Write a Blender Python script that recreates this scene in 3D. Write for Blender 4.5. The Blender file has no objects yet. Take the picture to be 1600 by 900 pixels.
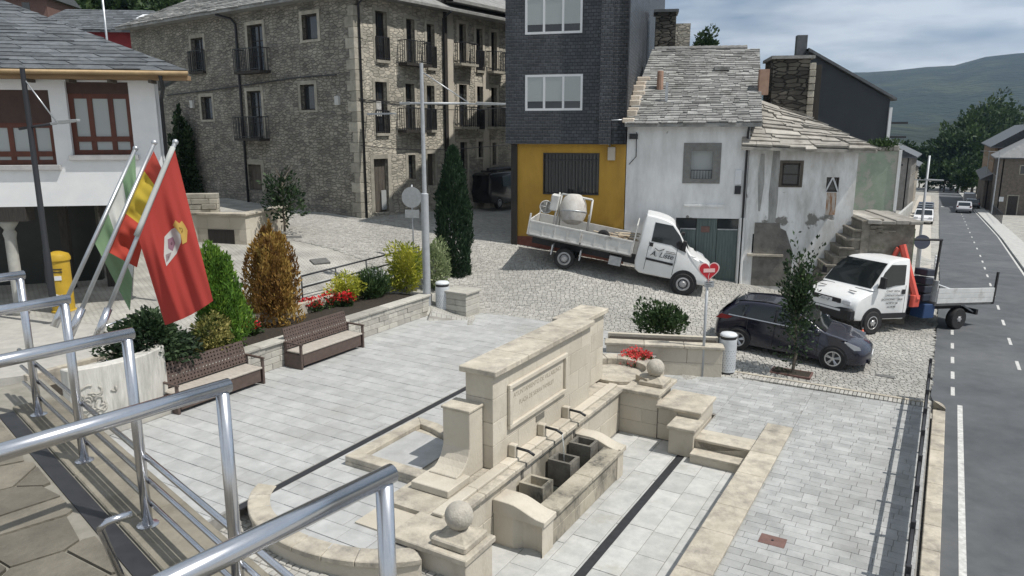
import bpy, bmesh, math, random
import numpy as np
from mathutils import Vector, Matrix

random.seed(7); np.random.seed(7)
rad = math.radians
scene = bpy.context.scene
COL = scene.collection

# ------------------------------------------------------------------ camera
CAMH, FPX, PITCH = 6.2, 1150.0, rad(12.02)
cam = bpy.data.cameras.new('camera'); camo = bpy.data.objects.new('camera', cam); COL.objects.link(camo)
camo.location = (0, 0, CAMH); camo.rotation_euler = (rad(90) - PITCH, 0, 0)
cam.sensor_width = 36; cam.lens = 36 * FPX / 1600; cam.clip_start = .05; cam.clip_end = 12000
scene.camera = camo

# ------------------------------------------------------------------ light
SUN_EL, SUN_AZ = rad(60), math.atan2(.93, -.37)      # azimuth measured from +Y towards +X
sd = Vector((math.sin(SUN_AZ) * math.cos(SUN_EL), math.cos(SUN_AZ) * math.cos(SUN_EL), math.sin(SUN_EL)))
sun = bpy.data.lights.new('sun', 'SUN'); suno = bpy.data.objects.new('sun', sun); COL.objects.link(suno)
sun.energy = 5.0; sun.angle = rad(.6); sun.color = (1, .955, .89)
suno.rotation_euler = sd.to_track_quat('Z', 'Y').to_euler(); suno.location = (30, -20, 60)

world = bpy.data.worlds.new('World'); scene.world = world; world.use_nodes = True
wn, wl = world.node_tree.nodes, world.node_tree.links
wn.clear()
wo = wn.new('ShaderNodeOutputWorld'); bg = wn.new('ShaderNodeBackground'); sky = wn.new('ShaderNodeTexSky')
sky.sky_type = 'NISHITA'; sky.sun_disc = False; sky.sun_elevation = SUN_EL; sky.sun_rotation = SUN_AZ
sky.air_density = 1.0; sky.dust_density = 1.5; sky.altitude = 1000
tc = wn.new('ShaderNodeTexCoord'); mp = wn.new('ShaderNodeMapping'); mp.inputs['Scale'].default_value = (1, 1, 5.0)
mp.inputs['Location'].default_value = (.35, .1, .0)
no = wn.new('ShaderNodeTexNoise'); no.inputs['Scale'].default_value = 2.6; no.inputs['Detail'].default_value = 9; no.inputs['Roughness'].default_value = .62
rp = wn.new('ShaderNodeValToRGB'); rp.color_ramp.elements[0].position = .30; rp.color_ramp.elements[1].position = .54
no2 = wn.new('ShaderNodeTexNoise'); no2.inputs['Scale'].default_value = 4.5; no2.inputs['Detail'].default_value = 8
rp2 = wn.new('ShaderNodeValToRGB'); rp2.color_ramp.elements[0].color = (3.4, 4.2, 5.2, 1); rp2.color_ramp.elements[1].color = (11.5, 11.9, 12.2, 1)
rp2.color_ramp.elements[0].position = .33; rp2.color_ramp.elements[1].position = .60
mx = wn.new('ShaderNodeMixRGB')
wl.new(tc.outputs['Generated'], mp.inputs['Vector']); wl.new(mp.outputs[0], no.inputs['Vector']); wl.new(mp.outputs[0], no2.inputs['Vector'])
wl.new(no.outputs['Fac'], rp.inputs[0]); wl.new(no2.outputs['Fac'], rp2.inputs[0])
wl.new(rp.outputs[0], mx.inputs[0]); wl.new(sky.outputs[0], mx.inputs[1]); wl.new(rp2.outputs[0], mx.inputs[2])
wl.new(mx.outputs[0], bg.inputs[0]); bg.inputs[1].default_value = .078
wl.new(bg.outputs[0], wo.inputs[0])

scene.render.engine = 'CYCLES'
scene.view_settings.view_transform = 'Standard'; scene.view_settings.look = 'None'
scene.view_settings.exposure = -.1; scene.view_settings.gamma = 1

# ------------------------------------------------------------------ pixel <-> place
CP, SP = math.cos(PITCH), math.sin(PITCH)
def ray(px, py):
    a = (px - 800) / FPX; b = (450 - py) / FPX
    return Vector((a, CP + b * SP, -SP + b * CP))
CAM = Vector((0, 0, CAMH))
def P(px, py, z):                       # where the pixel's ray meets height z
    d = ray(px, py); return CAM + d * ((z - CAMH) / d.z)
def D(px, py, Y):                       # where it meets depth Y
    d = ray(px, py); return CAM + d * (Y / d.y)
def proj(q):
    x, y, z = q[0], q[1], q[2] - CAMH
    dz = y * CP - z * SP
    if dz < .05: return (-9999, -9999)
    return 800 + FPX * x / dz, 450 - FPX * (y * SP + z * CP) / dz
TH = rad(30.5)
U = Vector((math.sin(TH), math.cos(TH), 0)); V = Vector((math.cos(TH), -math.sin(TH), 0))
O = P(975, 600, .35); O.z = 0
def W(u, v, z=0): return O + U * u + V * v + Vector((0, 0, z))
def uv(p): q = p - O; return q.dot(U), q.dot(V)

ZA, ZP, ZC, ZL, ZB = .30, -.25, -.68, .40, .02      # upper plaza, street-side pavement, fountain court, podium, setts
ROADS = .042
def zroad(u): return -.36 - ROADS * max(0, min(u, 300) - 5)

# ------------------------------------------------------------------ mesh helpers
class MB:
    def __init__(s): s.v = []; s.f = []; s.c = []; s.m = []
    def add(s, vs, fs, rnd=.5, mi=0):
        n = len(s.v); s.v += [tuple(p) for p in vs]; s.c += [rnd] * len(vs)
        s.f += [tuple(i + n for i in f) for f in fs]; s.m += [mi] * len(fs); return s
    def box(s, a, b, rnd=.5, mi=0):
        x0, y0, z0 = a; x1, y1, z1 = b
        return s.add([(x0, y0, z0), (x1, y0, z0), (x1, y1, z0), (x0, y1, z0), (x0, y0, z1), (x1, y0, z1), (x1, y1, z1), (x0, y1, z1)],
                     [(3, 2, 1, 0), (4, 5, 6, 7), (0, 1, 5, 4), (1, 2, 6, 5), (2, 3, 7, 6), (3, 0, 4, 7)], rnd, mi)
    def prism(s, poly, z0, z1, rnd=.5, mi=0):          # polygon in xy
        n = len(poly)
        return s.add([(x, y, z0) for x, y in poly] + [(x, y, z1) for x, y in poly],
                     [tuple(range(n - 1, -1, -1)), tuple(range(n, 2 * n))] + [(i, (i + 1) % n, n + (i + 1) % n, n + i) for i in range(n)], rnd, mi)
    def prismx(s, poly, x0, x1, rnd=.5, mi=0):         # polygon in yz, extruded along x
        n = len(poly)
        return s.add([(x0, y, z) for y, z in poly] + [(x1, y, z) for y, z in poly],
                     [tuple(range(n)), tuple(range(2 * n - 1, n - 1, -1))] + [(i, n + i, n + (i + 1) % n, (i + 1) % n) for i in range(n)], rnd, mi)
    def prismy(s, poly, y0, y1, rnd=.5, mi=0):         # polygon in xz, extruded along y
        n = len(poly)
        return s.add([(x, y0, z) for x, z in poly] + [(x, y1, z) for x, z in poly],
                     [tuple(range(n)), tuple(range(2 * n - 1, n - 1, -1))] + [(i, n + i, n + (i + 1) % n, (i + 1) % n) for i in range(n)], rnd, mi)
    def tube(s, pts, r, n=8, rnd=.5, mi=0):
        pts = [Vector(p) for p in pts]; k = len(pts); rs = r if isinstance(r, (list, tuple)) else [r] * k
        vs = []; ref = None
        for i, p in enumerate(pts):
            t = (pts[min(i + 1, k - 1)] - pts[max(i - 1, 0)]).normalized()
            if ref is None:
                ref = Vector((0, 0, 1)) if abs(t.z) < .9 else Vector((1, 0, 0))
            a = t.cross(ref).normalized(); b2 = t.cross(a).normalized(); ref = a.cross(t)
            ref = -b2
            for j in range(n):
                w = 2 * math.pi * j / n; vs.append(p + (a * math.cos(w) + b2 * math.sin(w)) * rs[i])
        fs = [(i * n + j, i * n + (j + 1) % n, (i + 1) * n + (j + 1) % n, (i + 1) * n + j) for i in range(k - 1) for j in range(n)]
        fs += [tuple(range(n - 1, -1, -1)), tuple((k - 1) * n + j for j in range(n))]
        return s.add(vs, fs, rnd, mi)
    def lathe(s, prof, n=20, c=(0, 0, 0), axis='z', rnd=.5, mi=0):
        vs = []; k = len(prof)
        for r, h in prof:
            for j in range(n):
                w = 2 * math.pi * j / n; x, y = r * math.cos(w), r * math.sin(w)
                q = (x, y, h) if axis == 'z' else ((h, x, y) if axis == 'x' else (y, h, x))
                vs.append((q[0] + c[0], q[1] + c[1], q[2] + c[2]))
        fs = [(i * n + j, i * n + (j + 1) % n, (i + 1) * n + (j + 1) % n, (i + 1) * n + j) for i in range(k - 1) for j in range(n)]
        fs += [tuple(range(n - 1, -1, -1)), tuple((k - 1) * n + j for j in range(n))]
        return s.add(vs, fs, rnd, mi)
    def ball(s, c, r, n=16, m=10, rnd=.5, mi=0):
        return s.lathe([(max(.001, r * math.sin(math.pi * i / m)), -r * math.cos(math.pi * i / m)) for i in range(m + 1)], n, c, 'z', rnd, mi)
    def build(s, name, mat=None, parent=None, smooth=False, bevel=0, fix=True, seg=1):
        me = bpy.data.meshes.new(name); me.from_pydata(s.v, [], s.f)
        mats = mat if isinstance(mat, (list, tuple)) else [mat]
        for m in mats: me.materials.append(m)
        if len(mats) > 1: me.polygons.foreach_set('material_index', s.m)
        at = me.attributes.new('rnd', 'FLOAT', 'POINT'); at.data.foreach_set('value', s.c)
        if fix:
            bm = bmesh.new(); bm.from_mesh(me); bmesh.ops.recalc_face_normals(bm, faces=bm.faces); bm.to_mesh(me); bm.free()
        if smooth: me.polygons.foreach_set('use_smooth', [True] * len(me.polygons))
        me.update()
        o = bpy.data.objects.new(name, me); COL.objects.link(o)
        if parent is not None: o.parent = parent
        if smooth == 'auto': 
            pass
        if bevel:
            b = o.modifiers.new('bevel', 'BEVEL'); b.width = bevel; b.segments = seg; b.limit_method = 'ANGLE'; b.angle_limit = rad(40)
        return o
def tag(o, label, cat, group=None):
    o['label'] = label; o['category'] = cat
    if group: o['group'] = group
    return o
def struct(o): o['kind'] = 'structure'; return o
def thing(name, label, cat, loc=(0, 0, 0), rot=0, group=None):
    o = bpy.data.objects.new(name, None); COL.objects.link(o); o.empty_display_size = .2
    o.location = loc; o.rotation_euler = (0, 0, rot)
    return tag(o, label, cat, group)
def uvthing(name, label, cat, u=0, v=0, z=0, rot=0, group=None): return thing(name, label, cat, W(u, v, z), -TH + rot, group)
def copy_tree(o, parent=None):
    c = o.copy(); COL.objects.link(c)
    if parent is not None: c.parent = parent
    for ch in list(o.children): copy_tree(ch, c)
    return c
def ring(poly):                                         # outward chamfer helper: polygon -> centroid
    n = len(poly); return sum(p[0] for p in poly) / n, sum(p[1] for p in poly) / n
def clip(poly, a, b, c):                                # keep a*x+b*y<=c
    out = []
    for i in range(len(poly)):
        p, q = poly[i], poly[(i + 1) % len(poly)]
        dp, dq = a * p[0] + b * p[1] - c, a * q[0] + b * q[1] - c
        if dp <= 0: out.append(p)
        if dp * dq < 0: t = dp / (dp - dq); out.append((p[0] + t * (q[0] - p[0]), p[1] + t * (q[1] - p[1])))
    return out
def inset(poly, d):
    n = len(poly)
    ar = sum(poly[i][0] * poly[(i + 1) % n][1] - poly[(i + 1) % n][0] * poly[i][1] for i in range(n)) / 2
    if ar < 0: poly = poly[::-1]
    res = list(poly)
    for i in range(n):
        p, q = poly[i], poly[(i + 1) % n]; ex, ey = q[0] - p[0], q[1] - p[1]; L = math.hypot(ex, ey)
        if L < 1e-6: continue
        nx, ny = ey / L, -ex / L
        res = clip(res, nx, ny, nx * p[0] + ny * p[1] - d)
        if len(res) < 3: return []
    return res
def clip_convex(poly, reg):                             # reg counter-clockwise
    n = len(reg)
    for i in range(n):
        p, q = reg[i], reg[(i + 1) % n]; nx, ny = q[1] - p[1], -(q[0] - p[0])
        poly = clip(poly, nx, ny, nx * p[0] + ny * p[1])
        if len(poly) < 3: return []
    return poly
def area(poly):
    n = len(poly); return abs(sum(poly[i][0] * poly[(i + 1) % n][1] - poly[(i + 1) % n][0] * poly[i][1] for i in range(n))) / 2
def courses(x0, x1, y0, y1, length, width, along='x', jit=.15, stag=.5):
    out = []; a0, a1, b0, b1 = (x0, x1, y0, y1) if along == 'x' else (y0, y1, x0, x1)
    b = b0; i = 0
    while b < b1 - 1e-4:
        w = width * (1 + random.uniform(-jit, jit) * .5); be = min(b + w, b1)
        a = a0 - length * (stag * (i % 2) + random.uniform(0, .25)); 
        while a < a1:
            L = length * (1 + random.uniform(-jit, jit)); s0, s1 = max(a, a0), min(a + L, a1)
            if s1 - s0 > .03: out.append([(s0, b), (s1, b), (s1, be), (s0, be)] if along == 'x' else [(b, s0), (be, s0), (be, s1), (b, s1)])
            a += L
        b = be; i += 1
    return out
def chamfer_prism(mb, poly, zt, zb, ch, rnd, zf=None):
    top = inset(poly, ch)
    if len(top) < 3 or len(top) != len(poly): 
        if zf: return
        mb.prism(poly, zb, zt, rnd); return
    n = len(poly)
    ar = sum(poly[i][0] * poly[(i + 1) % n][1] - poly[(i + 1) % n][0] * poly[i][1] for i in range(n))
    if ar < 0: poly = poly[::-1]
    # match starts
    k = min(range(n), key=lambda j: (top[j][0] - poly[0][0]) ** 2 + (top[j][1] - poly[0][1]) ** 2); top = top[k:] + top[:k]
    z = (lambda x, y: 0) if zf is None else zf
    vs = [(x, y, zb + z(x, y)) for x, y in poly] + [(x, y, zt - ch * .8 + z(x, y)) for x, y in poly] + [(x, y, zt + z(x, y)) for x, y in top]
    fs = [tuple(2 * n + i for i in range(n))]
    for i in range(n):
        j = (i + 1) % n; fs += [(i, j, n + j, n + i), (n + i, n + j, 2 * n + j, 2 * n + i)]
    mb.add(vs, fs, rnd)
def lay(parent, polys, zt, th, name, mat, world_of, maxn=300, gap=.006, ch=.006, zj=.003, zf=None, plural=None):
    """each paving piece its own object; past maxn the smaller-looking ones are joined"""
    it = []
    for p in polys:
        q = inset(p, gap)
        if len(q) < 3: continue
        pr = [proj(world_of(x, y, zt + (zf(x, y) if zf else 0))) for x, y in q]
        if all(a < -60 for a, _ in pr) or all(a > 1660 for a, _ in pr) or all(b > 960 for _, b in pr) or all(b < -40 for _, b in pr): 
            it.append((0, q)); continue
        it.append((area(pr), q))
    it.sort(key=lambda t: -t[0])
    rest = MB()
    for i, (a, q) in enumerate(it):
        mb = MB() if i < maxn else rest
        chamfer_prism(mb, q, zt + random.uniform(-zj, zj), zt - th, ch, random.random(), zf)
        if i < maxn: 
            if mb.v: mb.build(name, mat, parent, fix=False)
    if rest.v: rest.build(plural or name + 's', mat, parent, fix=False)['kind'] = 'stuff'
def text_mesh(name, txt, size, mat, parent, loc, rot, ext=.002, align='CENTER', sx=1, shear=0):
    c = bpy.data.curves.new(name, 'FONT'); c.body = txt; c.size = size; c.extrude = ext; c.align_x = align; c.align_y = 'CENTER'; c.shear = shear
    t = bpy.data.objects.new(name, c); COL.objects.link(t)
    dg = bpy.context.evaluated_depsgraph_get(); dg.update()
    me = bpy.data.meshes.new_from_object(t.evaluated_get(dg)); bpy.data.objects.remove(t); bpy.data.curves.remove(c)
    me.materials.clear(); me.materials.append(mat)
    o = bpy.data.objects.new(name, me); COL.objects.link(o); o.parent = parent; o.location = loc; o.rotation_euler = rot; o.scale = (sx, 1, 1)
    return o

# ------------------------------------------------------------------ materials
def lin(c): return tuple((x / 12.92 if x <= .04045 else ((x + .055) / 1.055) ** 2.4) for x in c)
def nt(name):
    m = bpy.data.materials.new(name); m.use_nodes = True
    n, l = m.node_tree.nodes, m.node_tree.links
    return m, n, l, n['Principled BSDF']
def rgb(c): return (c[0], c[1], c[2], 1)
def mul_rnd(n, l, col, amt):
    a = n.new('ShaderNodeAttribute'); a.attribute_name = 'rnd'
    mr = n.new('ShaderNodeMapRange'); mr.inputs['To Min'].default_value = 1 - amt; mr.inputs['To Max'].default_value = 1 + amt
    l.new(a.outputs['Fac'], mr.inputs['Value'])
    mm = n.new('ShaderNodeVectorMath'); mm.operation = 'SCALE'; l.new(col, mm.inputs[0]); l.new(mr.outputs[0], mm.inputs['Scale'])
    return mm.outputs[0]
def M(name, c1, c2=None, scale=4, rough=.8, bump=0, bscale=40, metal=0, vc=0, stretch=(1, 1, 1), lo=.35, hi=.65, c3=None, s3=.7, spec=.4, coat=0, f3=(.55, .7)):
    m, n, l, b = nt(name); b.inputs['Roughness'].default_value = rough; b.inputs['Metallic'].default_value = metal
    b.inputs['Specular IOR Level'].default_value = spec; b.inputs['Coat Weight'].default_value = coat
    t = n.new('ShaderNodeTexCoord'); mp = n.new('ShaderNodeMapping'); mp.inputs['Scale'].default_value = stretch; l.new(t.outputs['Object'], mp.inputs[0])
    src = None
    if c2 is not None:
        no = n.new('ShaderNodeTexNoise'); no.inputs['Scale'].default_value = scale; no.inputs['Detail'].default_value = 8; no.inputs['Roughness'].default_value = .65
        l.new(mp.outputs[0], no.inputs['Vector'])
        r = n.new('ShaderNodeValToRGB'); r.color_ramp.elements[0].position = lo; r.color_ramp.elements[1].position = hi
        r.color_ramp.elements[0].color = rgb(c1); r.color_ramp.elements[1].color = rgb(c2); l.new(no.outputs['Fac'], r.inputs[0]); src = r.outputs[0]
        if c3 is not None:
            n3 = n.new('ShaderNodeTexNoise'); n3.inputs['Scale'].default_value = s3; n3.inputs['Detail'].default_value = 10; n3.inputs['Roughness'].default_value = .7
            l.new(mp.outputs[0], n3.inputs['Vector'])
            r3 = n.new('ShaderNodeValToRGB'); r3.color_ramp.elements[0].position = f3[0]; r3.color_ramp.elements[1].position = f3[1]; l.new(n3.outputs['Fac'], r3.inputs[0])
            mx = n.new('ShaderNodeMixRGB'); l.new(r3.outputs[0], mx.inputs[0]); l.new(src, mx.inputs[1]); mx.inputs[2].default_value = rgb(c3); src = mx.outputs[0]
        if vc: src = mul_rnd(n, l, src, vc)
        l.new(src, b.inputs['Base Color'])
    else:
        b.inputs['Base Color'].default_value = rgb(c1)
        if vc:
            rg = n.new('ShaderNodeRGB'); rg.outputs[0].default_value = rgb(c1); l.new(mul_rnd(n, l, rg.outputs[0], vc), b.inputs['Base Color'])
    if bump:
        nb = n.new('ShaderNodeTexNoise'); nb.inputs['Scale'].default_value = bscale; nb.inputs['Detail'].default_value = 6; l.new(mp.outputs[0], nb.inputs['Vector'])
        bp = n.new('ShaderNodeBump'); bp.inputs['Strength'].default_value = bump; bp.inputs['Distance'].default_value = .02; l.new(nb.outputs['Fac'], bp.inputs['Height']); l.new(bp.outputs[0], b.inputs['Normal'])
    return m
def rubble(name, cols, mortar, sx=3.2, sz=6.5, joint=.05, dirt=None, warp=.25, bump=.9):
    """coursed rubble: flattened voronoi cells, recessed mortar"""
    m, n, l, b = nt(name); b.inputs['Roughness'].default_value = .9; b.inputs['Specular IOR Level'].default_value = .2
    t = n.new('ShaderNodeTexCoord'); mp = n.new('ShaderNodeMapping'); mp.inputs['Scale'].default_value = (sx, sx, sz); l.new(t.outputs['Object'], mp.inputs[0])
    nw = n.new('ShaderNodeTexNoise'); nw.inputs['Scale'].default_value = 1.3; l.new(mp.outputs[0], nw.inputs['Vector'])
    ad = n.new('ShaderNodeVectorMath'); ad.operation = 'MULTIPLY_ADD'; ad.inputs[1].default_value = (warp * 2,) * 3; l.new(nw.outputs['Color'], ad.inputs[0]); l.new(mp.outputs[0], ad.inputs[2])
    vo = n.new('ShaderNodeTexVoronoi'); vo.inputs['Scale'].default_value = 1; vo.inputs['Randomness'].default_value = .85; l.new(ad.outputs[0], vo.inputs['Vector'])
    ve = n.new('ShaderNodeTexVoronoi'); ve.feature = 'DISTANCE_TO_EDGE'; ve.inputs['Scale'].default_value = 1; ve.inputs['Randomness'].default_value = .85; l.new(ad.outputs[0], ve.inputs['Vector'])
    sp = n.new('ShaderNodeSeparateColor'); l.new(vo.outputs['Color'], sp.inputs[0])
    r = n.new('ShaderNodeValToRGB'); cr = r.color_ramp
    while len(cr.elements) < len(cols): cr.elements.new(.5)
    for i, c in enumerate(cols): cr.elements[i].position = i / (len(cols) - 1); cr.elements[i].color = rgb(c)
    l.new(sp.outputs[0], r.inputs[0])
    er = n.new('ShaderNodeValToRGB'); er.color_ramp.elements[0].position = joint * .4; er.color_ramp.elements[1].position = joint * 2; l.new(ve.outputs['Distance'], er.inputs[0])
    mx = n.new('ShaderNodeMixRGB'); l.new(er.outputs[0], mx.inputs[0]); mx.inputs[1].default_value = rgb(mortar); l.new(r.outputs[0], mx.inputs[2])
    ns = n.new('ShaderNodeTexNoise'); ns.inputs['Scale'].default_value = 1.0; ns.inputs['Detail'].default_value = 8; l.new(t.outputs['Object'], ns.inputs['Vector'])
    mr = n.new('ShaderNodeMapRange'); mr.inputs['From Min'].default_value = .3; mr.inputs['From Max'].default_value = .7; mr.inputs['To Min'].default_value = .7; mr.inputs['To Max'].default_value = 1.25; l.new(ns.outputs['Fac'], mr.inputs['Value'])
    sc = n.new('ShaderNodeVectorMath'); sc.operation = 'SCALE'; l.new(mx.outputs[0], sc.inputs[0]); l.new(mr.outputs[0], sc.inputs['Scale']); l.new(sc.outputs[0], b.inputs['Base Color'])
    bp = n.new('ShaderNodeBump'); bp.inputs['Strength'].default_value = bump; bp.inputs['Distance'].default_value = .06; l.new(er.outputs[0], bp.inputs['Height']); l.new(bp.outputs[0], b.inputs['Normal'])
    return m
def bricks(name, c1, c2, mortar, w, h, rough=.6, gap=.012, bump=.6, spec=.4, offs=.5, axes='xz', var=None):
    """courses of slates or pavers too small to pick apart"""
    m, n, l, b = nt(name); b.inputs['Roughness'].default_value = rough; b.inputs['Specular IOR Level'].default_value = spec
    t = n.new('ShaderNodeTexCoord'); sx = n.new('ShaderNodeSeparateXYZ'); l.new(t.outputs['Object'], sx.inputs[0]); cb = n.new('ShaderNodeCombineXYZ')
    if axes == 'xz':
        s = n.new('ShaderNodeMath'); s.operation = 'ADD'; l.new(sx.outputs[0], s.inputs[0]); l.new(sx.outputs[1], s.inputs[1]); l.new(s.outputs[0], cb.inputs[0]); l.new(sx.outputs[2], cb.inputs[1])
    else: l.new(sx.outputs[0], cb.inputs[0]); l.new(sx.outputs[1], cb.inputs[1])
    br = n.new('ShaderNodeTexBrick'); br.inputs['Scale'].default_value = 1; br.inputs['Brick Width'].default_value = w; br.inputs['Row Height'].default_value = h
    br.inputs['Mortar Size'].default_value = gap; br.inputs['Color1'].default_value = rgb(c1); br.inputs['Color2'].default_value = rgb(c2); br.inputs['Mortar'].default_value = rgb(mortar); br.offset = offs
    nw = n.new('ShaderNodeTexNoise'); nw.inputs['Scale'].default_value = 3; l.new(cb.outputs[0], nw.inputs['Vector'])
    ad = n.new('ShaderNodeVectorMath'); ad.operation = 'MULTIPLY_ADD'; ad.inputs[1].default_value = (.03,) * 3; l.new(nw.outputs['Color'], ad.inputs[0]); l.new(cb.outputs[0], ad.inputs[2])
    l.new(ad.outputs[0], br.inputs['Vector'])
    ns = n.new('ShaderNodeTexNoise'); ns.inputs['Scale'].default_value = 1.2; ns.inputs['Detail'].default_value = 9; l.new(t.outputs['Object'], ns.inputs['Vector'])
    mr = n.new('ShaderNodeMapRange'); mr.inputs['From Min'].default_value = .3; mr.inputs['From Max'].default_value = .7; mr.inputs['To Min'].default_value = .75; mr.inputs['To Max'].default_value = 1.25; l.new(ns.outputs['Fac'], mr.inputs['Value'])
    sc = n.new('ShaderNodeVectorMath'); sc.operation = 'SCALE'; l.new(br.outputs['Color'], sc.inputs[0]); l.new(mr.outputs[0], sc.inputs['Scale']); l.new(sc.outputs[0], b.inputs['Base Color'])
    bp = n.new('ShaderNodeBump'); bp.invert = True; bp.inputs['Strength'].default_value = bump; bp.inputs['Distance'].default_value = .02; l.new(br.outputs['Fac'], bp.inputs['Height']); l.new(bp.outputs[0], b.inputs['Normal'])
    return m
def leafmat(name, c1, c2, c3=None):
    m, n, l, b = nt(name); b.inputs['Roughness'].default_value = .55; b.inputs['Specular IOR Level'].default_value = .3
    a = n.new('ShaderNodeAttribute'); a.attribute_name = 'rnd'; r = n.new('ShaderNodeValToRGB'); r.color_ramp.elements[0].color = rgb(c1); r.color_ramp.elements[1].color = rgb(c2)
    if c3: e = r.color_ramp.elements.new(.55); e.color = rgb(c2); r.color_ramp.elements[2].color = rgb(c3)
    l.new(a.outputs['Fac'], r.inputs[0]); l.new(r.outputs[0], b.inputs['Base Color'])
    tr = n.new('ShaderNodeBsdfTranslucent'); l.new(r.outputs[0], tr.inputs[0]); mx = n.new('ShaderNodeMixShader'); mx.inputs[0].default_value = .25
    l.new(b.outputs[0], mx.inputs[1]); l.new(tr.outputs[0], mx.inputs[2]); l.new(mx.outputs[0], n['Material Output'].inputs[0])
    return m
def glassmat(name, c=(.02, .025, .03), rough=.08):
    m, n, l, b = nt(name); b.inputs['Base Color'].default_value = rgb(c); b.inputs['Roughness'].default_value = rough; b.inputs['Specular IOR Level'].default_value = .8; return m

m_slab = M('paving_slab', (.335, .342, .338), (.43, .436, .43), 3, .75, .25, 60, vc=.075, c3=(.30, .30, .285), s3=.55, f3=(.5, .75))
m_joint = M('joint', (.20, .195, .18), (.28, .27, .25), 6, .95)
m_paver = M('paver', (.295, .303, .30), (.395, .402, .396), 3, .8, .25, 60, vc=.12, c3=(.27, .272, .262), s3=.5, f3=(.5, .75))
m_court = M('court_slab', (.36, .368, .358), (.48, .482, .468), 3, .75, .25, 50, vc=.1, c3=(.34, .33, .29), s3=1.0)
m_sett = M('sett', (.33, .325, .30), (.43, .42, .39), 5, .85, .4, 50, vc=.16, c3=(.27, .265, .245), s3=.12, f3=(.45, .7))
m_terr = bricks('street_ground', (.35, .345, .315), (.40, .395, .365), (.26, .25, .23), .16, .11, .9, .015, .4, .3, axes='xy')
m_asph = M('asphalt', (.07, .077, .084), (.105, .112, .12), 1.2, .85, .4, 150, c3=(.135, .14, .145), s3=.22, f3=(.5, .7))
m_white = M('road_paint', (.40, .40, .39), (.62, .62, .60), 9, .7, c3=(.2, .2, .2), s3=5, f3=(.55, .75))
m_stone = M('beige_stone', (.45, .41, .34), (.575, .535, .455), 2.2, .85, .45, 22, vc=.09, c3=(.29, .255, .20), s3=1.1, f3=(.47, .8), stretch=(1, 1, .6))
m_coping = M('coping_stone', (.38, .345, .28), (.52, .475, .395), 3, .88, .5, 22, vc=.1, c3=(.22, .205, .18), s3=2.4, f3=(.46, .70))
m_ashlar = M('planter_stone', (.33, .32, .29), (.46, .445, .40), 3, .9, .6, 25, vc=.22, c3=(.26, .255, .24), s3=1.5)
m_dstone = M('wet_stone', (.10, .095, .085), (.2, .19, .165), 5, .6, .4, 30)
m_trough = M('trough_stone', (.30, .275, .22), (.47, .43, .35), 3, .85, .5, 25, vc=.12, c3=(.085, .082, .07), s3=1.5, f3=(.46, .62), stretch=(1, 1, .5))
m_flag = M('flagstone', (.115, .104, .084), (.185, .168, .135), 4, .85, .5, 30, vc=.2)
m_concrete = M('concrete', (.36, .36, .345), (.47, .47, .45), 3, .9, .4, 40, vc=.08)
m_steel = M('stainless', (.58, .59, .62), (.70, .71, .74), 3, .25, metal=1)
m_galv = M('galvanised', (.40, .42, .44), (.52, .54, .56), 8, .45, metal=.85)
m_pole = M('grey_pole', (.36, .38, .40), (.44, .46, .48), 6, .5, metal=.3)
m_black = M('black_metal', (.022, .023, .026), (.035, .036, .04), 10, .5)
m_dark = M('dark_metal', (.035, .037, .042), None, rough=.45, metal=.3)
m_brown = M('bench_brown', (.075, .052, .045), (.11, .078, .066), 10, .5, spec=.5)
m_seat = M('bench_seat', (.34, .31, .27), (.47, .43, .38), 6, .6, .2, 30, stretch=(1, 4, 1))
m_rust = M('rust_plate', (.13, .075, .065), (.18, .105, .09), 8, .7)
m_water = glassmat('water', (.03, .035, .03), .03)
m_plasterw = M('white_plaster', (.70, .715, .73), (.78, .785, .79), 1.5, .9, .15, 25)
m_glass = glassmat('window_glass', (.03, .035, .04), .06)
m_glassb = glassmat('blind_glass', (.34, .37, .37), .25)
m_mahog = M('mahogany', (.075, .022, .014), (.12, .035, .02), 6, .45, stretch=(1, 1, .2))
m_shutb = M('brown_shutter', (.05, .03, .024), (.07, .042, .034), 4, .7)
m_slate = M('slate', (.075, .085, .095), (.13, .14, .15), 5, .6, .4, 30, vc=.28)
m_slab_roof = M('roof_slab', (.19, .192, .187), (.30, .302, .292), 3, .85, .7, 14, vc=.32, c3=(.13, .13, .12), s3=1.6)
m_slab_warm = M('lichen_slab', (.25, .238, .215), (.38, .36, .325), 2.5, .9, .8, 10, vc=.22, c3=(.17, .155, .135), s3=1.5)
m_wood = M('old_wood', (.07, .06, .05), (.13, .115, .095), 5, .85, .4, 30, stretch=(6, 6, .6))
m_drain = M('drain_iron', (.10, .10, .098), (.15, .15, .145), 8, .7)
m_dwood = M('dark_wood', (.025, .022, .02), (.05, .045, .04), 5, .8, .3, 30, stretch=(6, 6, .6))
m_red = M('red_paint', (.48, .03, .035), None, rough=.45)
m_soil = M('soil', (.022, .018, .013), (.045, .036, .027), 12, .95, .8, 30)
m_gold = M('gold', (.55, .36, .05), (.7, .5, .1), 9, .6)
m_rubble = rubble('rubble_wall', [(.16, .155, .138), (.27, .255, .22), (.32, .30, .255), (.21, .20, .18)], (.22, .21, .185), 3.3, 8.0)  # stone house, shade of the left facade put into a darker colour
m_rubble_l = rubble('pale_lit_rubble_wall', [(.30, .285, .245), (.47, .44, .37), (.54, .50, .42), (.38, .36, .31)], (.36, .34, .29), 3.3, 8.0)  # sunlit copy of that stone, light painted into its colour; also other pale walls
m_quoin = M('quoin', (.27, .255, .215), (.40, .375, .315), 3, .9, .5, 25, vc=.2)
m_drystone = rubble('dark_drystone', [(.055, .052, .047), (.10, .095, .082), (.15, .14, .12), (.075, .07, .062)], (.03, .03, .028), 2.2, 6.5)
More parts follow.
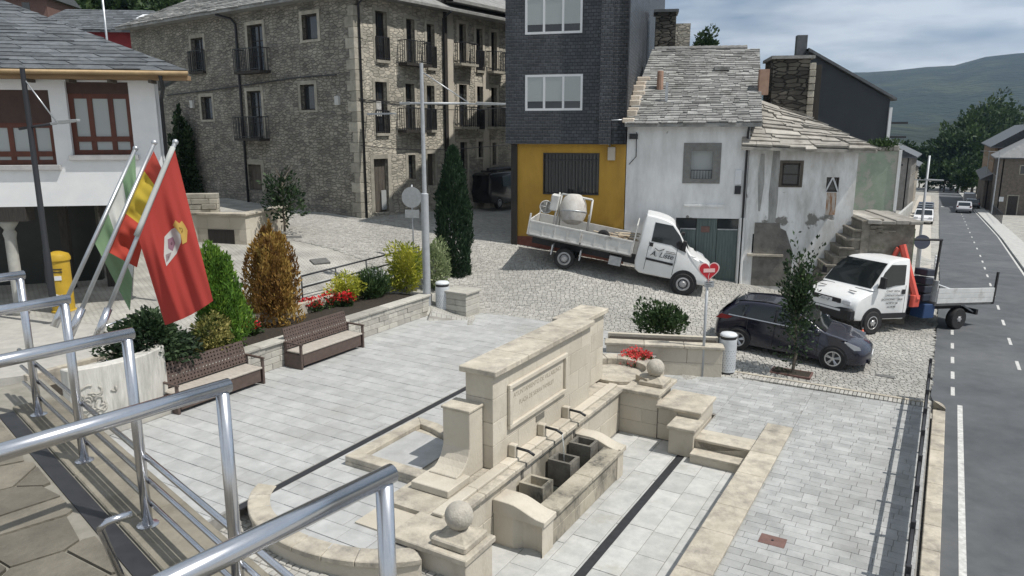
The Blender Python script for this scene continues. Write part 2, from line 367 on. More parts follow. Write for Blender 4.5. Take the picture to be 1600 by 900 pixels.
# ================================================================== TERRAIN
CTRL = []
def cp(px, py, z): q = P(px, py, z); CTRL.append((q.x, q.y, z))
for t in [(1067, 457, .50), (1118, 470, .30), (876, 417, 1.30), (805, 375, 1.80), (900, 400, 1.35), (960, 420, 1.05), (1160, 442, .45), (1170, 447, .42), (1270, 440, .30), (1000, 480, .30), (1000, 445, .75),
          (740, 340, 2.15), (780, 300, 2.35), (700, 320, 2.3), (565, 340, 2.40), (440, 318, 2.6), (330, 300, 2.75), (650, 395, 1.65), (500, 400, 1.85), (420, 440, 1.55), (560, 440, 1.2), (690, 420, 1.15), (750, 455, .62), (830, 430, 1.05),
          (750, 487, .30), (830, 497, .26), (890, 500, .26), (940, 505, .22), (830, 460, .68), (920, 460, .62),
          (1150, 548, -.12), (1130, 500, .12), (1200, 500, -.02), (1250, 520, -.2), (950, 545, .05), (1050, 545, -.02)]: cp(*t)
for u_, v_, z_ in [(3.4, 1.5, -.3), (3.4, 4, -.33), (3.4, 6.4, -.33), (-2, 5, -.36), (-8, 5, -.36), (-12, 5, -.36), (-12, 0, -.2), (-12, -8, -.1), (7, 6, -.38), (7, 4, -.33), (10, 6, zroad(10) + .02), (10, 3, -.35), (14, 6, zroad(14)), (14, 3, -.42), (20, 5, zroad(20)), (20, 1, zroad(20) + .2), (30, 4, zroad(30)), (45, 4, zroad(45)), (45, -10, zroad(45) + 2), (30, 12, zroad(30)), (10, 12, zroad(10)), (-10, 12, -.36), (60, 5, zroad(60)), (60, 15, zroad(60)),
                 (3, -9.5, 1.0), (0, -9.5, 1.05), (-4, -9.5, 1.1), (-8, -10, 1.0), (0, -13, 1.5), (-6, -13, 1.1), (-6, -17, 1.1), (-12, -14, 1.05), (0, -20, 2.0), (10, -30, 3.0), (-10, -25, 1.4), (25, -25, 3.2)]:
    q = W(u_, v_); CTRL.append((q.x, q.y, z_))
_c = np.array(CTRL); _n = len(_c)
_A = np.sqrt(((_c[:, None, :2] - _c[None, :, :2]) ** 2).sum(-1)); _Pm = np.c_[np.ones(_n), _c[:, :2]]
_S = np.block([[_A + np.eye(_n) * -.02, _Pm], [_Pm.T, np.zeros((3, 3))]])
_w = np.linalg.solve(_S, np.r_[_c[:, 2], 0, 0, 0])
def Zarr(xy):
    xy = np.atleast_2d(np.asarray(xy, float)); d = np.sqrt(((xy[:, None, :] - _c[None, :, :2]) ** 2).sum(-1))
    return d @ _w[:_n] + np.c_[np.ones(len(xy)), xy] @ _w[_n:]
def Z(x, y): return float(Zarr([(x, y)])[0])
def Zuv(u, v): q = W(u, v); return Z(q.x, q.y)

# graded ground, fine near and coarse far, one sheet
xs = np.r_[np.linspace(-3000, -120, 6), np.linspace(-70, -30, 9), np.arange(-26, 34.1, .6), np.linspace(40, 140, 18), np.linspace(200, 3000, 6)]
ys = np.r_[np.linspace(-300, -20, 4), np.arange(-6, 46.1, .6), np.linspace(50, 200, 20), np.linspace(260, 5000, 8)]
X, Y = np.meshgrid(xs, ys); pts = np.c_[X.ravel(), Y.ravel()]
zz = Zarr(pts); uu = (pts[:, 0] - O.x) * U.x + (pts[:, 1] - O.y) * U.y; vv = (pts[:, 0] - O.x) * V.x + (pts[:, 1] - O.y) * V.y
far = np.array([zroad(a) for a in uu]) + np.clip(-vv - 14, 0, 60) * .06
k = np.clip((np.maximum(np.abs(vv) - 26, uu - 34) / 14), 0, 1); k = k * k * (3 - 2 * k)
k = np.where(uu < -14, np.clip((-14 - uu) / 10, 0, 1), k)
zz = zz * (1 - k) + far * k - .03
rd = (vv > 6.2) & (vv < 14); zz = np.where(rd, np.array([zroad(a) for a in uu]) - .12, zz)
flat = (uu > -11) & (uu < 3.4) & (vv > -9.8) & (vv < 5.9); zz = np.where(flat & (uu < 2.6), -1.1, zz)
nx_, ny_ = len(xs), len(ys)
g = MB(); g.v = [(p[0], p[1], z) for p, z in zip(pts, zz)]; g.c = [.5] * len(g.v)
g.f = [(j * nx_ + i, j * nx_ + i + 1, (j + 1) * nx_ + i + 1, (j + 1) * nx_ + i) for j in range(ny_ - 1) for i in range(nx_ - 1)]; g.m = [0] * len(g.f)
street = struct(g.build('cobbled_street', m_terr, smooth=True))

# setts of the street, worked up to the houses
SROT = rad(-8); cs, ss = math.cos(SROT), math.sin(SROT)
SO = Vector((4, 24, 0))
def S2W(x, y, z=0): return Vector((SO.x + x * cs - y * ss, SO.y + x * ss + y * cs, z))
polys = []; centers = []
for q in courses(-24, 12, -8.5, 13, .165, .115, 'x', .22):
    cx, cy = ring(q); w = S2W(cx, cy); u_, v_ = uv(w)
    if v_ > 6.25 or (u_ < 3.5 and v_ > -.4) or (u_ < 4.35 and v_ <= -.4) or v_ < -19: continue
    if v_ < -8 and v_ > -11.8 and u_ < 3.6: continue
    px, py = proj((w.x, w.y, .8))
    if px < 300 or px > 1480 or py > 640 or py < 290: continue
    polys.append(q); centers.append((w.x, w.y))
zc = dict()
allp = [S2W(x, y) for q in polys for x, y in q]
def zf_s(x, y): w = S2W(x, y); return Z(w.x, w.y)
# fast batch height lookup
rest = MB(); items = []
arr = Zarr([(w.x, w.y) for w in allp]); ci = Zarr(centers)
for i, q in enumerate(polys):
    hz = arr[4 * i:4 * i + 4]; pr = [proj((allp[4 * i + j].x, allp[4 * i + j].y, hz[j])) for j in range(4)]
    items.append((area(pr), i))
items.sort(reverse=True)
for rank, (a, i) in enumerate(items):
    q = polys[i]; hz = arr[4 * i:4 * i + 4]; cx, cy = ring(q); r_ = random.random(); dz = random.uniform(-.004, .006)
    lo_, hi_ = [], []
    for j, (x, y) in enumerate(q):
        fx, fy = cx + (x - cx) * .95, cy + (y - cy) * .94; tx, ty = cx + (x - cx) * .86, cy + (y - cy) * .82
        a1, a2 = S2W(fx, fy), S2W(tx, ty)
        lo_.append((a1.x, a1.y, hz[j] - .03)); hi_.append((a2.x, a2.y, hz[j] * .85 + ci[i] * .15 + .006 + dz))
    mb = MB() if rank < 300 else rest
    mb.add(lo_ + hi_, [(4, 5, 6, 7), (0, 1, 5, 4), (1, 2, 6, 5), (2, 3, 7, 6), (3, 0, 4, 7)], r_)
    if rank < 300: mb.build('sett', m_sett, street, fix=False)
rest.build('setts', m_sett, street, fix=False)['kind'] = 'stuff'

# ================================================================== ROAD
rm = MB(); us = [-30, -12, -4, 0, 3, 5] + [5 + 3 * i for i in range(1, 18)] + [70, 90, 120, 160, 220, 300, 420]
def roadstrip(mb, f0, f1, dz, ul=us, mi=0):
    for a, b_ in zip(ul[:-1], ul[1:]):
        mb.add([W(a, f0(a), zroad(a) + dz), W(a, f1(a), zroad(a) + dz), W(b_, f1(b_), zroad(b_) + dz), W(b_, f0(b_), zroad(b_) + dz)], [(0, 1, 2, 3)], .5, mi)
rlu = lambda u: 6.62 if u < 3.9 else (6.62 - min(1, (u - 3.9) / .8) * .32 if u < 24 else 6.3 - (u - 24) * .012)
rru = lambda u: 10.35 if u < 60 else 10.35 - (u - 60) * .016
roadstrip(rm, rlu, rru, 0)
road = struct(rm.build('road', m_asph, fix=False))
def dash(u0, u1, vc_, w_, name='lane_marking'):
    w = w_ * .82; mb = MB(); n = max(1, int((u1 - u0) / 3)); ul = [u0 + (u1 - u0) * i / n for i in range(n + 1)]
    roadstrip(mb, lambda u: vc_(u) - w / 2, lambda u: vc_(u) + w / 2, .004, ul); mb.build(name, m_white, road, fix=False)
cl = lambda u: 8.45 if u < 40 else 8.45 - (u - 40) * .0095
u_ = 2.2
while u_ < 110: dash(u_, u_ + 1.15, cl, .11); u_ += 3.55 if u_ < 40 else 5.2
for u_ in (5.35, 7.1, 9.0, 11.1, 13.4): dash(u_, u_ + .85, lambda u: 6.78, .11)
for i in range(14): dash(17 + i * 1.5, 17 + i * 1.5 + .8, lambda u: 6.15 - .012 * (u - 17), .1)
dash(-12, 4.6, lambda u: 6.93, .13)
dash(-12, 150, lambda u: rru(u) - .12, .13)
for i in range(4): dash(112 + i * .01, 114, lambda u, i=i: 4.6 + i * 1.1, .55, 'crossing_stripe')
# far-side pavement with kerb
fm = MB()
roadstrip(fm, lambda u: rru(u) + .14, lambda u: rru(u) + 1.3, .12)
for a, b_ in zip(us[:-1], us[1:]): pass
farpave = struct(fm.build('far_pavement', m_concrete, fix=False))
km = MB()
for a, b_ in zip(us[1:-1], us[2:]):
    n = max(1, int((b_ - a) / 1.0)) if b_ < 70 else 1
    for i in range(n):
        s0, s1 = a + (b_ - a) * i / n, a + (b_ - a) * (i + 1) / n - .008
        mb = MB(); r0, r1 = rru(s0), rru(s1)
        mb.add([W(s0, r0, zroad(s0) - .1), W(s0, r0 + .15, zroad(s0) - .1), W(s1, r1 + .15, zroad(s1) - .1), W(s1, r1, zroad(s1) - .1),
                W(s0, r0 + .02, zroad(s0) + .125), W(s0, r0 + .15, zroad(s0) + .125), W(s1, r1 + .15, zroad(s1) + .125), W(s1, r1 + .02, zroad(s1) + .125)],
               [(4, 5, 6, 7), (0, 1, 5, 4), (1, 2, 6, 5), (2, 3, 7, 6), (3, 0, 4, 7)], random.random())
        if s0 > 4 and s0 < 60: mb.build('kerb_stone', m_concrete, farpave, fix=False)
        elif mb.v: km.v, km.f = km.v, km.f; km.add(mb.v, mb.f, .5)
km.build('kerb_stones', m_concrete, farpave, fix=False)['kind'] = 'stuff'
# left pavement down the street (concrete lay-by)
lm = MB(); ul2 = [15 + 3 * i for i in range(12)] + [56, 70, 90, 120, 160]
roadstrip(lm, lambda u: 3.9 - (u - 15) * .02, lambda u: 6.1 - (u - 15) * .02, .015, ul2)
struct(lm.build('lay_by', M('lay_by_concrete', (.40, .375, .33), (.50, .47, .42), 2, .9, .3, 40), fix=False))

# ================================================================== STREET-SIDE PAVEMENT (level ZP)
def UVW(x, y, z): return W(y, x, z)                # local x = v, local y = u
pvroot = MB(); pvroot.prism([(3.72, -12), (6.32, -12), (6.32, 3.72), (-.1, 3.5), (-.1, .7), (2.0, .7), (2.0, -.86), (3.72, -.86)], ZP - .3, ZP - .014)
pave = pvroot.build('pavement', m_joint); struct(pave); pave.location = O; pave.rotation_euler = (0, 0, -TH)
reg1 = [(3.72, -11), (6.3, -11), (6.3, 3.7), (3.72, 3.62)]; reg2 = [(2.02, -.85), (3.72, -.85), (3.72, 3.62), (2.02, 3.58)]; reg3 = [(-.1, .75), (2.02, .75), (2.02, 3.58), (-.1, 3.5)]
pcs = [c for c in (clip_convex(q, reg1) for q in courses(3.7, 6.3, -8, 3.7, .34, .19, 'x', .3)) if len(c) > 2 and area(c) > .004]
_cc = courses(-.1, 3.72, -.85, 3.7, .34, .19, 'x', .3)
for _r in (reg2, reg3): pcs += [c for c in (clip_convex(q, _r) for q in _cc) if len(c) > 2 and area(c) > .004]
lay(pave, pcs, ZP, .05, 'paver', m_paver, UVW, 300, .003, .004, .002)
# kerb of pale granite along the road
for i in range(18):
    a = -11 + i * .86
    if a > 3.4: break
    mb = MB(); mb.box((6.36, a, ZP - .35), (6.62, min(a + .85, 4.0), ZP + .015), random.random()); mb.build('kerb_stone', m_coping, pave, bevel=.012)
mb = MB(); arc = [(6.36, 3.78)] + [(6.36 + .26 * math.sin(t), 3.79 + .5 * math.cos(t)) for t in np.linspace(0, math.pi / 2, 7)] + [(6.62, 3.79)]
mb.prism(arc[1:], ZP - .35, ZP + .012); mb.build('kerb_stone', m_coping, pave)
# row of setts on edge and slab border beside the parked car
bd = MB(); 
for i in range(44):
    a = 1.9 + i * .1; mb = MB(); mb.box((a, 3.74, ZP - .1), (a + .085, 4.02, ZP + .004 + random.uniform(-.004, .004)), random.random()); mb.build('sett', m_sett, pave, bevel=.008)
mb = MB(); mb.box((1.3, 4.05, ZP - .1), (6.28, 4.16, ZP + .006)); mb.build('border_strip', m_coping, pave)
# manhole
hp = uv(P(1207, 845, ZP)); mh = uvthing('manhole_cover', 'rust red rectangular manhole cover set in the grey pavers', 'manhole', hp[0], hp[1], ZP)
mb = MB(); mb.box((-.2, -.15, -.02), (.2, .15, .006)); mb.build('lid', m_rust, mh); mb = MB(); mb.lathe([(.02, 0), (.02, .012)], 10, (0, 0, .004)); mb.build('lifting_hole', m_black, mh)
gp = uv(P(1383, 583, ZP)); mh = tag(MB().box((-.24, -.1, -.02), (.24, .1, .012)).build('drain_grate', m_drain), 'small dark rectangular drain grate beside the setts behind the car', 'grate'); mh.location = W(gp[0], gp[1], Zuv(*gp) + .01); mh.rotation_euler = (0, 0, -TH)

# ================================================================== UPPER PLAZA (level ZA)
ARC_C, ARC_R = (-1.5, -7.42), 1.45          # (v,u) centre of the rounded step
base = MB(); outer = [(-8.2, -11), (-3.2, -11), (-3.2, -8.75)]
arcp = [(ARC_C[0] + 2.05 * math.cos(t), ARC_C[1] + 1.45 * math.sin(t)) for t in np.linspace(math.pi + .35, 2 * math.pi - .55, 40)]
poly_pl = [(-8.2, -11), (-3.25, -11), (-3.25, -8.6)] + arcp + [(.0, -8.0), (.0, -.4), (-.1, 1.5), (-.1, 2.2), (-.4, 4.3), (-6.7, 4.5), (-8.2, 3.2)]
base.prism(poly_pl, -1.0, ZA - .014)
plaza = struct(base.build('plaza_pavement', m_joint)); plaza.location = O; plaza.rotation_euler = (0, 0, -TH)
regA = [(-8.2, -10.8), (-3.24, -10.8), (-3.24, 4.42), (-6.6, 4.48), (-8.2, 3.25)]
regB = [(-3.06, -8.2), (-1.9, -8.55), (-.9, -8.7), (-.42, -8.3), (-.42, 4.3), (-3.06, 4.4)]
pcs = [c for c in (clip_convex(q, regA) for q in courses(-8.2, -3.24, -10.8, 4.5, .62, .36, 'x', .12)) if len(c) > 2 and area(c) > .01]
pcs += [c for c in (clip_convex(q, regB) for q in courses(-3.06, .6, -8.8, 4.5, .62, .36, 'x', .12)) if len(c) > 2 and area(c) > .01]
lay(plaza, pcs, ZA, .05, 'paving_slab', m_slab, UVW, 300, .005, .006, .003)
# slot drain
mb = MB(); mb.box((-3.22, -8.55, ZA - .03), (-3.08, 4.3, ZA - .008)); sl = mb.build('slot_drain', m_black, plaza)
for i in range(30): pass
# rounded beige edging of the plaza, with riser
prev = None; tt = np.linspace(math.pi + .25, 2 * math.pi - .55, 10)
for a, b_ in zip(tt[:-1], tt[1:]):
    seg = np.linspace(a, b_ - .004, 6); mb = MB()
    o_ = [(ARC_C[0] + 2.1 * math.cos(t), ARC_C[1] + 1.5 * math.sin(t)) for t in seg]; i_ = [(ARC_C[0] + 1.74 * math.cos(t), ARC_C[1] + 1.14 * math.sin(t)) for t in seg]
    mb.prism(o_ + i_[::-1], ZA - .09, ZA + .006, random.random()); mb.build('edging_stone', m_coping, plaza, bevel=.012)
mb = MB(); o_ = [(ARC_C[0] + 2.06 * math.cos(t), ARC_C[1] + 1.46 * math.sin(t)) for t in np.linspace(math.pi + .25, 2 * math.pi - .55, 48)]; mb.prism(o_, -1, ZA - .09); mb.build('edging_riser', m_stone, plaza)

# setts in front of the rounded step
lowroot = MB(); lowroot.prism([(-8, -13.5), (1.0, -13.5), (1.0, -7.9), (-8, -7.9)], ZB - .4, ZB - .02)
low = struct(lowroot.build('sett_apron', m_joint)); low.location = O; low.rotation_euler = (0, 0, -TH)
pcs = [q for q in courses(-5, .95, -11.8, -8.0, .145, .14, 'x', .2)]
vis = [q for q in pcs if -40 < proj(UVW(*ring(q), ZB))[0] < 800 and 760 < proj(UVW(*ring(q), ZB))[1] < 960]
lay(low, vis, ZB, .05, 'sett', m_sett, UVW, 300, .010, .012, .004)

# court in front of the trough
cm = MB(); cm.prism([(-.1, -13), (3.6, -13), (3.6, -.1), (-.1, -.1)], ZC - .4, ZC - .012)
court = struct(cm.build('court_pavement', m_joint)); court.location = O; court.rotation_euler = (0, 0, -TH)
pcs = courses(.08, 1.66, -9.5, -.36, .95, .53, 'y', .1) + courses(1.82, 3.3, -9.5, -.9, .8, .49, 'y', .1)
lay(court, pcs, ZC, .05, 'paving_slab', m_court, UVW, 300, .005, .006, .003)
MB().box((1.66, -9.5, ZC - .03), (1.82, -.36, ZC - .006)).build('slot_drain', m_black, court)

# low wall with flat beige coping beside the court
lw = uvthing('low_wall', 'long low wall with flat beige coping between the court and the street pavement', 'wall', 0, 0, 0)
MB().box((3.26, -12, ZC - .1), (3.68, .5, ZP + .02)).build('body', m_stone, lw)
a = -10.5; i = 0
while a < .55:
    L = [1.25, .95, 1.4, 1.1][i % 4]; e = min(a + L - .008, .58)
    MB().box((3.2, a, ZP + .02), (3.74, e, ZP + .09), random.random()).build('coping_stone', m_coping, lw, bevel=.012); a += L; i += 1
# steps down to the court
st = uvthing('stone_steps', 'two beige stone steps leading down to the fountain court', 'steps')
for i, (zt, ue) in enumerate([(ZP + .0, -.86), (ZP - .215, -1.2)]):
    mb = MB(); mb.box((2.0, ue, ZC - .05), (3.24, -.3, zt - (.0 if i else -.003)), .3 + .4 * random.random()); mb.build('step', m_stone, st, bevel=.012)
    mb = MB(); mb.box((2.0, ue - .03, zt - .055), (3.245, ue + .36, zt + .006), .8); mb.build('tread', m_coping, st, bevel=.01)

# ================================================================== FOUNTAIN
ft = uvthing('fountain', 'long beige stone fountain wall with plaque, three spouts and trough', 'fountain')
def blocks(name, x0, x1, y0, y1, z0, z1, axis, L, h, mat, parent, face=.0, gap=.007, rows=None, bev=.008):
    """ashlar: each block its own mesh. axis 'y' = runs along u"""
    rows = rows or max(1, round((z1 - z0) / h)); hh = (z1 - z0) / rows; a0, a1 = (y0, y1) if axis == 'y' else (x0, x1)
    n = max(1, round((a1 - a0) / L))
    for r in range(rows):
        cuts = [a0] + [a0 + (a1 - a0) * (i + (.5 if r % 2 else 0) + random.uniform(-.12, .12)) / n for i in range(0 if r % 2 else 1, n)] + [a1]
        for s0, s1 in zip(cuts[:-1], cuts[1:]):
            if s1 - s0 < .06: continue
            d = random.uniform(0, face); mb = MB()
            if axis == 'y': mb.box((x0 - 0, s0 + gap / 2, z0 + r * hh + gap / 2), (x1 + d, s1 - gap / 2, z0 + (r + 1) * hh - gap / 2), random.random())
            else: mb.box((s0 + gap / 2, y0 - d, z0 + r * hh + gap / 2), (s1 - gap / 2, y1, z0 + (r + 1) * hh - gap / 2), random.random())
            mb.build(name, mat, parent, bevel=bev)
# podium
pod = [(-1.2, -7.95), (.02, -7.95), (.02, -.36), (.9, -.36), (.9, .75), (.55, 1.15), (.0, 1.45), (-.6, 1.5), (-1.2, 1.3)]
MB().prism(pod, -1.0, ZL - .075).build('podium_core', m_stone, ft)
blocks('podium_block', -.1, .05, -7.3, -.37, ZC, ZL - .09, 'y', 1.15, .5, m_stone, ft, rows=2)
# podium top slabs
for q in courses(-1.2, -.02, -7.3, -.4, .8, .9, 'y', .1): MB().prism(inset(q, .003), ZL - .075, ZL - .004, random.random()).build('podium_slab', m_coping, ft)
for i in range(7):
    a = -7.3 + i * .992
    MB().box((-.1, a, ZL - .09), (.14, a + .986, ZL + .004), random.random()).build('ledge_coping', m_coping, ft, bevel=.015)
    MB().box((-.22, a, ZL + .004), (-.02, a + .986, ZL + .06), random.random()).build('ledge_upstand', m_stone, ft, bevel=.012)
# return wall with its ball
blocks('return_wall_block', .05, .97, -.37, -.1, ZC, ZL - .09, 'x', .62, .45, m_stone, ft, rows=3)
MB().box((.12, -.43, ZL - .09), (1.02, .85, ZL + .005), .5).build('return_coping', m_coping, ft, bevel=.015)
def ballset(v_, u_, z_):
    MB().box((v_ - .3, u_ - .3, z_), (v_ + .3, u_ + .3, z_ + .11), .4).build('ball_plinth', m_coping, ft, bevel=.02)
    mb = MB(); mb.add([(v_ - .24, u_ - .24, z_ + .11), (v_ + .24, u_ - .24, z_ + .11), (v_ + .24, u_ + .24, z_ + .11), (v_ - .24, u_ + .24, z_ + .11), (v_ - .1, u_ - .1, z_ + .2), (v_ + .1, u_ - .1, z_ + .2), (v_ + .1, u_ + .1, z_ + .2), (v_ - .1, u_ + .1, z_ + .2)],
           [(0, 1, 5, 4), (1, 2, 6, 5), (2, 3, 7, 6), (3, 0, 4, 7), (4, 5, 6, 7)], .5); mb.build('ball_neck', m_coping, ft)
    MB().ball((v_, u_, z_ + .39), .21, 24, 14).build('stone_ball', M('ball_stone', (.33, .31, .27), (.48, .45, .39), 6, .9, .7, 30) if 'ball_stone' not in bpy.data.materials else bpy.data.materials['ball_stone'], ft, smooth=True)
ballset(.66, .28, ZL + .0)
# stepped blocks right of the return wall
blocks('stepped_block', .97, 1.93, -.34, .75, ZC, .07, 'x', .95, .4, m_stone, ft, rows=2)
MB().box((.93, -.4, .07), (1.98, .82, .15), .6).build('step_coping', m_coping, ft, bevel=.015)
blocks('pier_block', 1.45, 2.0, -.98, -.36, ZC, -.1, 'x', .55, .6, m_stone, ft, rows=1)
MB().box((1.41, -1.03, -.1), (2.04, -.34, -.02), .6).build('pier_coping', m_coping, ft, bevel=.015)
# near end block with ball
MB().box((-.42, -8.02, ZB - .35), (.9, -7.32, ZL - .1), .4).build('end_block', m_stone, ft, bevel=.01)
MB().box((-.46, -8.07, ZL - .1), (.94, -7.28, ZL - .002), .6).build('end_coping', m_coping, ft, bevel=.015)
ballset(.55, -7.66, ZL - .002)
# main wall
WF, WB, WN, WFAR, WT = -.22, -.78, -5.5, -1.5, 2.12
blocks('wall_block', WB, WF, WN, WFAR, ZL + .0, WT, 'y', 1.0, .43, m_stone, ft, rows=4, gap=.006, bev=.005)
a = WN - .07
for L in (1.15, 1.0, 1.05, .87): MB().box((WB - .09, a, WT), (WF + .1, a + L - .006, WT + .11), random.random()).build('coping_stone', m_coping, ft, bevel=.014); a += L
# second wall set back
blocks('wall_block', -1.1, -.56, -1.5, .0, ZL, 2.02, 'y', .8, .41, m_stone, ft, rows=4, gap=.006, bev=.005)
for a in (-1.45, -.7): MB().box((-1.19, a, 2.02), (-.47, a + .76, 2.13), random.random()).build('coping_stone', m_coping, ft, bevel=.014)
# scroll buttress at the near end
prof = [(-5.5, ZL), (-5.5, 1.55), (-5.92, 1.55), (-5.92, .98)] + [(-5.92 - .42 * (1 - math.cos(t)), .98 - .42 * math.sin(t)) for t in np.linspace(.2, math.pi / 2, 6)] + [(-6.34, ZL)]
MB().prismx(prof, -.98, -.42, .5).build('scroll_buttress', m_stone, ft, bevel=.012)
MB().box((-1.0, -5.95, 1.552), (-.4, -5.48, 1.6), .6).build('buttress_cap', m_coping, ft, bevel=.01)
MB().box((-1.05, -6.75, ZL), (-.3, -6.1, ZL + .13), .5).build('buttress_plinth', m_stone, ft, bevel=.012)
# plaque
def on_v(px, py, v_):                                    # pixel on the plane v = v_
    d = ray(px, py); t = (v_ - (CAM - O).dot(V)) / d.dot(V); q = CAM + d * t; return (q - O).dot(U), q.z
(pu0, pz0), (pu1, pz1) = on_v(806, 655, WF), on_v(892, 553, WF); pz1 = on_v(806, 597, WF)[1]
pu0, pu1, pz0, pz1 = -5.02, -2.72, .98, 1.82
fr = .09
for nm, a, b_ in (('plaque_frame', (pu0, pz1 - fr), (pu1, pz1)), ('plaque_frame', (pu0, pz0), (pu1, pz0 + fr)), ('plaque_frame', (pu0, pz0 + fr), (pu0 + fr, pz1 - fr)), ('plaque_frame', (pu1 - fr, pz0 + fr), (pu1, pz1 - fr))):
    MB().box((WF + .0, a[0], a[1]), (WF + .07, b_[0], b_[1]), .7).build(nm, m_stone, ft, bevel=.012)
MB().box((WF - .05, pu0 + fr, pz0 + fr), (WF + .008, pu1 - fr, pz1 - fr), .9).build('plaque', m_stone, ft)
m_eng = M('engraving', (.26, .23, .18), None, rough=.9)
text_mesh('inscription', 'AYUNTAMIENTO DE VILLABLINO', .125, m_eng, ft, (WF + .0085, (pu0 + pu1) / 2, 1.55), (rad(90), 0, rad(90)), .001, sx=1.0)
text_mesh('inscription', 'PLAZA DE SIERRA PAMBLEY', .125, m_eng, ft, (WF + .0085, (pu0 + pu1) / 2 - .05, 1.36), (rad(90), 0, rad(90)), .001, sx=.9)
MB().box((WF - .02, -3.95, .74), (WF + .012, -3.62, .86)).build('metal_plate', m_dstone, ft)
# spouts with streaks and water
for i, u_ in enumerate((-4.95, -3.85, -2.8)):
    MB().box((-.21, u_ - .06, ZL + .06), (-.06, u_ + .06, ZL + .3), .6).build('spout_block', m_stone, ft, bevel=.012)
    mb = MB(); mb.tube([(-.07, u_, ZL + .24), (.18, u_, ZL + .23), (.3, u_, ZL + .18)], .026, 8); mb.build('spout', m_dark, ft, smooth=True)
    MB().box((.1405, u_ - .016, ZL - .09), (.146, u_ + .016, ZL + .0), .5).build('drip_stain', m_dstone, ft)
    MB().box((.051, u_ - .05, ZC + .6), (.0565, u_ + .05, ZL - .092), .5).build('drip_stain', m_dstone, ft)
    if i == 1: MB().tube([(.3, u_, ZL + .17), (.335, u_, ZL - .1), (.35, u_, -.1)], .007, 6).build('water_jet', glassmat('water_jet', (.55, .6, .62), .1), ft, smooth=True)
MB().box((.0512, -4.6, ZC + .02), (.055, -2.9, ZL - .2)).build('damp_patch', M('damp', (.17, .155, .125), (.46, .42, .34), 3, .75, lo=.42, hi=.66, stretch=(1, 1, .5)), ft)
# trough
TZ = -.02
blocks('trough_block', .72, .98, -5.55, -2.75, ZC, TZ - .1, 'y', .8, .3, m_trough, ft, rows=2, gap=.005)
for a, b_ in ((-5.5, -4.1), (-4.1, -2.7)): MB().box((.68, a + .003, TZ - .1), (1.06, b_ - .003, TZ), random.random()).build('trough_rim', m_trough, ft, bevel=.02)
def endblk(u0, u1, s):
    p = [(.06, u0)] + ([(.45, u0)] + [(.5 + .26 - .26 * math.cos(t) , u0 + .16 * math.sin(t)) for t in np.linspace(.3, math.pi - .3, 6)] if s else []) + [(1.0, u0), (1.0, u1), (.06, u1)]
    MB().prism(p, ZC, TZ - .1, .6).build('trough_end', m_stone, ft, bevel=.008)
    cx = [(.06, TZ - .1), (1.05, TZ - .1), (1.05, TZ)] + [(1.0 - .62 * t, TZ + .16 * (t ** 2 * (3 - 2 * t))) for t in np.linspace(0, 1, 7)] + [(.06, TZ + .16)]
    MB().prismy(cx, u0 - .02, u1 + .02, .6).build('trough_end_cap', m_stone, ft, bevel=.01)
endblk(-5.95, -5.55, True); endblk(-2.75, -2.45, False)
MB().box((.05, -5.55, ZC), (.72, -2.75, ZC + .28)).build('trough_water', m_water, ft)
for u_ in (-4.95, -3.85, -2.95):
    b0, b1, z0, z1 = (.1, u_ - .2), (.58, u_ + .2), ZC + .1, TZ + .12
    mb = MB(); x0, y0 = b0; x1, y1 = b1; w = .06
    mb.box((x0, y0, z0), (x1, y1, z1 - .18)); mb.box((x0, y0, z1 - .18), (x1, y0 + w, z1)); mb.box((x0, y1 - w, z1 - .18), (x1, y1, z1)); mb.box((x0, y0 + w, z1 - .18), (x0 + w, y1 - w, z1)); mb.box((x1 - w, y0 + w, z1 - .18), (x1, y1 - w, z1))
    mb.build('stone_bucket', m_dstone if u_ > -4.5 else m_trough, ft)
# basin on the plaza side
bz = ZL + .08
rim_o = [(-2.75, -6.5), (-1.06, -6.5), (-1.06, -4.7), (-1.7, -4.62), (-2.2, -4.42), (-2.75, -4.35)]
ri = [(-2.48, -6.23), (-1.06, -6.23), (-1.06, -4.97), (-1.62, -4.9), (-2.15, -4.69), (-2.48, -4.62)]
MB().prism(rim_o, -.2, ZL - .03, .5).build('basin_floor', m_coping, ft)
for j in range(len(rim_o)):
    if j == 1: continue
    jj = (j + 1) % len(rim_o); MB().prism([rim_o[j], rim_o[jj], ri[jj], ri[j]], ZL - .03, bz, random.random()).build('basin_rim', m_coping, ft, bevel=.012)
MB().prism(inset(rim_o, .28), ZL - .03, ZL - .0, .5).build('basin_paving', m_slab, ft)
# half-round bench of the far basin
tt = np.linspace(-.55, math.pi * .95, 11)
for a, b_ in zip(tt[:-1], tt[1:]):
    seg = np.linspace(a, b_ - .012, 3); c = (-.42, .55)
    o_ = [(c[0] + 1.15 * math.cos(t), c[1] + 1.05 * math.sin(t)) for t in seg]; i_ = [(c[0] + .72 * math.cos(t), c[1] + .64 * math.sin(t)) for t in seg]
    MB().prism(o_ + i_[::-1], ZL - .2, ZL + .17, random.random()).build('round_bench', m_coping, ft, bevel=.012)
MB().prism([(-.42 + .735 * math.cos(t), .55 + .655 * math.sin(t)) for t in np.linspace(0, 2 * math.pi, 28, endpoint=False)], ZL - .06, ZL + .002).build('basin_paving', m_coping, ft)
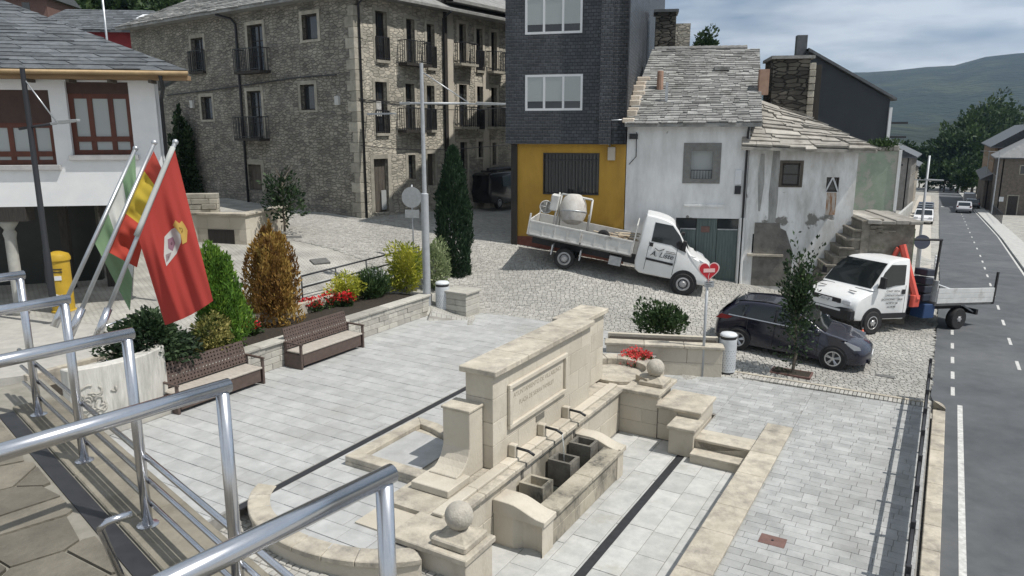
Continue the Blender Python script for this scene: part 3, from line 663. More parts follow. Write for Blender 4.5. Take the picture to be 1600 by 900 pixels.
# ================================================================== FOLIAGE
def leaf_mesh(mb, pts, dirs, sizes, wr=.45, rn=None):
    pts = np.asarray(pts); dirs = np.asarray(dirs); n = len(pts); sizes = np.asarray(sizes)[:, None]
    dirs = dirs / (np.linalg.norm(dirs, axis=1, keepdims=True) + 1e-9)
    rv = np.random.normal(size=(n, 3)); side = np.cross(dirs, rv); side /= (np.linalg.norm(side, axis=1, keepdims=True) + 1e-9)
    nor = np.cross(dirs, side)
    a = pts; b = pts + dirs * sizes * .5 + side * sizes * wr * .5 + nor * sizes * .08; c = pts + dirs * sizes; d = pts + dirs * sizes * .5 - side * sizes * wr * .5 + nor * sizes * .08
    V4 = np.stack([a, b, c, d], 1).reshape(-1, 3); o = len(mb.v)
    mb.v += V4.tolist(); rn = np.random.rand(n) if rn is None else rn; mb.c += np.repeat(rn, 4).tolist()
    mb.f += (np.arange(n * 4).reshape(-1, 4) + o).tolist(); mb.m += [0] * n
def lumpy(d, amp, seed, k=3.0):
    r = np.random.RandomState(seed); f = 0
    for i in range(5):
        w = r.normal(size=3) * k; f = f + np.sin(d @ w + r.rand() * 6.28)
    return 1 + amp * f / 2.5
def crown(name, parent, c, R3, n, leaf, mat, up=.35, lump=.22, shape='ball', seed=0, wr=.45, shell=.45, k=3.0):
    """leaves spread through a lumpy volume"""
    rs = np.random.RandomState(seed + 11)
    d = rs.normal(size=(n, 3)); d /= np.linalg.norm(d, axis=1, keepdims=True)
    r = 1 - shell * rs.rand(n) ** 1.6
    r = r * lumpy(d * np.array([1, 1, 1.0]), lump, seed, k)
    p = d * r[:, None]
    if shape == 'egg':                                   # pointed top, full foot
        t = (p[:, 2] + 1) / 2; w = np.clip(1.25 * np.power(np.clip(1 - t, 0, 1), .43) * np.power(np.clip(t + .12, 0, 2), .22), 0, 1.2)
        rr = np.hypot(p[:, 0], p[:, 1]) + 1e-6; tgt = w * np.clip(rr / np.sqrt(np.maximum(1 - np.clip(p[:, 2], -1, 1) ** 2, .02)), 0, 1.25)
        p[:, 0] *= tgt / rr; p[:, 1] *= tgt / rr
    elif shape == 'column':
        h = rs.rand(n) * 2 - 1; an = rs.rand(n) * 6.283; t = (h + 1) / 2
        w = np.minimum(1, np.power(np.clip((1 - t) * 2.3, 0, 1), .6)) * (.86 + .14 * np.clip(t * 5, 0, 1)) * (1 - .5 * rs.rand(n) ** 2.2)
        w *= 1 + lump * (np.sin(an * 3 + h * 7 + seed) * .5 + np.sin(an * 5 - h * 13) * .35)
        p = np.c_[np.cos(an) * w, np.sin(an) * w, h]
    p = p * np.array(R3) + np.array(c)
    out = p - np.array(c); out[:, 2] *= .4; out /= (np.linalg.norm(out, axis=1, keepdims=True) + 1e-6)
    dr = out * (1 - up) + np.array([0, 0, up]) * 1.4 + rs.normal(size=(n, 3)) * .45
    mb = MB(); tone = np.clip(.5 + .35 * (lumpy(d * 2, 1, seed + 3, 2.5) - 1) + rs.normal(size=n) * .2, 0, 1)
    leaf_mesh(mb, p, dr, leaf * (.6 + .8 * rs.rand(n)), wr, tone)
    return mb.build(name, mat, parent, fix=False)
def limbs(mb, base, top, r, n, spread, seed, k=7):
    rs = random.Random(seed); base = Vector(base); top = Vector(top); pts = [base.lerp(top, i / 6) + Vector((rs.uniform(-1, 1), rs.uniform(-1, 1), 0)) * .02 * (top - base).length for i in range(7)]
    pts[0] = base; mb.tube(pts, [r * (1 - .85 * i / 6) for i in range(7)], k)
    for i in range(n):
        t = rs.uniform(.25, .9); p = base.lerp(top, t); a = rs.uniform(0, 6.28); L = spread * rs.uniform(.6, 1)
        q = p + Vector((math.cos(a) * L, math.sin(a) * L, L * rs.uniform(.3, 1.0))); mb.tube([p, p.lerp(q, .5) + Vector((0, 0, .08 * L)), q], [r * .4, r * .28, r * .1], 5)
lf_gold = leafmat('gold_conifer', (.12, .055, .018), (.28, .16, .04), (.42, .29, .08))
lf_green = leafmat('bright_conifer', (.045, .10, .015), (.10, .21, .025), (.22, .34, .045))
lf_dark = leafmat('dark_leaf', (.010, .022, .010), (.022, .045, .018), (.07, .11, .05))
lf_cyp = leafmat('cypress', (.010, .026, .014), (.022, .05, .024), (.05, .09, .04))
lf_yel = leafmat('yellow_shrub', (.15, .2, .02), (.42, .44, .05), (.62, .58, .1))
lf_var = leafmat('variegated', (.05, .075, .02), (.22, .21, .06), (.5, .44, .16))
lf_mid = leafmat('mid_leaf', (.022, .045, .016), (.045, .085, .03), (.09, .14, .05))
lf_red = leafmat('red_petal', (.42, .008, .012), (.68, .02, .03), (.8, .06, .07))
lf_pink = leafmat('coral_petal', (.5, .04, .04), (.75, .08, .08), (.85, .2, .18))
lf_white = leafmat('white_petal', (.6, .62, .62), (.75, .77, .78))
lf_tree = leafmat('far_tree', (.012, .03, .012), (.03, .06, .02), (.06, .1, .03))
m_bark = M('bark', (.09, .075, .06), (.17, .145, .12), 12, .95, .7, 40)

# ================================================================== PLANTER WITH STONE FACE
PZ = 1.0
pl = uvthing('planter_wall', 'long raised planter with grey stone facing behind the two benches', 'planter')
MB().box((-8.42, -6.2, -.3), (-8.14, 3.2, PZ - .07)).build('core', m_joint, pl)
for r in range(4):
    hh = (PZ - .07 - ZA) / 4; a = -6.2
    while a < 3.2:
        L = random.uniform(.3, .62); e = min(a + L, 3.2); MB().box((-8.2, a + .004, ZA + r * hh + .004), (-8.1 + random.uniform(-.008, .012), e - .004, ZA + (r + 1) * hh - .004), random.random()).build('facing_stone', m_ashlar, pl, bevel=.008); a = e
a = -6.25
while a < 3.2:
    L = random.uniform(.7, 1.0); e = min(a + L, 3.25); MB().box((-8.45, a + .003, PZ - .07), (-8.05, e - .003, PZ), random.random()).build('coping_stone', m_ashlar, pl, bevel=.012); a = e
MB().box((-9.9, -8.2, -.2), (-8.42, 3.2, PZ - .09)).build('soil_bed', m_soil, pl)
MB().box((-10.05, -8.2, -.2), (-9.9, 4.0, PZ + .25)).build('back_kerb', m_coping, pl, bevel=.01)
MB().box((-8.9, 3.2, -.3), (-8.14, 3.42, PZ - .02)).build('end_wall', m_ashlar, pl, bevel=.01)
pr = uvthing('stone_pier', 'short square stone pier beside the metal bin under the cypress', 'pier')
for r in range(5):
    z0 = .1 + r * .19; c_ = [-7.72, -7.28, -6.85] if r % 2 else [-7.72, -6.85]
    for a, b_ in zip(c_[:-1], c_[1:]): MB().box((a + .004, 3.5 - random.uniform(0, .012), z0 + .004), (b_ - .004, 4.3, z0 + .186), random.random()).build('stone', m_ashlar, pr, bevel=.01)
MB().box((-7.77, 3.45, 1.05), (-6.8, 4.35, 1.12), .5).build('coping', m_ashlar, pr, bevel=.012)

# plants in the planter
def plant(name, label, cat, u, v, z, group=None): return uvthing(name, label, cat, u, v, z, 0, group)
def at_uv(px, py, z): q = P(px, py, z); return uv(q)
u_, v_ = at_uv(452, 500, PZ); t = plant('conifer', 'golden brown pointed conifer in the planter behind the far bench', 'shrub', u_, v_ - .55, PZ - .1)
crown('foliage', t, (0, 0, 1.2), (.74, .78, 1.28), 9000, .13, lf_gold, .75, .26, 'egg', 3, .35, .45); crown('foliage', t, (-.22, .1, 1.45), (.42, .45, 1.2), 4000, .13, lf_gold, .8, .28, 'egg', 103, .35, .45); crown('foliage', t, (.25, -.12, 1.4), (.42, .42, 1.15), 4000, .13, lf_gold, .8, .28, 'egg', 104, .35, .45); mb = MB(); limbs(mb, (0, 0, 0), (0, 0, 2.2), .05, 6, .4, 1); mb.build('trunk', m_bark, t)
u_, v_ = at_uv(372, 545, PZ); t = plant('conifer', 'bright green conical conifer in the planter beside the red flag', 'shrub', u_, v_ - .5, PZ - .1)
crown('foliage', t, (0, 0, 1.2), (.64, .66, 1.25), 9500, .12, lf_green, .75, .26, 'egg', 5, .3, .45); crown('foliage', t, (-.2, .05, 1.5), (.36, .4, 1.25), 4500, .12, lf_green, .8, .28, 'egg', 105, .3, .45); mb = MB(); limbs(mb, (0, 0, 0), (0, 0, 2.2), .05, 6, .35, 2); mb.build('trunk', m_bark, t)
u_, v_ = at_uv(335, 555, PZ); t = plant('variegated_bush', 'cream and green variegated bush below the tip of the red flag', 'bush', u_, v_ - .1, PZ - .1)
crown('foliage', t, (0, 0, .48), (.45, .5, .52), 2600, .085, lf_var, .3, .3, 'ball', 7, .55, .6); mb = MB(); limbs(mb, (0, 0, 0), (0, 0, .7), .025, 7, .3, 3); mb.build('trunk', m_bark, t)
u_, v_ = at_uv(262, 585, PZ); t = plant('laurel_bush', 'large dark glossy leaved bush behind the near bench', 'bush', u_, v_ - .45, PZ - .1)
crown('foliage', t, (0, 0, .75), (.68, .8, .75), 5200, .12, lf_dark, .2, .28, 'ball', 9, .5, .7); mb = MB(); limbs(mb, (0, 0, 0), (0, 0, 1.1), .04, 10, .5, 4); mb.build('trunk', m_bark, t)
u_, v_ = at_uv(550, 468, PZ); t = plant('yellow_bush', 'small round yellow green bush on the planter edge between red flowers and dark plant', 'bush', u_, v_ - .25, PZ - .08)
crown('foliage', t, (0, 0, .36), (.5, .5, .42), 2600, .11, lf_yel, .3, .4, 'ball', 13, .3, .7); mb = MB(); limbs(mb, (0, 0, 0), (0, 0, .5), .02, 6, .3, 5); mb.build('trunk', m_bark, t)
u_, v_ = at_uv(643, 452, PZ); t = plant('yellow_bush', 'taller yellow green bush hanging over the planter corner by the lamp post', 'bush', u_, v_ - .2, PZ - .08)
crown('foliage', t, (0, 0, .72), (.56, .56, .8), 4200, .14, lf_yel, .3, .4, 'ball', 17, .26, .7); mb = MB(); limbs(mb, (0, 0, 0), (0, 0, 1.0), .03, 8, .35, 6); mb.build('trunk', m_bark, t)
t = plant('pale_bush', 'pale grey green bush just behind the lamp post base', 'bush', u_ + 1.15, v_ + .2, PZ - .35)
crown('foliage', t, (0, 0, .95), (.42, .42, .9), 3000, .11, leafmat('pale_leaf', (.1, .15, .06), (.28, .34, .17), (.45, .5, .3)), .4, .25, 'ball', 19, .35, .5); mb = MB(); limbs(mb, (0, 0, 0), (0, 0, 1.2), .03, 8, .3, 7); mb.build('trunk', m_bark, t)
u_, v_ = at_uv(597, 462, PZ); t = plant('dark_plant', 'dark spiky green plant between the two yellow bushes', 'plant', u_, v_ - .4, PZ - .08)
crown('foliage', t, (0, 0, .3), (.5, .55, .5), 1800, .26, lf_mid, .7, .2, 'ball', 23, .14, .7)
crown('flower', t, (.05, .1, .72), (.35, .35, .2), 420, .05, lf_white, .3, .3, 'ball', 24, .8, .8)
for i, (px, py, s, lab) in enumerate([(492, 482, .3, 'low red geranium clump at the foot of the golden conifer'), (520, 475, .34, 'broad red geranium clump midway along the planter edge'), (547, 474, .2, 'small red geranium clump in front of the round yellow bush'), (398, 518, .24, 'small red geranium between the green and golden conifers')]):
    u_, v_ = at_uv(px, py, PZ); t = plant('geranium', lab, 'flowers', u_, v_ - .15, PZ - .08, 'geraniums in the planter')
    crown('foliage', t, (0, 0, .12), (s, s, .18), 500, .09, lf_mid, .3, .2, 'ball', 30 + i, .8, .7); crown('flower', t, (0, 0, .24), (s * .95, s * .95, .16), 420, .055, lf_red, .4, .35, 'ball', 40 + i, .9, .8)
# cypress behind the pier
u_, v_ = at_uv(703, 432, .95); t = plant('cypress', 'tall dark columnar cypress behind the stone pier', 'tree', u_ + .3, v_, .55)
crown('foliage', t, (0, 0, 2.55), (.62, .62, 2.5), 16000, .15, lf_cyp, .85, .2, 'column', 51, .28); mb = MB(); limbs(mb, (0, 0, 0), (0, 0, 4.6), .07, 0, .3, 8); mb.build('trunk', m_bark, t)
# handrail and step edges behind the planter
hr = thing('ramp_handrail', 'thin grey handrail behind the planter bushes', 'handrail'); a, b_ = P(472, 452, 1.55), P(655, 398, 1.75)
zb = 1.05
for nm, dz in (('rail', .9), ('rail', .55)): MB().tube([(a.x, a.y, zb + dz), (b_.x, b_.y, zb + dz + .1)], .03, 8).build(nm, m_dark, hr, smooth=True)
for i in range(5):
    q = a.lerp(b_, i / 4); MB().tube([(q.x, q.y, .7), (q.x, q.y, zb + .9 + .025 * i)], .026, 8).build('post', m_dark, hr, smooth=True)
a, b_ = a + Vector((-.2, .5, 0)), b_ + Vector((-.2, .5, 0)); dn = Vector((b_.y - a.y, a.x - b_.x, 0)).normalized()
sp = thing('ramp_steps', 'three long grey stone step edges behind the handrail', 'steps')
for i in range(3):
    z0 = 1.22 + i * .15; off = -dn * (i * .55); p0, p1 = a + off, b_ + off + (b_ - a) * .05
    mb = MB(); q = [(p0.x, p0.y), (p1.x, p1.y), (p1.x - dn.x * .6, p1.y - dn.y * .6), (p0.x - dn.x * .6, p0.y - dn.y * .6)]; mb.prism(q, .4, z0, .5); mb.build('step', m_concrete, sp)

# ================================================================== BENCHES
def make_bench(label, u, v):
    b = uvthing('bench', label, 'bench', u, v, ZA, 0, 'perforated metal benches by the planter'); L = 1.12
    MB().box((-.30, -L, .38), (.26, L, .43)).build('seat', m_seat, b, bevel=.012)
    mb = MB(); mb.box((.2, -L + .05, .08), (.235, L - .05, .375)); mb.box((-.28, -L + .06, .1), (-.24, L - .06, .36)); mb.build('apron', m_brown, b)
    for i in range(20): pass
    # perforated back: lattice with real holes, leaning back
    back = MB(); tl = Vector((-.34, 0, 0)); ca, sa = math.cos(rad(14)), math.sin(rad(14))
    def bp(y, h, d): return (-.27 - h * sa - d * ca, y, .47 + h * ca - d * sa * 0)
    nh, nv = 6, 26; H_ = .5
    def slab(y0, y1, h0, h1):
        q = [bp(y, h, d) for d in (0, .03) for (y, h) in ((y0, h0), (y1, h0), (y1, h1), (y0, h1))]
        back.add(q, [(0, 1, 2, 3), (7, 6, 5, 4), (0, 4, 5, 1), (1, 5, 6, 2), (2, 6, 7, 3), (3, 7, 4, 0)], .5)
    hs = [H_ * i / nh for i in range(nh + 1)]
    for h in hs: slab(-L, L, h - .022 if h > 0 else 0, h + .022)
    for i in range(nv + 1):
        y = -L + 2 * L * i / nv
        for h0, h1 in zip(hs[:-1], hs[1:]): slab(max(-L, y - .026), min(L, y + .026), h0 + .022, h1 - .022)
    back.build('backrest', m_brown, b)
    for s in (-1, 1):
        y = s * (L + .02); mb = MB(); mb.box((-.34, y - .03, 0), (.27, y + .03, .37)); mb.build('leg', m_brown, b, bevel=.008)
        mb = MB(); mb.box((.21, y - .03, .37), (.27, y + .03, .62)); mb.box((-.4, y - .03, .62), (.3, y + .03, .66)); mb.box((-.34, y - .025, .37), (-.28, y + .025, .62)); mb.build('armrest', m_brown, b, bevel=.006)
    return b
ub, vb = at_uv(577, 545, ZA); make_bench('brown perforated bench under the golden conifer and red geraniums', -1.85, -7.72)
make_bench('brown perforated bench below the dark laurel beside the carved stone', -5.35, -7.72)

# ================================================================== CARVED STONE + WALL LEFT
sl = uvthing('carved_stone', 'pale curved stone slab with carved relief beside the steel railing', 'monument', -7.35, -7.78, ZA)
tt = np.linspace(-1, 1, 15)
o_ = [(.10 - .32 * t * t + .0, t * 1.02) for t in tt]
MB().prism([(x, y) for x, y in o_] + [(x - .28, y) for x, y in o_[::-1]], .28, 1.42).build('slab', M('relief_stone', (.47, .46, .42), (.60, .59, .55), 3, .85, .5, 20, stretch=(2, 2, .4), c3=(.27, .265, .245), s3=1.2, f3=(.5, .72)), sl, bevel=.02)
MB().box((-.5, -1.15, 0), (.12, 1.2, .28)).build('plinth', m_ashlar, sl, bevel=.015)
rl = MB(); rs = random.Random(4)
for i in range(16):
    y0, z0 = rs.uniform(-.86, -.35), rs.uniform(.45, 1.2); a0 = rs.uniform(0, 6.28); pp = []
    for j in range(7):
        y0 += .045 * math.cos(a0); z0 += .045 * math.sin(a0); a0 += rs.uniform(.1, .9); t = y0 / 1.02; pp.append((.105 - .32 * t * t, max(-.95, min(-.3, y0)), max(.36, min(1.34, z0))))
    rl.tube(pp, .022, 5)
rl.build('relief', m_ashlar, sl, smooth=True)
for i in range(9):
    for r in range(2): MB().box((-8.3, -10.2 + i * .45, ZA + r * .14), (-8.16 + random.uniform(-.01, .01), -10.2 + i * .45 + .44, ZA + r * .14 + .135), random.random()).build('facing_stone', m_ashlar, pl, bevel=.008)

# ================================================================== BINS
m_bin = M('bin_grey', (.50, .53, .56), (.60, .63, .66), 6, .5, metal=.2)
def make_bin(label, u, v, z, h=.92):
    b = uvthing('litter_bin', label, 'litter bin', u, v, z, 0, 'perforated metal litter bins'); r = .23
    MB().lathe([(r, .04), (r, h - .17)], 28).build('body', m_bin, b, smooth=True).modifiers.new('e', 'EDGE_SPLIT').split_angle = rad(40)
    MB().lathe([(r * .9, 0), (r * .9, .04)], 24).build('foot', m_black, b)
    MB().lathe([(r * .93, h - .17), (r * .93, h - .09)], 28).build('opening', m_black, b)
    MB().lathe([(r, h - .09), (r * 1.02, h - .06), (r * .85, h - .015), (r * .4, h + .005), (.01, h + .008)], 28).build('lid', M('bin_lid', (.62, .65, .68), None, rough=.4) if 'bin_lid' not in bpy.data.materials else bpy.data.materials['bin_lid'], b, smooth=True)
    d = MB()
    for i in range(9):
        for j in range(20):
            w = 2 * math.pi * (j + .5 * (i % 2)) / 20; z0 = .12 + i * .066; x, y = math.cos(w), math.sin(w); s = .011
            d.add([((r + .002) * x - y * s, (r + .002) * y + x * s, z0), ((r + .002) * x, (r + .002) * y, z0 - s), ((r + .002) * x + y * s, (r + .002) * y - x * s, z0), ((r + .002) * x, (r + .002) * y, z0 + s)], [(0, 1, 2, 3)])
    d.build('perforations', m_dark, b, fix=False)['kind'] = 'stuff'
    return b
u_, v_ = at_uv(692, 490, ZA); make_bin('grey perforated litter bin between the lamp post and the stone pier', u_, v_, ZA, 1.1)
u_, v_ = at_uv(1135, 581, ZP); make_bin('grey perforated litter bin at the end of the beige flower wall', u_, v_, ZP, 1.12)

# ================================================================== LAMP POST (plaza) AND LEFT LAMP
def arm_head(p, d, L, parent, nm='lamp_head'):
    q = p + d * L; s = Vector((-d.y, d.x, 0)); mb = MB()
    for a, b_, w, h in ((0, .35, .07, .03), (.35, 1, .15, .045)):
        A, B = p.lerp(q, a), p.lerp(q, b_); mb.add([A + s * w * .6 + Vector((0, 0, -h)), A - s * w * .6 + Vector((0, 0, -h)), B - s * w * .35 + Vector((0, 0, -h)), B + s * w * .35 + Vector((0, 0, -h)),
            A + s * w + Vector((0, 0, h)), A - s * w + Vector((0, 0, h)), B - s * w * .5 + Vector((0, 0, h * .3)), B + s * w * .5 + Vector((0, 0, h * .3))], [(3, 2, 1, 0), (4, 5, 6, 7), (0, 1, 5, 4), (1, 2, 6, 5), (2, 3, 7, 6), (3, 0, 4, 7)])
    return mb.build(nm, m_pole, parent, bevel=.006)
def lamp_post(label, base, zmid, ztop, zarm, dirr, Lr, Ll, r0=.125, r1=.07, mat=m_pole):
    t = thing('lamp_post', label, 'street lamp', base)
    MB().lathe([(r0 * 1.5, 0), (r0 * 1.5, .02), (r0, .03), (r0 * .98, zmid), (r1, zmid + .03), (r1 * .8, ztop)], 16).build('pole', mat, t, smooth=True).modifiers.new('e', 'EDGE_SPLIT').split_angle = rad(50)
    d = Vector(dirr).normalized(); p = Vector((0, 0, zarm))
    MB().tube([p - d * Ll, p + d * Lr * .55], .035, 8).build('arm', mat, t, smooth=True)
    arm_head(p + d * Lr * .45, d, Lr * .55, t); 
    if Ll > .4: arm_head(p - d * Ll * .3, -d, Ll * .7, t)
    MB().tube([(0, 0, ztop - .25), p + d * Lr * .55 + Vector((0, 0, .03))], .018, 6).build('stay', m_galv, t, smooth=True)
    MB().box((-r0 - .004, -.06, .6), (r0 * .2, .06, 1.0)).build('inspection_door', mat, t)
    return t
u_, v_ = at_uv(668, 491, ZA); b0 = W(u_, v_, ZA)
lamp_post('tall grey lamp post with crossing arm beside the perforated bin', b0, 3.95, 7.95, 6.75, (1, .12, .0), 2.6, .7)
q = P(84, 478, 1.65); lamp_post('slim dark lamp post standing before the white arcaded building', q, 1.5, 6.1, 4.65, (1, -.1, .14), 1.35, .3, .09, .075, m_dark)
# lamp on the stone facade is added with that building

# ================================================================== SIGNS
def post(parent, h, r=.03, mat=None): return MB().lathe([(r, -.05), (r, h)], 12).build('post', mat or m_pole, parent, smooth=True)
q = P(647, 420, 1.2); sg = thing('road_sign', 'back of a round grey road sign beside the planter lamp post', 'road sign', (q.x, q.y, 1.0), rad(-12))
post(sg, 3.3); MB().lathe([(.38, -.01), (.38, .012)], 28, (0, -.04, 2.85), 'y').build('disc', m_galv, sg); MB().box((-.27, -.052, 2.1), (.27, -.035, 2.4)).build('plate', m_galv, sg)
hp = P(1097, 588, ZP); hs = thing('heart_sign', 'red heart sign with pale border on a grey post', 'sign', hp, rad(8))
HH = 2.62; post(hs, HH, .036)
hpts = []
for t in np.linspace(0, 2 * math.pi, 44, endpoint=False): hpts.append((16 * math.sin(t) ** 3 / 16, (13 * math.cos(t) - 5 * math.cos(2 * t) - 2 * math.cos(3 * t) - math.cos(4 * t)) / 16))
def heart(s, y0, y1): return MB().prismy([(x * s, z * s + HH + .28) for x, z in hpts], y0, y1)
heart(.29, -.055, -.04).build('border', M('pale_pink', (.62, .45, .45), None, rough=.5), hs); heart(.255, -.062, -.0555).build('heart', M('heart_red', (.42, .018, .03), None, rough=.45), hs)
MB().box((-.15, -.068, HH + .24), (.16, -.0625, HH + .34)).build('name_plate', M('plate_pink', (.68, .45, .44), None, rough=.5), hs)
mb = MB(); zz_ = [.56, .46, .36]; 
for a, b_ in (((0, .49), (.012, .36)), ((.012, .22), (-.012, .12)), ((-.012, .12), (.012, .02)), ((.012, .02), (0, -.03))): mb.tube([(a[0], -.064, HH + a[1]), (b_[0], -.064, HH + b_[1])], .009, 5)
mb.build('crack_line', bpy.data.materials['pale_pink'], hs)
mb = MB(); mb.box((-.1, -.06, HH - .16), (.16, -.04, HH + .0)); mb.build('lower_plate', m_galv, hs); 
mp_ = MB()
for i in range(3): mp_.box((-.07, -.064, HH - .13 + i * .045), (.11 - .04 * (i % 2), -.0605, HH - .115 + i * .045))
mp_.build('lettering', m_dark, hs)

# ================================================================== FLOWER WALL, POT, TREES ON THE RIGHT
fw = uvthing('flower_wall', 'low beige stone planter wall behind the geranium pot', 'wall', 0, 0, 0)
fa, fb = at_uv(946, 575, ZP + .1), at_uv(1127, 590, ZP)
fu = Vector((fb[1] - fa[1], fb[0] - fa[0])); fL = fu.length; fang = math.atan2(fu.y, fu.x)
fw.location = W(fa[0], fa[1], 0); fw.rotation_euler = (0, 0, -TH + fang)
for r in range(2):
    c_ = [0, fL * .33, fL * .7, fL] if r else [0, fL * .5, fL]
    for a, b_ in zip(c_[:-1], c_[1:]): MB().box((a + .003, 0 - random.uniform(0, .004), -.4 + r * .52), (b_ - .003, .3, .12 + r * .4 - .004), random.random()).build('stone_block', m_stone, fw, bevel=.008)
for i in range(3): MB().box((-.04 + i * (fL + .08) / 3, -.06, .52), (-.04 + (i + 1) * (fL + .08) / 3 - .006, .36, .6), random.random()).build('coping_stone', m_coping, fw, bevel=.014)
MB().box((0.05, .3, -.3), (fL - .05, 1.25, .42)).build('soil_bed', m_soil, fw); MB().box((0, 1.25, -.3), (fL, 1.4, .5)).build('back_wall', m_stone, fw)
q = P(1036, 512, .5); t = thing('leafy_bush', 'round green leafy bush behind the beige flower wall', 'bush', (q.x, q.y + .1, .3))
crown('foliage', t, (0, 0, .38), (.8, .42, .48), 2600, .12, lf_mid, .45, .3, 'ball', 61, .5, .75); mb = MB(); limbs(mb, (0, 0, 0), (0, 0, .8), .02, 10, .4, 9); mb.build('stems', m_bark, t)
u_, v_ = at_uv(988, 583, .1); t = uvthing('flower_pot', 'coral red geraniums in a stone pot beside the round bench', 'flowers', u_ + .05, v_ + .1, ZP + .1)
MB().lathe([(.16, 0), (.2, .1), (.235, .4), (.25, .42), (.22, .42), (.2, .38)], 18).build('pot', m_coping, t, smooth=True)
crown('foliage', t, (0, 0, .5), (.42, .42, .25), 900, .1, lf_mid, .3, .2, 'ball', 63, .8, .7); crown('flower', t, (0, 0, .62), (.45, .45, .24), 2600, .045, lf_pink, .4, .3, 'ball', 64, .9, .7)
q = P(1238, 582, ZP); zt = Z(q.x, q.y); t = thing('young_tree', 'slender young street tree with dark leaves beside the parked car', 'tree', (q.x, q.y, ZP))
crown('foliage', t, (0, 0, 1.9), (.46, .46, 1.5), 1500, .12, lf_dark, .5, .5, 'ball', 71, .5, .95, 5); crown('twig_leaf', t, (.05, 0, 2.3), (.36, .36, 1.15), 550, .12, lf_mid, .55, .4, 'ball', 72, .5, .9)
mb = MB(); limbs(mb, (0, 0, 0), (0, 0, 3.3), .045, 18, .4, 11); mb.build('trunk', m_bark, t)
gt = uvthing('tree_pit', 'rusty tree pit frame around the young street tree trunk', 'tree grate', *uv(q), ZP)
mb = MB(); mb.box((-.55, -.28, -.05), (.5, -.24, .012)); mb.box((-.55, .24, -.05), (.5, .28, .012)); mb.box((-.55, -.24, -.05), (-.51, .24, .012)); mb.box((.46, -.24, -.05), (.5, .24, .012)); mb.build('frame', m_rust, gt); MB().box((-.51, -.24, -.05), (.46, .24, .006)).build('earth', m_soil, gt)

# ================================================================== ROADSIDE FENCE
fc = uvthing('roadside_fence', 'low black metal fence along the pavement edge by the road', 'fence')
a = -9.5; i = 0
FV = 6.2
while a < 4.6:
    MB().box((FV - .035, a - .035, ZP - .02), (FV + .035, a + .035, ZP + .98)).build('post', m_black, fc, bevel=.008); a += 1.28; i += 1
for z0 in (.55, .82): MB().box((FV - .02, -9.5, ZP + z0), (FV + .02, 4.55, ZP + z0 + .05)).build('rail', m_black, fc)
MB().box((FV - .012, -9.5, ZP + .12), (FV + .012, 4.55, ZP + .54)).build('panel', m_black, fc)

# ================================================================== BALCONY IN THE FOREGROUND
ZT = 4.35; ZR = 5.3
bal = MB()
corners = [P(600, 745, ZR), P(295, 600, ZR), P(155, 515, ZR), P(75, 462, ZR), P(30, 430, ZR)]
cd = (corners[4] - corners[0]).normalized(); corners = [corners[0] + cd * (i * (corners[4] - corners[0]).length / 4) for i in range(5)]
rdir = -(U * .97 + V * .12).normalized()                 # rails run back to the house wall
ed = cd; en = Vector((ed.y, -ed.x, 0));
if en.dot(U) < 0: en = -en
feet = [c + rdir * .0 for c in corners]
e0 = corners[0] - ed * 2.2 + en * .22; e1 = corners[4] + ed * .9 + en * .22
bq = [(e0.x, e0.y), (e1.x, e1.y), (e1.x - en.x * 3.2, e1.y - en.y * 3.2), (e0.x - en.x * 3.2, e0.y - en.y * 3.2)]
bal.prism(bq, ZT - .35, ZT - .015)
balc = struct(bal.build('balcony_floor', M('flag_joint', (.20, .19, .16), (.27, .255, .22), 9, .95)))
# irregular flagstones: voronoi cells
seeds = []
for i in range(19):
    for j in range(11): seeds.append((i * .31 + random.uniform(-.1, .1), j * .30 + random.uniform(-.1, .1)))
def BL(x, y): q = e0 + ed * x - en * y; return (q.x, q.y)
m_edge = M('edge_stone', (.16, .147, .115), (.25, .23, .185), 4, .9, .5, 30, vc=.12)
for s_ in seeds:
    if not (-.1 < s_[0] < 5.6 and .3 < s_[1] < 3.2): continue
    cell = [(s_[0] - 1, s_[1] - 1), (s_[0] + 1, s_[1] - 1), (s_[0] + 1, s_[1] + 1), (s_[0] - 1, s_[1] + 1)]
    for r_ in seeds:
        if r_ is s_: continue
        dx, dy = r_[0] - s_[0], r_[1] - s_[1]
        if dx * dx + dy * dy > 2.2: continue
        mx_, my_ = (r_[0] + s_[0]) / 2, (r_[1] + s_[1]) / 2; cell = clip(cell, dx, dy, dx * mx_ + dy * my_)
        if len(cell) < 3: break
    cell = clip(cell, 0, -1, -.42) if len(cell) > 2 else cell; cell = clip(cell, 0, 1, 3.15) if len(cell) > 2 else cell
    cell = inset(cell, .009) if len(cell) > 2 else []
    if len(cell) > 2 and area(cell) > .01:
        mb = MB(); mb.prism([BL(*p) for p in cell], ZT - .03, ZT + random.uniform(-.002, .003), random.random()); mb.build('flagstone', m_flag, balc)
for i in range(9): 
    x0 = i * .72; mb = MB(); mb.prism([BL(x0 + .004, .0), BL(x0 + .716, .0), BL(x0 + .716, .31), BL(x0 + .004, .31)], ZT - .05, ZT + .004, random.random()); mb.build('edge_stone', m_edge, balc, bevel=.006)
mb = MB(); mb.prism([BL(0, .32), BL(6.4, .32), BL(6.4, .41), BL(0, .41)], ZT - .03, ZT - .008); mb.build('drain_channel', m_black, balc)  # railing's thick cast shadow painted as a black strip in the floor
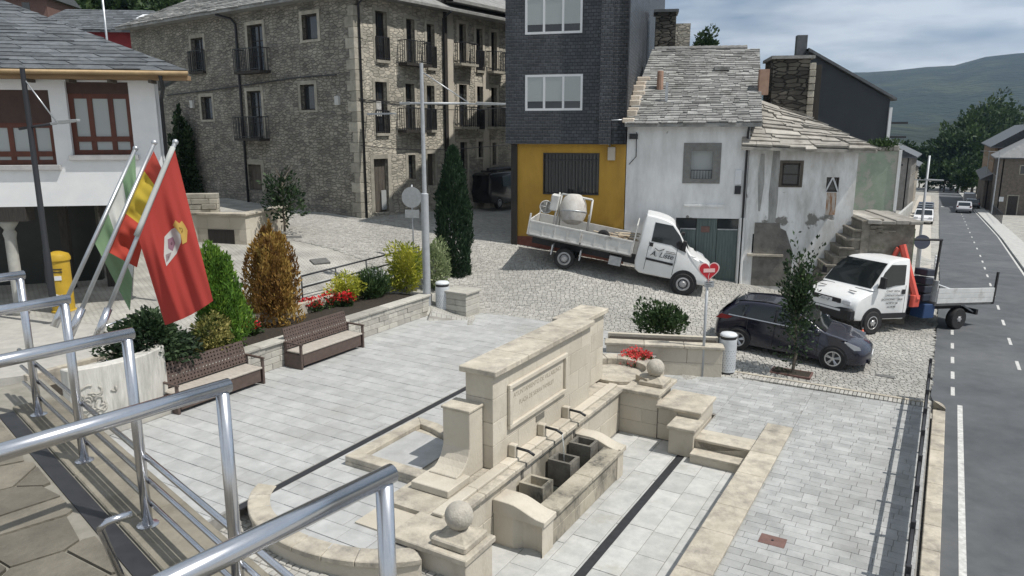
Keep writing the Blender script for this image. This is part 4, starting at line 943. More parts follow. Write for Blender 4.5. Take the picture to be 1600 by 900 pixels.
for i, c in enumerate(corners):
    last = ['steel tube guard frame nearest the balcony corner above the rounded step', 'second steel tube guard frame from the balcony corner above the rounded step', 'steel tube guard frame in the middle of the balcony row', 'steel tube guard frame next to the flagpole end frame', 'steel tube guard frame at the flagpole end of the balcony'][i]
    t = thing('guard_frame', last, 'railing', (c.x, c.y, ZT), 0, 'stainless guard frames on the balcony')
    h = ZR - ZT; L = 1.0
    MB().tube([(0, 0, 0), (0, 0, h * .5), (0, 0, h - .02)], .024, 14).build('post', m_steel, t, smooth=True)
    MB().tube([Vector((0, 0, h)) - rdir * .028, Vector((0, 0, h)) + rdir * L], .027, 14).build('top_rail', m_steel, t, smooth=True)
    MB().tube([rdir * L * .97, rdir * L * .97 + Vector((0, 0, h))], .024, 14).build('post', m_steel, t, smooth=True)
    MB().lathe([(.05, 0), (.05, .008), (.03, .012)], 16).build('foot_plate', m_steel, t)
lo = thing('edge_rail', 'thin low steel rails running along the balcony edge between the guard frames', 'railing', (0, 0, 0))
for z0, r_ in ((.10, .012), (.22, .012), (.34, .014)):
    a, b_ = corners[0] - ed * 1.2, corners[4] + ed * .5; MB().tube([(a.x + en.x * .03, a.y + en.y * .03, ZT + z0), (b_.x + en.x * .03, b_.y + en.y * .03, ZT + z0)], r_, 8).build('rail', m_steel, lo, smooth=True)
c = corners[1].lerp(corners[2], .15); c2 = P(165, 812, ZT + .42); c3 = P(190, 890, ZT + .05)
t = thing('bent_rail', 'short bent steel handle tube rising from the balcony edge stones', 'railing', (c3.x, c3.y, ZT))
p0 = P(205, 802, ZT + .4) - Vector((c3.x, c3.y, ZT)); p1 = P(155, 815, ZT + .4) - Vector((c3.x, c3.y, ZT))
MB().tube([p0, p1 + Vector((.03, 0, 0)), p1 + Vector((0, 0, -.03)), (0, 0, 0)], .014, 10).build('tube', m_steel, t, smooth=True)

# ================================================================== FLAGS
m_cloth = {}
def cloth(name, c):
    m, n, l, b = nt(name); b.inputs['Base Color'].default_value = rgb(c); b.inputs['Roughness'].default_value = .8; b.inputs['Specular IOR Level'].default_value = .15
    tr = n.new('ShaderNodeBsdfTranslucent'); tr.inputs[0].default_value = rgb(c); mx = n.new('ShaderNodeMixShader'); mx.inputs[0].default_value = .35
    l.new(b.outputs[0], mx.inputs[1]); l.new(tr.outputs[0], mx.inputs[2]); l.new(mx.outputs[0], n['Material Output'].inputs[0]); return m
cl_red, cl_yel, cl_gr, cl_wh, cl_or = cloth('flag_red', (.42, .06, .05)), cloth('flag_yellow', (.55, .42, .06)), cloth('flag_green', (.19, .30, .18)), cloth('flag_white', (.6, .62, .6)), cloth('flag_orange', (.45, .07, .05))
def flag_surf(A, B, C, Dd, Y0, Y1, folds, amp, sag=0):
    """A hoist top, B hoist foot, C fly top, Dd fly foot (pixels on a leaning plane); folds run down the cloth"""
    def f(s, t, off=0):
        px = (A[0] * (1 - s) + B[0] * s) * (1 - t) + (C[0] * (1 - s) + Dd[0] * s) * t; py = (A[1] * (1 - s) + B[1] * s) * (1 - t) + (C[1] * (1 - s) + Dd[1] * s) * t
        py += sag * math.sin(math.pi * s) * math.sin(math.pi * min(t, 1) * .9)
        ya = Y0[0] + (Y0[1] - Y0[0]) * s; y = ya + (Y1 - ya) * t + amp * min(1, t * 3) * ((1.25 - .6 * t) * math.sin(folds * 6.28 * (s + .25 * t - .12 * t * t) + 1.3) + .3 * math.sin(folds * 17.1 * s * (1 - .2 * t) + 5 * t + .4) + .5 * math.sin(3.1 * t + 4 * s)) - off
        return D(px, py, y)
    return f
def flag_mesh(name, f, ns, ntt, matf, mats, parent):
    mb = MB(); vs = [f(i / ns, j / ntt) for j in range(ntt + 1) for i in range(ns + 1)]; mb.add(vs, [], .5)
    for j in range(ntt):
        for i in range(ns): mb.f.append((j * (ns + 1) + i, j * (ns + 1) + i + 1, (j + 1) * (ns + 1) + i + 1, (j + 1) * (ns + 1) + i)); mb.m.append(matf((i + .5) / ns, (j + .5) / ntt))
    return mb.build(name, mats, parent, smooth=True, fix=False)
def flagpole(label, b_px, t_px, Yb, Yt):
    a, b_ = D(*b_px, Yb), D(*t_px, Yt); t = thing('flagpole', label, 'flagpole', a, 0, 'leaning flagpoles on the balcony end'); d = b_ - a
    MB().tube([(0, 0, 0), d * .99], .017, 10).build('pole', m_galv, t, smooth=True); MB().ball(d, .024, 10, 8).build('finial', m_galv, t, smooth=True)
    dn_ = d.normalized(); MB().tube([-dn_ * .1, dn_ * .12], .03, 10).build('socket', m_steel, t, smooth=True)
    return a, b_
flagpole('leaning steel flagpole carrying the green and white flag', (93, 492), (212, 232), 5.6, 6.3)
flagpole('leaning steel flagpole carrying the red and yellow striped flag', (118, 505), (241, 223), 5.45, 6.15)
flagpole('leaning steel flagpole carrying the plain red flag with emblem', (160, 506), (274, 222), 5.3, 6.0)
fr_ = thing('red_flag', 'large red flag with white and gold emblem hanging from its leaning pole', 'flag', D(272, 232, 5.97)); org = Vector(fr_.location)
S1 = flag_surf((272, 230), (215, 368), (333, 470), (258, 508), (5.97, 5.62), 5.7, 1.9, .024, 14)
def rel(f): return lambda s, t, off=0: f(s, t, off) - org
flag_mesh('cloth', rel(S1), 56, 40, lambda s, t: 0, [cl_red], fr_)
slv = MB(); slv.tube([Vector(rel(S1)(s, 0.0)) + Vector((0, -.02, 0)) for s in np.linspace(0, 1, 8)], .02, 6); slv.build('hoist_sleeve', cl_wh, fr_, smooth=True)
def patch(name, poly, off, mat):                          # polygon in (px,py) around the emblem, laid on the cloth
    def inv(px, py):
        s, t = .5, .5
        for _ in range(25):
            q = proj(S1(s, t)); e = (px - q[0], py - q[1]); h = 1e-3
            a = proj(S1(s + h, t)); b_ = proj(S1(s, t + h)); j = np.array([[(a[0] - q[0]) / h, (b_[0] - q[0]) / h], [(a[1] - q[1]) / h, (b_[1] - q[1]) / h]])
            ds = np.linalg.solve(j, e); s += ds[0] * .7; t += ds[1] * .7
        return s, t
    c = ring(poly); ci_ = inv(*c); cs_ = [inv(*p) for p in poly]; mb = MB(); R_ = 6; rings = []
    vs = [rel(S1)(*ci_, off)]
    for k_ in range(1, R_ + 1):
        for s, t in cs_: vs.append(rel(S1)(ci_[0] + (s - ci_[0]) * k_ / R_, ci_[1] + (t - ci_[1]) * k_ / R_, off))
    n = len(cs_); fs = [(0, 1 + i, 1 + (i + 1) % n) for i in range(n)]
    for k_ in range(R_ - 1): fs += [(1 + k_ * n + i, 1 + k_ * n + (i + 1) % n, 1 + (k_ + 1) * n + (i + 1) % n, 1 + (k_ + 1) * n + i) for i in range(n)]
    mb.add(vs, fs); mb.build(name, mat, fr_, smooth=True, fix=False)
def densify(p, k=4): return [(a[0] + (b_[0] - a[0]) * i / k, a[1] + (b_[1] - a[1]) * i / k) for a, b_ in zip(p, p[1:] + p[:1]) for i in range(k)]
patch('emblem_shield', densify([(257, 370), (268, 358), (281, 352), (283, 378), (276, 396), (260, 416), (256, 400)]), .004, cl_wh)
patch('emblem_crown', densify([(270, 352), (274, 344), (280, 349), (284, 345), (289, 352), (293, 360), (292, 378), (285, 382), (282, 366)]), .006, cloth('crown_gold', (.6, .42, .12)))
patch('emblem_lion', densify([(262, 374), (270, 370), (274, 380), (270, 392), (263, 388)]), .006, cloth('emblem_lilac', (.3, .17, .22)))
patch('emblem_band', densify([(259, 398), (268, 394), (264, 406), (260, 410)]), .006, cloth('emblem_grey', (.32, .26, .27)))
f2 = thing('striped_flag', 'red and yellow striped flag bunched between two leaning flagpoles', 'flag', D(240, 235, 6.1)); org = Vector(f2.location)
S2 = flag_surf((240, 236), (166, 392), (252, 262), (214, 418), (6.12, 5.75), 5.9, 3.2, .03, 0)
flag_mesh('cloth', rel(S2), 60, 16, lambda s, t: 0 if s < .2 or s > .62 else 1, [cl_or, cl_yel], f2)
f3 = thing('green_flag', 'pale green and white banded flag drooping from the leaning pole nearest the lamp post', 'flag', D(211, 242, 6.25)); org = Vector(f3.location)
S3 = flag_surf((211, 240), (146, 376), (215, 330), (203, 486), (6.27, 5.92), 6.0, 2.4, .03, 6)
flag_mesh('cloth', rel(S3), 56, 30, lambda s, t: 0 if s < .3 or s > .66 else 1, [cl_gr, cl_wh], f3)
# ================================================================== BUILDINGS
class Bld:
    """frame on a facade: x along it, y into the house, z up"""
    def __init__(s, name, label, origin, xdir, cat='building', group=None):
        s.rot = math.atan2(xdir[1], xdir[0]); s.o = Vector((origin[0], origin[1], 0)); s.root = thing(name, label, cat, s.o, s.rot, group)
        s.x = Vector((math.cos(s.rot), math.sin(s.rot), 0)); s.y = Vector((-math.sin(s.rot), math.cos(s.rot), 0))
    def on(s, px, py, y=0):                            # pixel -> (x, z) on the plane at depth y
        d = ray(px, py); t = (y - (CAM - s.o).dot(s.y)) / d.dot(s.y); q = CAM + d * t; return (q - s.o).dot(s.x), q.z
    def onx(s, px, py, x=0):                           # pixel -> (y, z) on a side wall
        d = ray(px, py); t = (x - (CAM - s.o).dot(s.x)) / d.dot(s.x); q = CAM + d * t; return (q - s.o).dot(s.y), q.z
    def rect(s, x0, y0, x1, y1):
        xm, ym = (x0 + x1) / 2, (y0 + y1) / 2
        return s.on(x0, ym)[0], s.on(x1, ym)[0], s.on(xm, y1)[1], s.on(xm, y0)[1]
def wall(b, x0, x1, z0, z1, ops, mat, y=0, th=.35, name='wall', side=None):
    """wall with real openings; side='x' builds it along y at local x = y-argument"""
    xs_ = sorted(set([x0, x1] + [min(max(v, x0), x1) for o in ops for v in o[:2]])); zs_ = sorted(set([z0, z1] + [min(max(v, z0), z1) for o in ops for v in o[2:]])); mb = MB()
    for a, c in zip(xs_[:-1], xs_[1:]):
        run = None
        for e, f in zip(zs_[:-1], zs_[1:]):
            hole = any(o[0] - 1e-6 <= a and c <= o[1] + 1e-6 and o[2] - 1e-6 <= e and f <= o[3] + 1e-6 for o in ops)
            if not hole: run = [run[0], f] if run else [e, f]
            if (hole or f == zs_[-1]) and run:
                if side: mb.box((y, a, run[0]), (y + th, c, run[1]))
                else: mb.box((a, y, run[0]), (c, y + th, run[1]))
                run = None
    return mb.build(name, mat, b.root, fix=False)
def window(b, o, y, nx, nz, fmat, gmat, depth=.16, fw=.06, sill=None, surround=None, sw=.16, proud=.02, blind=0, bmat=None):
    x0, x1, z0, z1 = o; yy = y + depth
    fr = MB(); fr.box((x0, yy, z0), (x0 + fw, yy + .06, z1)); fr.box((x1 - fw, yy, z0), (x1, yy + .06, z1)); fr.box((x0 + fw, yy, z0), (x1 - fw, yy + .06, z0 + fw)); fr.box((x0 + fw, yy, z1 - fw), (x1 - fw, yy + .06, z1))
    for i in range(1, nx): c = x0 + (x1 - x0) * i / nx; fr.box((c - fw / 2, yy + .002, z0 + fw), (c + fw / 2, yy + .058, z1 - fw))
    for k_ in range(1, nz):
        c = z0 + (z1 - z0) * k_ / nz
        for i in range(nx): fr.box((x0 + (x1 - x0) * i / nx + fw / 2 + .001, yy + .004, c - fw * .3), (x0 + (x1 - x0) * (i + 1) / nx - fw / 2 - .001, yy + .054, c + fw * .3))
    w = fr.build('window', fmat, b.root, fix=False)
    for i in range(nx):
        for k_ in range(nz): MB().box((x0 + (x1 - x0) * i / nx + .02, yy + .03, z0 + (z1 - z0) * k_ / nz + .02), (x0 + (x1 - x0) * (i + 1) / nx - .02, yy + .04, z0 + (z1 - z0) * (k_ + 1) / nz - .02)).build('pane', gmat, w, fix=False)
    if blind: MB().box((x0 + fw, yy + .01, z1 - (z1 - z0) * blind), (x1 - fw, yy + .028, z1 - fw)).build('blind', bmat, w)
    if sill: MB().box((x0 - .1, y - .08, z0 - .1), (x1 + .1, y + depth, z0)).build('sill', sill, w, bevel=.01)
    if surround:
        for a, c in (((x0 - sw, z0 - sw * .6), (x0, z1 + sw)), ((x1, z0 - sw * .6), (x1 + sw, z1 + sw)), ((x0, z1), (x1, z1 + sw)), ((x0, z0 - sw * .6), (x1, z0))): MB().box((a[0], y - proud, a[1]), (c[0], y + .1, c[1]), random.random()).build('surround', surround, w)
    return w
def door(b, o, y, mat, depth=.14, planks=5, surround=None, sw=.16):
    x0, x1, z0, z1 = o; d = None
    dm = MB(); dm.box((x0, y + depth, z0), (x1, y + depth + .05, z1)); d = dm.build('door', mat, b.root)
    for i in range(planks): a = x0 + (x1 - x0) * i / planks; MB().box((a + .006, y + depth - .02, z0 + .02), (a + (x1 - x0) / planks - .006, y + depth, z1 - .02), random.random()).build('plank', mat, d)
    if surround:
        for a, c in (((x0 - sw, z0), (x0, z1 + sw)), ((x1, z0), (x1 + sw, z1 + sw)), ((x0, z1), (x1, z1 + sw))): MB().box((a[0], y - .02, a[1]), (c[0], y + .1, c[1]), random.random()).build('surround', surround, d)
    return d
def balcony(b, x0, x1, z, y, dep, h, mat, slabmat, bars=12):
    s_ = MB().box((x0, y - dep, z - .12), (x1, y, z)).build('balcony', slabmat, b.root)
    mb = MB(); mb.box((x0, y - dep, z + h - .04), (x1, y - dep + .03, z + h)); mb.box((x0, y - dep, z + .06), (x1, y - dep + .03, z + .09)); mb.box((x0, y - dep, z + h - .04), (x0 + .03, y, z + h)); mb.box((x1 - .03, y - dep, z + h - .04), (x1, y, z + h))
    for i in range(bars + 1): a = x0 + (x1 - x0 - .02) * i / bars; mb.box((a, y - dep + .004, z), (a + .022, y - dep + .026, z + h - .04))
    for i in range(4):
        for xx in (x0, x1 - .022): mb.box((xx, y - dep * i / 4, z), (xx + .022, y - dep * i / 4 + .022, z + h - .04))
    mb.build('balustrade', mat, s_, fix=False)
def slates(root, A, B, C, Dd, sw, sh, mat, maxn=300, th=.03, name='roof_slate', jit=.2, lift=.03):
    """overlapping slabs on the quad A(eave left) B(eave right) C(ridge right) D(ridge left), local coords"""
    A, B, C, Dd = map(Vector, (A, B, C, Dd)); n_ = (B - A).cross(Dd - A).normalized()
    if n_.z < 0: n_ = -n_
    up = ((Dd + C) / 2 - (A + B) / 2); L = up.length; rows = max(1, int(L / sh)); its = []
    for r in range(rows):
        t0, t1 = r / rows, min(1, (r + 1.35) / rows); l0, r0, l1, r1 = A.lerp(Dd, t0), B.lerp(C, t0), A.lerp(Dd, t1), B.lerp(C, t1)
        w0 = (r0 - l0).length
        if w0 < .1: continue
        x = -sw * random.uniform(0, .9)
        while x < w0:
            w = sw * (1 + random.uniform(-jit, jit) * 1.5); a, c = max(0, x) / w0, min(w0, x + w) / w0; x += w
            if c - a < .02 / w0: continue
            g_ = .006 / w0; jl = random.uniform(-.4, .25) * sh * jit * 2; un = (l1 - l0).normalized() * jl
            p = [l0.lerp(r0, a + g_) + un, l0.lerp(r0, c - g_) + un * random.uniform(.3, 1.3), l1.lerp(r1, c - g_), l1.lerp(r1, a + g_)]
            hz = lift + th * random.uniform(.7, 1.4); bot = [p[0] + n_ * lift * .6, p[1] + n_ * lift * .6, p[2] + n_ * .004, p[3] + n_ * .004]; top = [p[0] + n_ * hz, p[1] + n_ * (hz + random.uniform(-.01, .01)), p[2] + n_ * (.004 + th * .6), p[3] + n_ * (.004 + th * .6)]
            its.append((bot + top))
    mw = root.matrix_basis if root.parent is None else root.parent.matrix_basis @ root.matrix_basis
    mw = Matrix.LocRotScale(root.location, root.rotation_euler, None)
    its.sort(key=lambda v: -area([proj(mw @ q) for q in v[4:]])); rest = MB()
    for i, v in enumerate(its):
        mb = MB() if i < maxn else rest; mb.add(v, [(4, 5, 6, 7), (0, 1, 5, 4), (1, 2, 6, 5), (2, 3, 7, 6), (3, 0, 4, 7)], random.random())
        if i < maxn: mb.build(name, mat, root, fix=False)
    if rest.v: rest.build(name + 's', mat, root, fix=False)['kind'] = 'stuff'

# ---------------------------------------------------------------- white arcaded building on the left
zc_, zl_ = 4.2, 7.7
oc = D(252, 250, 20.6); wb = Bld('arcaded_house', 'white rendered house with mahogany windows over a dark arcade', (oc.x, oc.y), (.985, .17))
Wd = 13.0
ops = [wb.rect(107, 128, 205, 242), wb.rect(-60, 140, 82, 258)]
wall(wb, -Wd, 0, zc_, zl_, ops, m_plasterw)
MB().prism([(0, .002), (-2.9, 9), (-3.2, 9), (-.35, .352)], zc_, zl_).build('side_wall', m_plasterw, wb.root)
MB().prism([(-Wd, .352), (-.4, .352), (-3.2, 8.9), (-Wd, 8.9)], zc_, zc_ + .25).build('floor_slab', m_plasterw, wb.root)
for i, o in enumerate(ops):
    x0, x1, z0, z1 = o; n_ = 3 if i == 0 else 4; zt_ = z1 - (.3 if i == 0 else .85)
    w = window(wb, (x0, x1, z0, zt_), 0, n_, 1, m_mahog, m_glassb, .12, .13); MB().box((x0, .1, zt_), (x1, .3, z1)).build('shutter_box', m_shutb, w)
    MB().box((x0 - .08, -.1, z0 - .14), (x1 + .1, .12, z0)).build('sill', M('grey_sill', (.36, .36, .36), (.45, .45, .45), 5, .8) if 'grey_sill' not in bpy.data.materials else bpy.data.materials['grey_sill'], w, bevel=.01)
    zm = z0 + (zt_ - z0) * .26; MB().box((x0 + .1, .1, zm - .07), (x1 - .1, .17, zm + .07)).build('transom', m_mahog, w)
# hip roof
eo = .62; ez = zl_ + .05; ex = 1.05; A = (-Wd, -eo, ez); B = (ex, -eo, ez); rise = 2.55; rin = 5.2
Cc = (eo - rin - 1.2, -eo + rin, ez + rise); Dd = (-Wd, -eo + rin, ez + rise)
MB().add([A, B, Cc, Dd, (eo - 3.4, 10, ez), (A[0], A[1], ez - .1), (B[0], B[1], ez - .1), (eo - 3.4, 10, ez - .1)], [(0, 1, 2, 3), (1, 4, 2), (0, 5, 6, 1), (1, 6, 7, 4)]).build('roof', m_slate, wb.root)
slates(wb.root, A, B, Cc, Dd, .62, .32, m_slate, 300, .018, lift=.02)
MB().box((-Wd, -eo + .06, ez - .22), (ex - .06, -eo + .5, ez - .1)).build('soffit_board', M('eave_wood', (.20, .13, .07), (.30, .2, .11), 4, .8, stretch=(.3, 3, 3)), wb.root)
MB().tube([(-Wd, -eo - .06, ez - .06), (ex, -eo - .06, ez - .06)], .06, 8).build('gutter', M('copper_gutter', (.28, .2, .11), (.38, .28, .16), 3, .6, metal=.3), wb.root, smooth=True)
MB().tube([(.35, -eo - .02, ez - .1), (.3, -.3, ez - .45), (.12, .1, ez - .7), (.1, .15, 3.0)], .05, 8).build('downpipe', m_dark, wb.root, smooth=True)
for i in range(14): a = -Wd + i * 1.0; MB().box((a, -eo + .1, ez - .3), (a + .08, 0, ez - .221)).build('rafter', m_wood, wb.root)
# arcade
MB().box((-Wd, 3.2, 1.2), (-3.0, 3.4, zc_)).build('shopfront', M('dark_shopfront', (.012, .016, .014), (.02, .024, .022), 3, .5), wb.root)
gz = 1.15
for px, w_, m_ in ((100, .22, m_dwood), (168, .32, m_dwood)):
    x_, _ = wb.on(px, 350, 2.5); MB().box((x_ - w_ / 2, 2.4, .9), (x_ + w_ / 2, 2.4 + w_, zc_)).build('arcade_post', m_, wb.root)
x_, _ = wb.on(16, 380, .25); MB().lathe([(.22, gz), (.22, gz + .12), (.15, gz + .2), (.14, 3.3), (.17, 3.45), (.12, 3.55), (.22, 3.7), (.27, 3.8)], 14, (x_, .3, 0)).build('stone_column', M('column_stone', (.3, .3, .28), (.4, .4, .37), 4, .85), wb.root, smooth=True)
MB().box((x_ - .6, .0, 3.8), (x_ + .6, .5, zc_)).build('column_bracket', m_dwood, wb.root)
# terrace floor in front of it
tq = [wb.o + wb.x * a + wb.y * c for a, c in ((-14, -9.5), (.2, -5.0), (1.2, 8), (-14, 9))]
struct(MB().prism([(p.x, p.y) for p in tq], .6, gz - .0).build('upper_terrace', M('terrace_paving', (.33, .325, .30), (.43, .42, .39), 3, .9, .4, 30)))
# low walls seen through the arcade
lw2 = wb.o + wb.y * 7.5
tw = Bld('terrace_wall', 'beige wall with dark stone top seen through the arcade', (lw2.x, lw2.y), (.985, .17), 'wall')
MB().box((-9, 0, 1.2), (-.2, .35, 3.1)).build('body', m_stone, tw.root); 
for r in range(4):
    a = -9
    while a < -.2: L = random.uniform(.4, .9); MB().box((a, -.03 + random.uniform(-.03, .03), 3.11 + r * .2), (min(a + L - .01, -.2), .35, 3.3 + r * .2), random.random()).build('stone', m_quoin, tw.root, bevel=.015); a += L

# ---------------------------------------------------------------- stone town house (left facade in shade, right facade lit)
sc_ = P(565, 340, 2.42); s1 = Bld('stone_house', 'large rubble stone town house with iron balconies and slab roof', (sc_.x, sc_.y), (.8, -.6))
LL, ZE, ZG = 18.9, 11.9, 1.2
def lf(*r): return s1.rect(*r)
ow = [lf(472, 22, 496, 62), lf(470, 132, 492, 172), lf(315, 151, 332, 187)]
od = [lf(388, 38, 412, 112), lf(388, 142, 410, 216), lf(300, 59, 319, 112)]
og = [lf(389, 257, 409, 297)]
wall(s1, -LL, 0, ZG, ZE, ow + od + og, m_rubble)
for o in ow: window(s1, o, 0, 1, 1, m_dwood, m_glass, .2, .07, None, m_quoin, .17)
for i, o in enumerate(od):
    window(s1, o, 0, 2, 3, m_dwood, m_glass, .2, .07, None, m_quoin, .17)
    if i < 2: balcony(s1, o[0] - .45, o[1] + .45, o[2], 0, .6, 1.05, m_dark, m_dwood, 16)
    else: balcony(s1, o[0] - .1, o[1] + .1, o[2], 0, .2, 1.05, m_dark, m_dwood, 7)
door(s1, og[0], 0, m_wood, .2, 3, m_quoin, .25)
# corner quoins
for i in range(22):
    z0 = ZG + 1.0 + i * .44; w = .55 if i % 2 else .32
    if z0 > ZE - .5: break
    MB().box((-w, -.025, z0), (.026, .5 if not i % 2 else .3, z0 + .43), random.random()).build('quoin', m_quoin, s1.root, bevel=.015)
# right facade: frame on the same corner
s2x = Vector((.6, .8, 0)); SR = Bld('tmp', 'x', (sc_.x, sc_.y), (.6, .8)); bpy.data.objects.remove(SR.root)
class Sub(Bld):
    def __init__(s, parent, origin, xdir, z=0):
        s.rot = math.atan2(xdir[1], xdir[0]); s.o = Vector((origin[0], origin[1], 0)); s.x = Vector((math.cos(s.rot), math.sin(s.rot), 0)); s.y = Vector((-math.sin(s.rot), math.cos(s.rot), 0)); s.parent = parent
        s.rel = Matrix.LocRotScale(parent.o, Matrix.Rotation(parent.rot, 3, 'Z').to_euler(), None).inverted() @ Matrix.LocRotScale(s.o, Matrix.Rotation(s.rot, 3, 'Z').to_euler(), None)
        s.root = parent.root
def reframe(sub, before):
    """objects made in the sub-frame since `before` are moved into the parent frame"""
    for o in list(bpy.data.objects):
        if o.name not in before and o.parent == sub.root: o.matrix_local = sub.rel @ o.matrix_local
before = set(o.name for o in bpy.data.objects)
R1 = Sub(s1, (sc_.x, sc_.y), (.6, .8)); RW = 5.75
r3 = [R1.rect(587, 18, 605, 94), R1.rect(635, 30, 648, 100), R1.rect(667, 38, 679, 106)]; r2 = [R1.rect(587, 128, 605, 208), R1.rect(634, 131, 648, 203), R1.rect(667, 134, 679, 203)]
r1 = [R1.rect(638, 242, 649, 280)]; rd_ = [R1.rect(585, 248, 607, 332), R1.rect(668, 240, 680, 290)]
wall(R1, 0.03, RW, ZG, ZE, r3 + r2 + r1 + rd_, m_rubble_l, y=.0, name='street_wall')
for row, zb_ in ((r3, 1), (r2, 1)):
    for i, o in enumerate(row):
        window(R1, o, 0, 2, 3, m_dwood, m_glass, .22, .07, None, m_quoin, .15)
        if i == 1: balcony(R1, o[0] - .55, o[1] + .55, o[2], 0, .55, 1.0, m_dark, m_dwood, 14)
        else: balcony(R1, o[0] - .05, o[1] + .05, o[2], 0, .1, 1.0, m_dark, m_quoin, 7)
window(R1, r1[0], 0, 2, 4, m_dwood, m_glass, .2, .06, None, m_quoin, .17)
dd = door(R1, rd_[0], 0, m_wood, .2, 4, m_quoin, .2); door(R1, rd_[1], 0, m_wood, .2, 3, m_quoin, .18)
o = rd_[0]; MB().box(((o[0] + o[1]) / 2 + .08, .11, o[2] + .1), (o[1] - .05, .118, o[2] + 1.0)).build('notice', M('door_patch', (.36, .38, .38), None), dd)
o = r2[0]; ns_ = MB().box((o[0] + .2, .17, o[2] + .75), (o[1] - .2, .18, o[2] + 1.4)).build('window_notice', m_white, s1.root)
lp = R1.on(563, 150); MB().tube([(.55, -.05, 6.9), (.55, -.6, 6.95)], .03, 6).build('wall_lamp_arm', m_galv, s1.root); MB().box((.2, -2.0, 6.9), (.4, -.4, 6.97)).build('wall_lamp', m_pole, s1.root)
for a in (.25, RW - .15): MB().tube([(a, -.08, ZG + .5), (a, -.08, ZE - .4), (a, -.6, ZE - .1)], .05, 7).build('downpipe', m_dark, s1.root, smooth=True)
MB().tube([(.1, -.05, 7.55), (2.5, -.05, 7.5), (RW, -.05, 7.55)], .018, 5).build('cable', m_black, s1.root)
reframe(R1, before)
pts_c = [s1.on(x, y) for x, y in ((262, 149), (330, 141), (400, 131), (470, 121), (527, 117))]
MB().tube([(x, -.06, z) for x, z in pts_c], .035, 6).build('cable', m_black, s1.root)
xx, _ = s1.on(378, 150); MB().tube([(xx - .9, -.55, ZE - .1), (xx - .3, -.1, ZE - .3), (xx, -.08, ZE - .6), (xx, -.08, ZG + 1)], .06, 7).build('downpipe', m_dark, s1.root, smooth=True)
for px, py in ((529, 157), (302, 163)):
    x_, z_ = s1.on(px, py); MB().box((x_ - .13, -.14, z_ - .2), (x_ + .13, 0, z_ + .2)).build('meter_box', M('meter_grey', (.5, .5, .48), None) if 'meter_grey' not in bpy.data.materials else bpy.data.materials['meter_grey'], s1.root, bevel=.01)
# roof of the stone house
eo = .6; ri_ = 4.0; zz0 = ZE + .05
A, B = Vector((-LL - .5, -eo, zz0)), Vector((eo, -eo, zz0)); Bk = Vector((eo, RW + 6, zz0)); Cc = Vector((eo - 6.5, -eo + 6.5, zz0 + 2.9)); Dd = Vector((-LL - .5, -eo + 6.5, zz0 + 2.9))
MB().add([A, B, Cc, Dd, Bk, Vector((eo - 6.5, RW + 6, zz0 + 2.9)), A - Vector((0, 0, .12)), B - Vector((0, 0, .12)), Bk - Vector((0, 0, .12))], [(0, 1, 2, 3), (1, 4, 5, 2), (0, 6, 7, 1), (1, 7, 8, 4), (6, 8, 7)]).build('roof', m_slab_roof, s1.root)
slates(s1.root, A, B, Cc, Dd, .7, .42, m_slab_roof, 120, .04, lift=.03)
x_, z_ = s1.on(359, 5, 2.5); MB().box((x_ - .35, 2.2, zz0), (x_ + .35, 2.9, zz0 + 2.2)).build('chimney', m_dwood, s1.root)
# neighbour along the same street
n0 = sc_ + s2x * (RW + .05); nb = Bld('balcony_house', 'pale stone house with three bays of balconies beside the slate tower', (n0.x, n0.y), (.6, .8))
q3 = [nb.rect(720, 37, 731, 100), nb.rect(747, 45, 757, 110), nb.rect(770, 50, 779, 112)]; q2 = [nb.rect(720, 132, 732, 198), nb.rect(748, 135, 757, 202), nb.rect(770, 137, 779, 198)]; q1 = [nb.rect(750, 221, 758, 246), nb.rect(722, 222, 733, 300), nb.rect(772, 223, 778, 258)]
NW = 7.5; NZ = 12.4
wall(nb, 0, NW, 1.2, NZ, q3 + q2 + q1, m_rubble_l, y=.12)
for row in (q3, q2):
    for i, o in enumerate(row):
        window(nb, o, .12, 2, 3, m_dwood, m_glass, .2, .07, None, m_stone, .16)
        balcony(nb, o[0] - (.4 if i != 1 else .05), o[1] + (.4 if i != 1 else .05), o[2], .12, .5 if i != 1 else .1, 1.0, m_dark, m_quoin, 9)
for o in q1: window(nb, o, .12, 1, 3, m_dwood, m_glass, .2, .06, None, m_stone, .15)
MB().box((.25, .07, 3.0), (.7, .119, NZ)).build('plaster_strip', m_stone, nb.root); MB().box((3.0, .07, 2.0), (3.5, .119, 9.5)).build('plaster_strip', m_stone, nb.root)
MB().box((-.12, -.05, 2.4), (.1, .1, NZ)).build('downpipe', m_dwood, nb.root)
MB().add([(-.1, -.65, NZ), (NW, -.65, NZ), (NW, 5, NZ + 2.4), (-.1, 5, NZ + 2.4), (-.1, -.65, NZ - .15), (NW, -.65, NZ - .15), (-.1, .2, NZ - .15), (NW, .2, NZ - .15)], [(0, 1, 2, 3), (4, 5, 1, 0), (4, 6, 7, 5)]).build('roof', m_slab_roof, nb.root)
ev = thing('climbing_ivy', 'dark ivy climbing the shaded stone house behind the red flag', 'climbing plant', tuple(s1.root.matrix_basis @ Vector((0, 0, 0))), s1.rot)
x_, _ = s1.on(300, 250); crown('foliage', ev, (x_, -.5, 4.6), (1.1, .5, 2.6), 4200, .2, lf_dark, .2, .3, 'egg', 81, .6, .6); mb = MB(); limbs(mb, (x_, -.3, 2.3), (x_, -.2, 5.5), .06, 5, .5, 12); mb.build('stem', m_bark, ev)

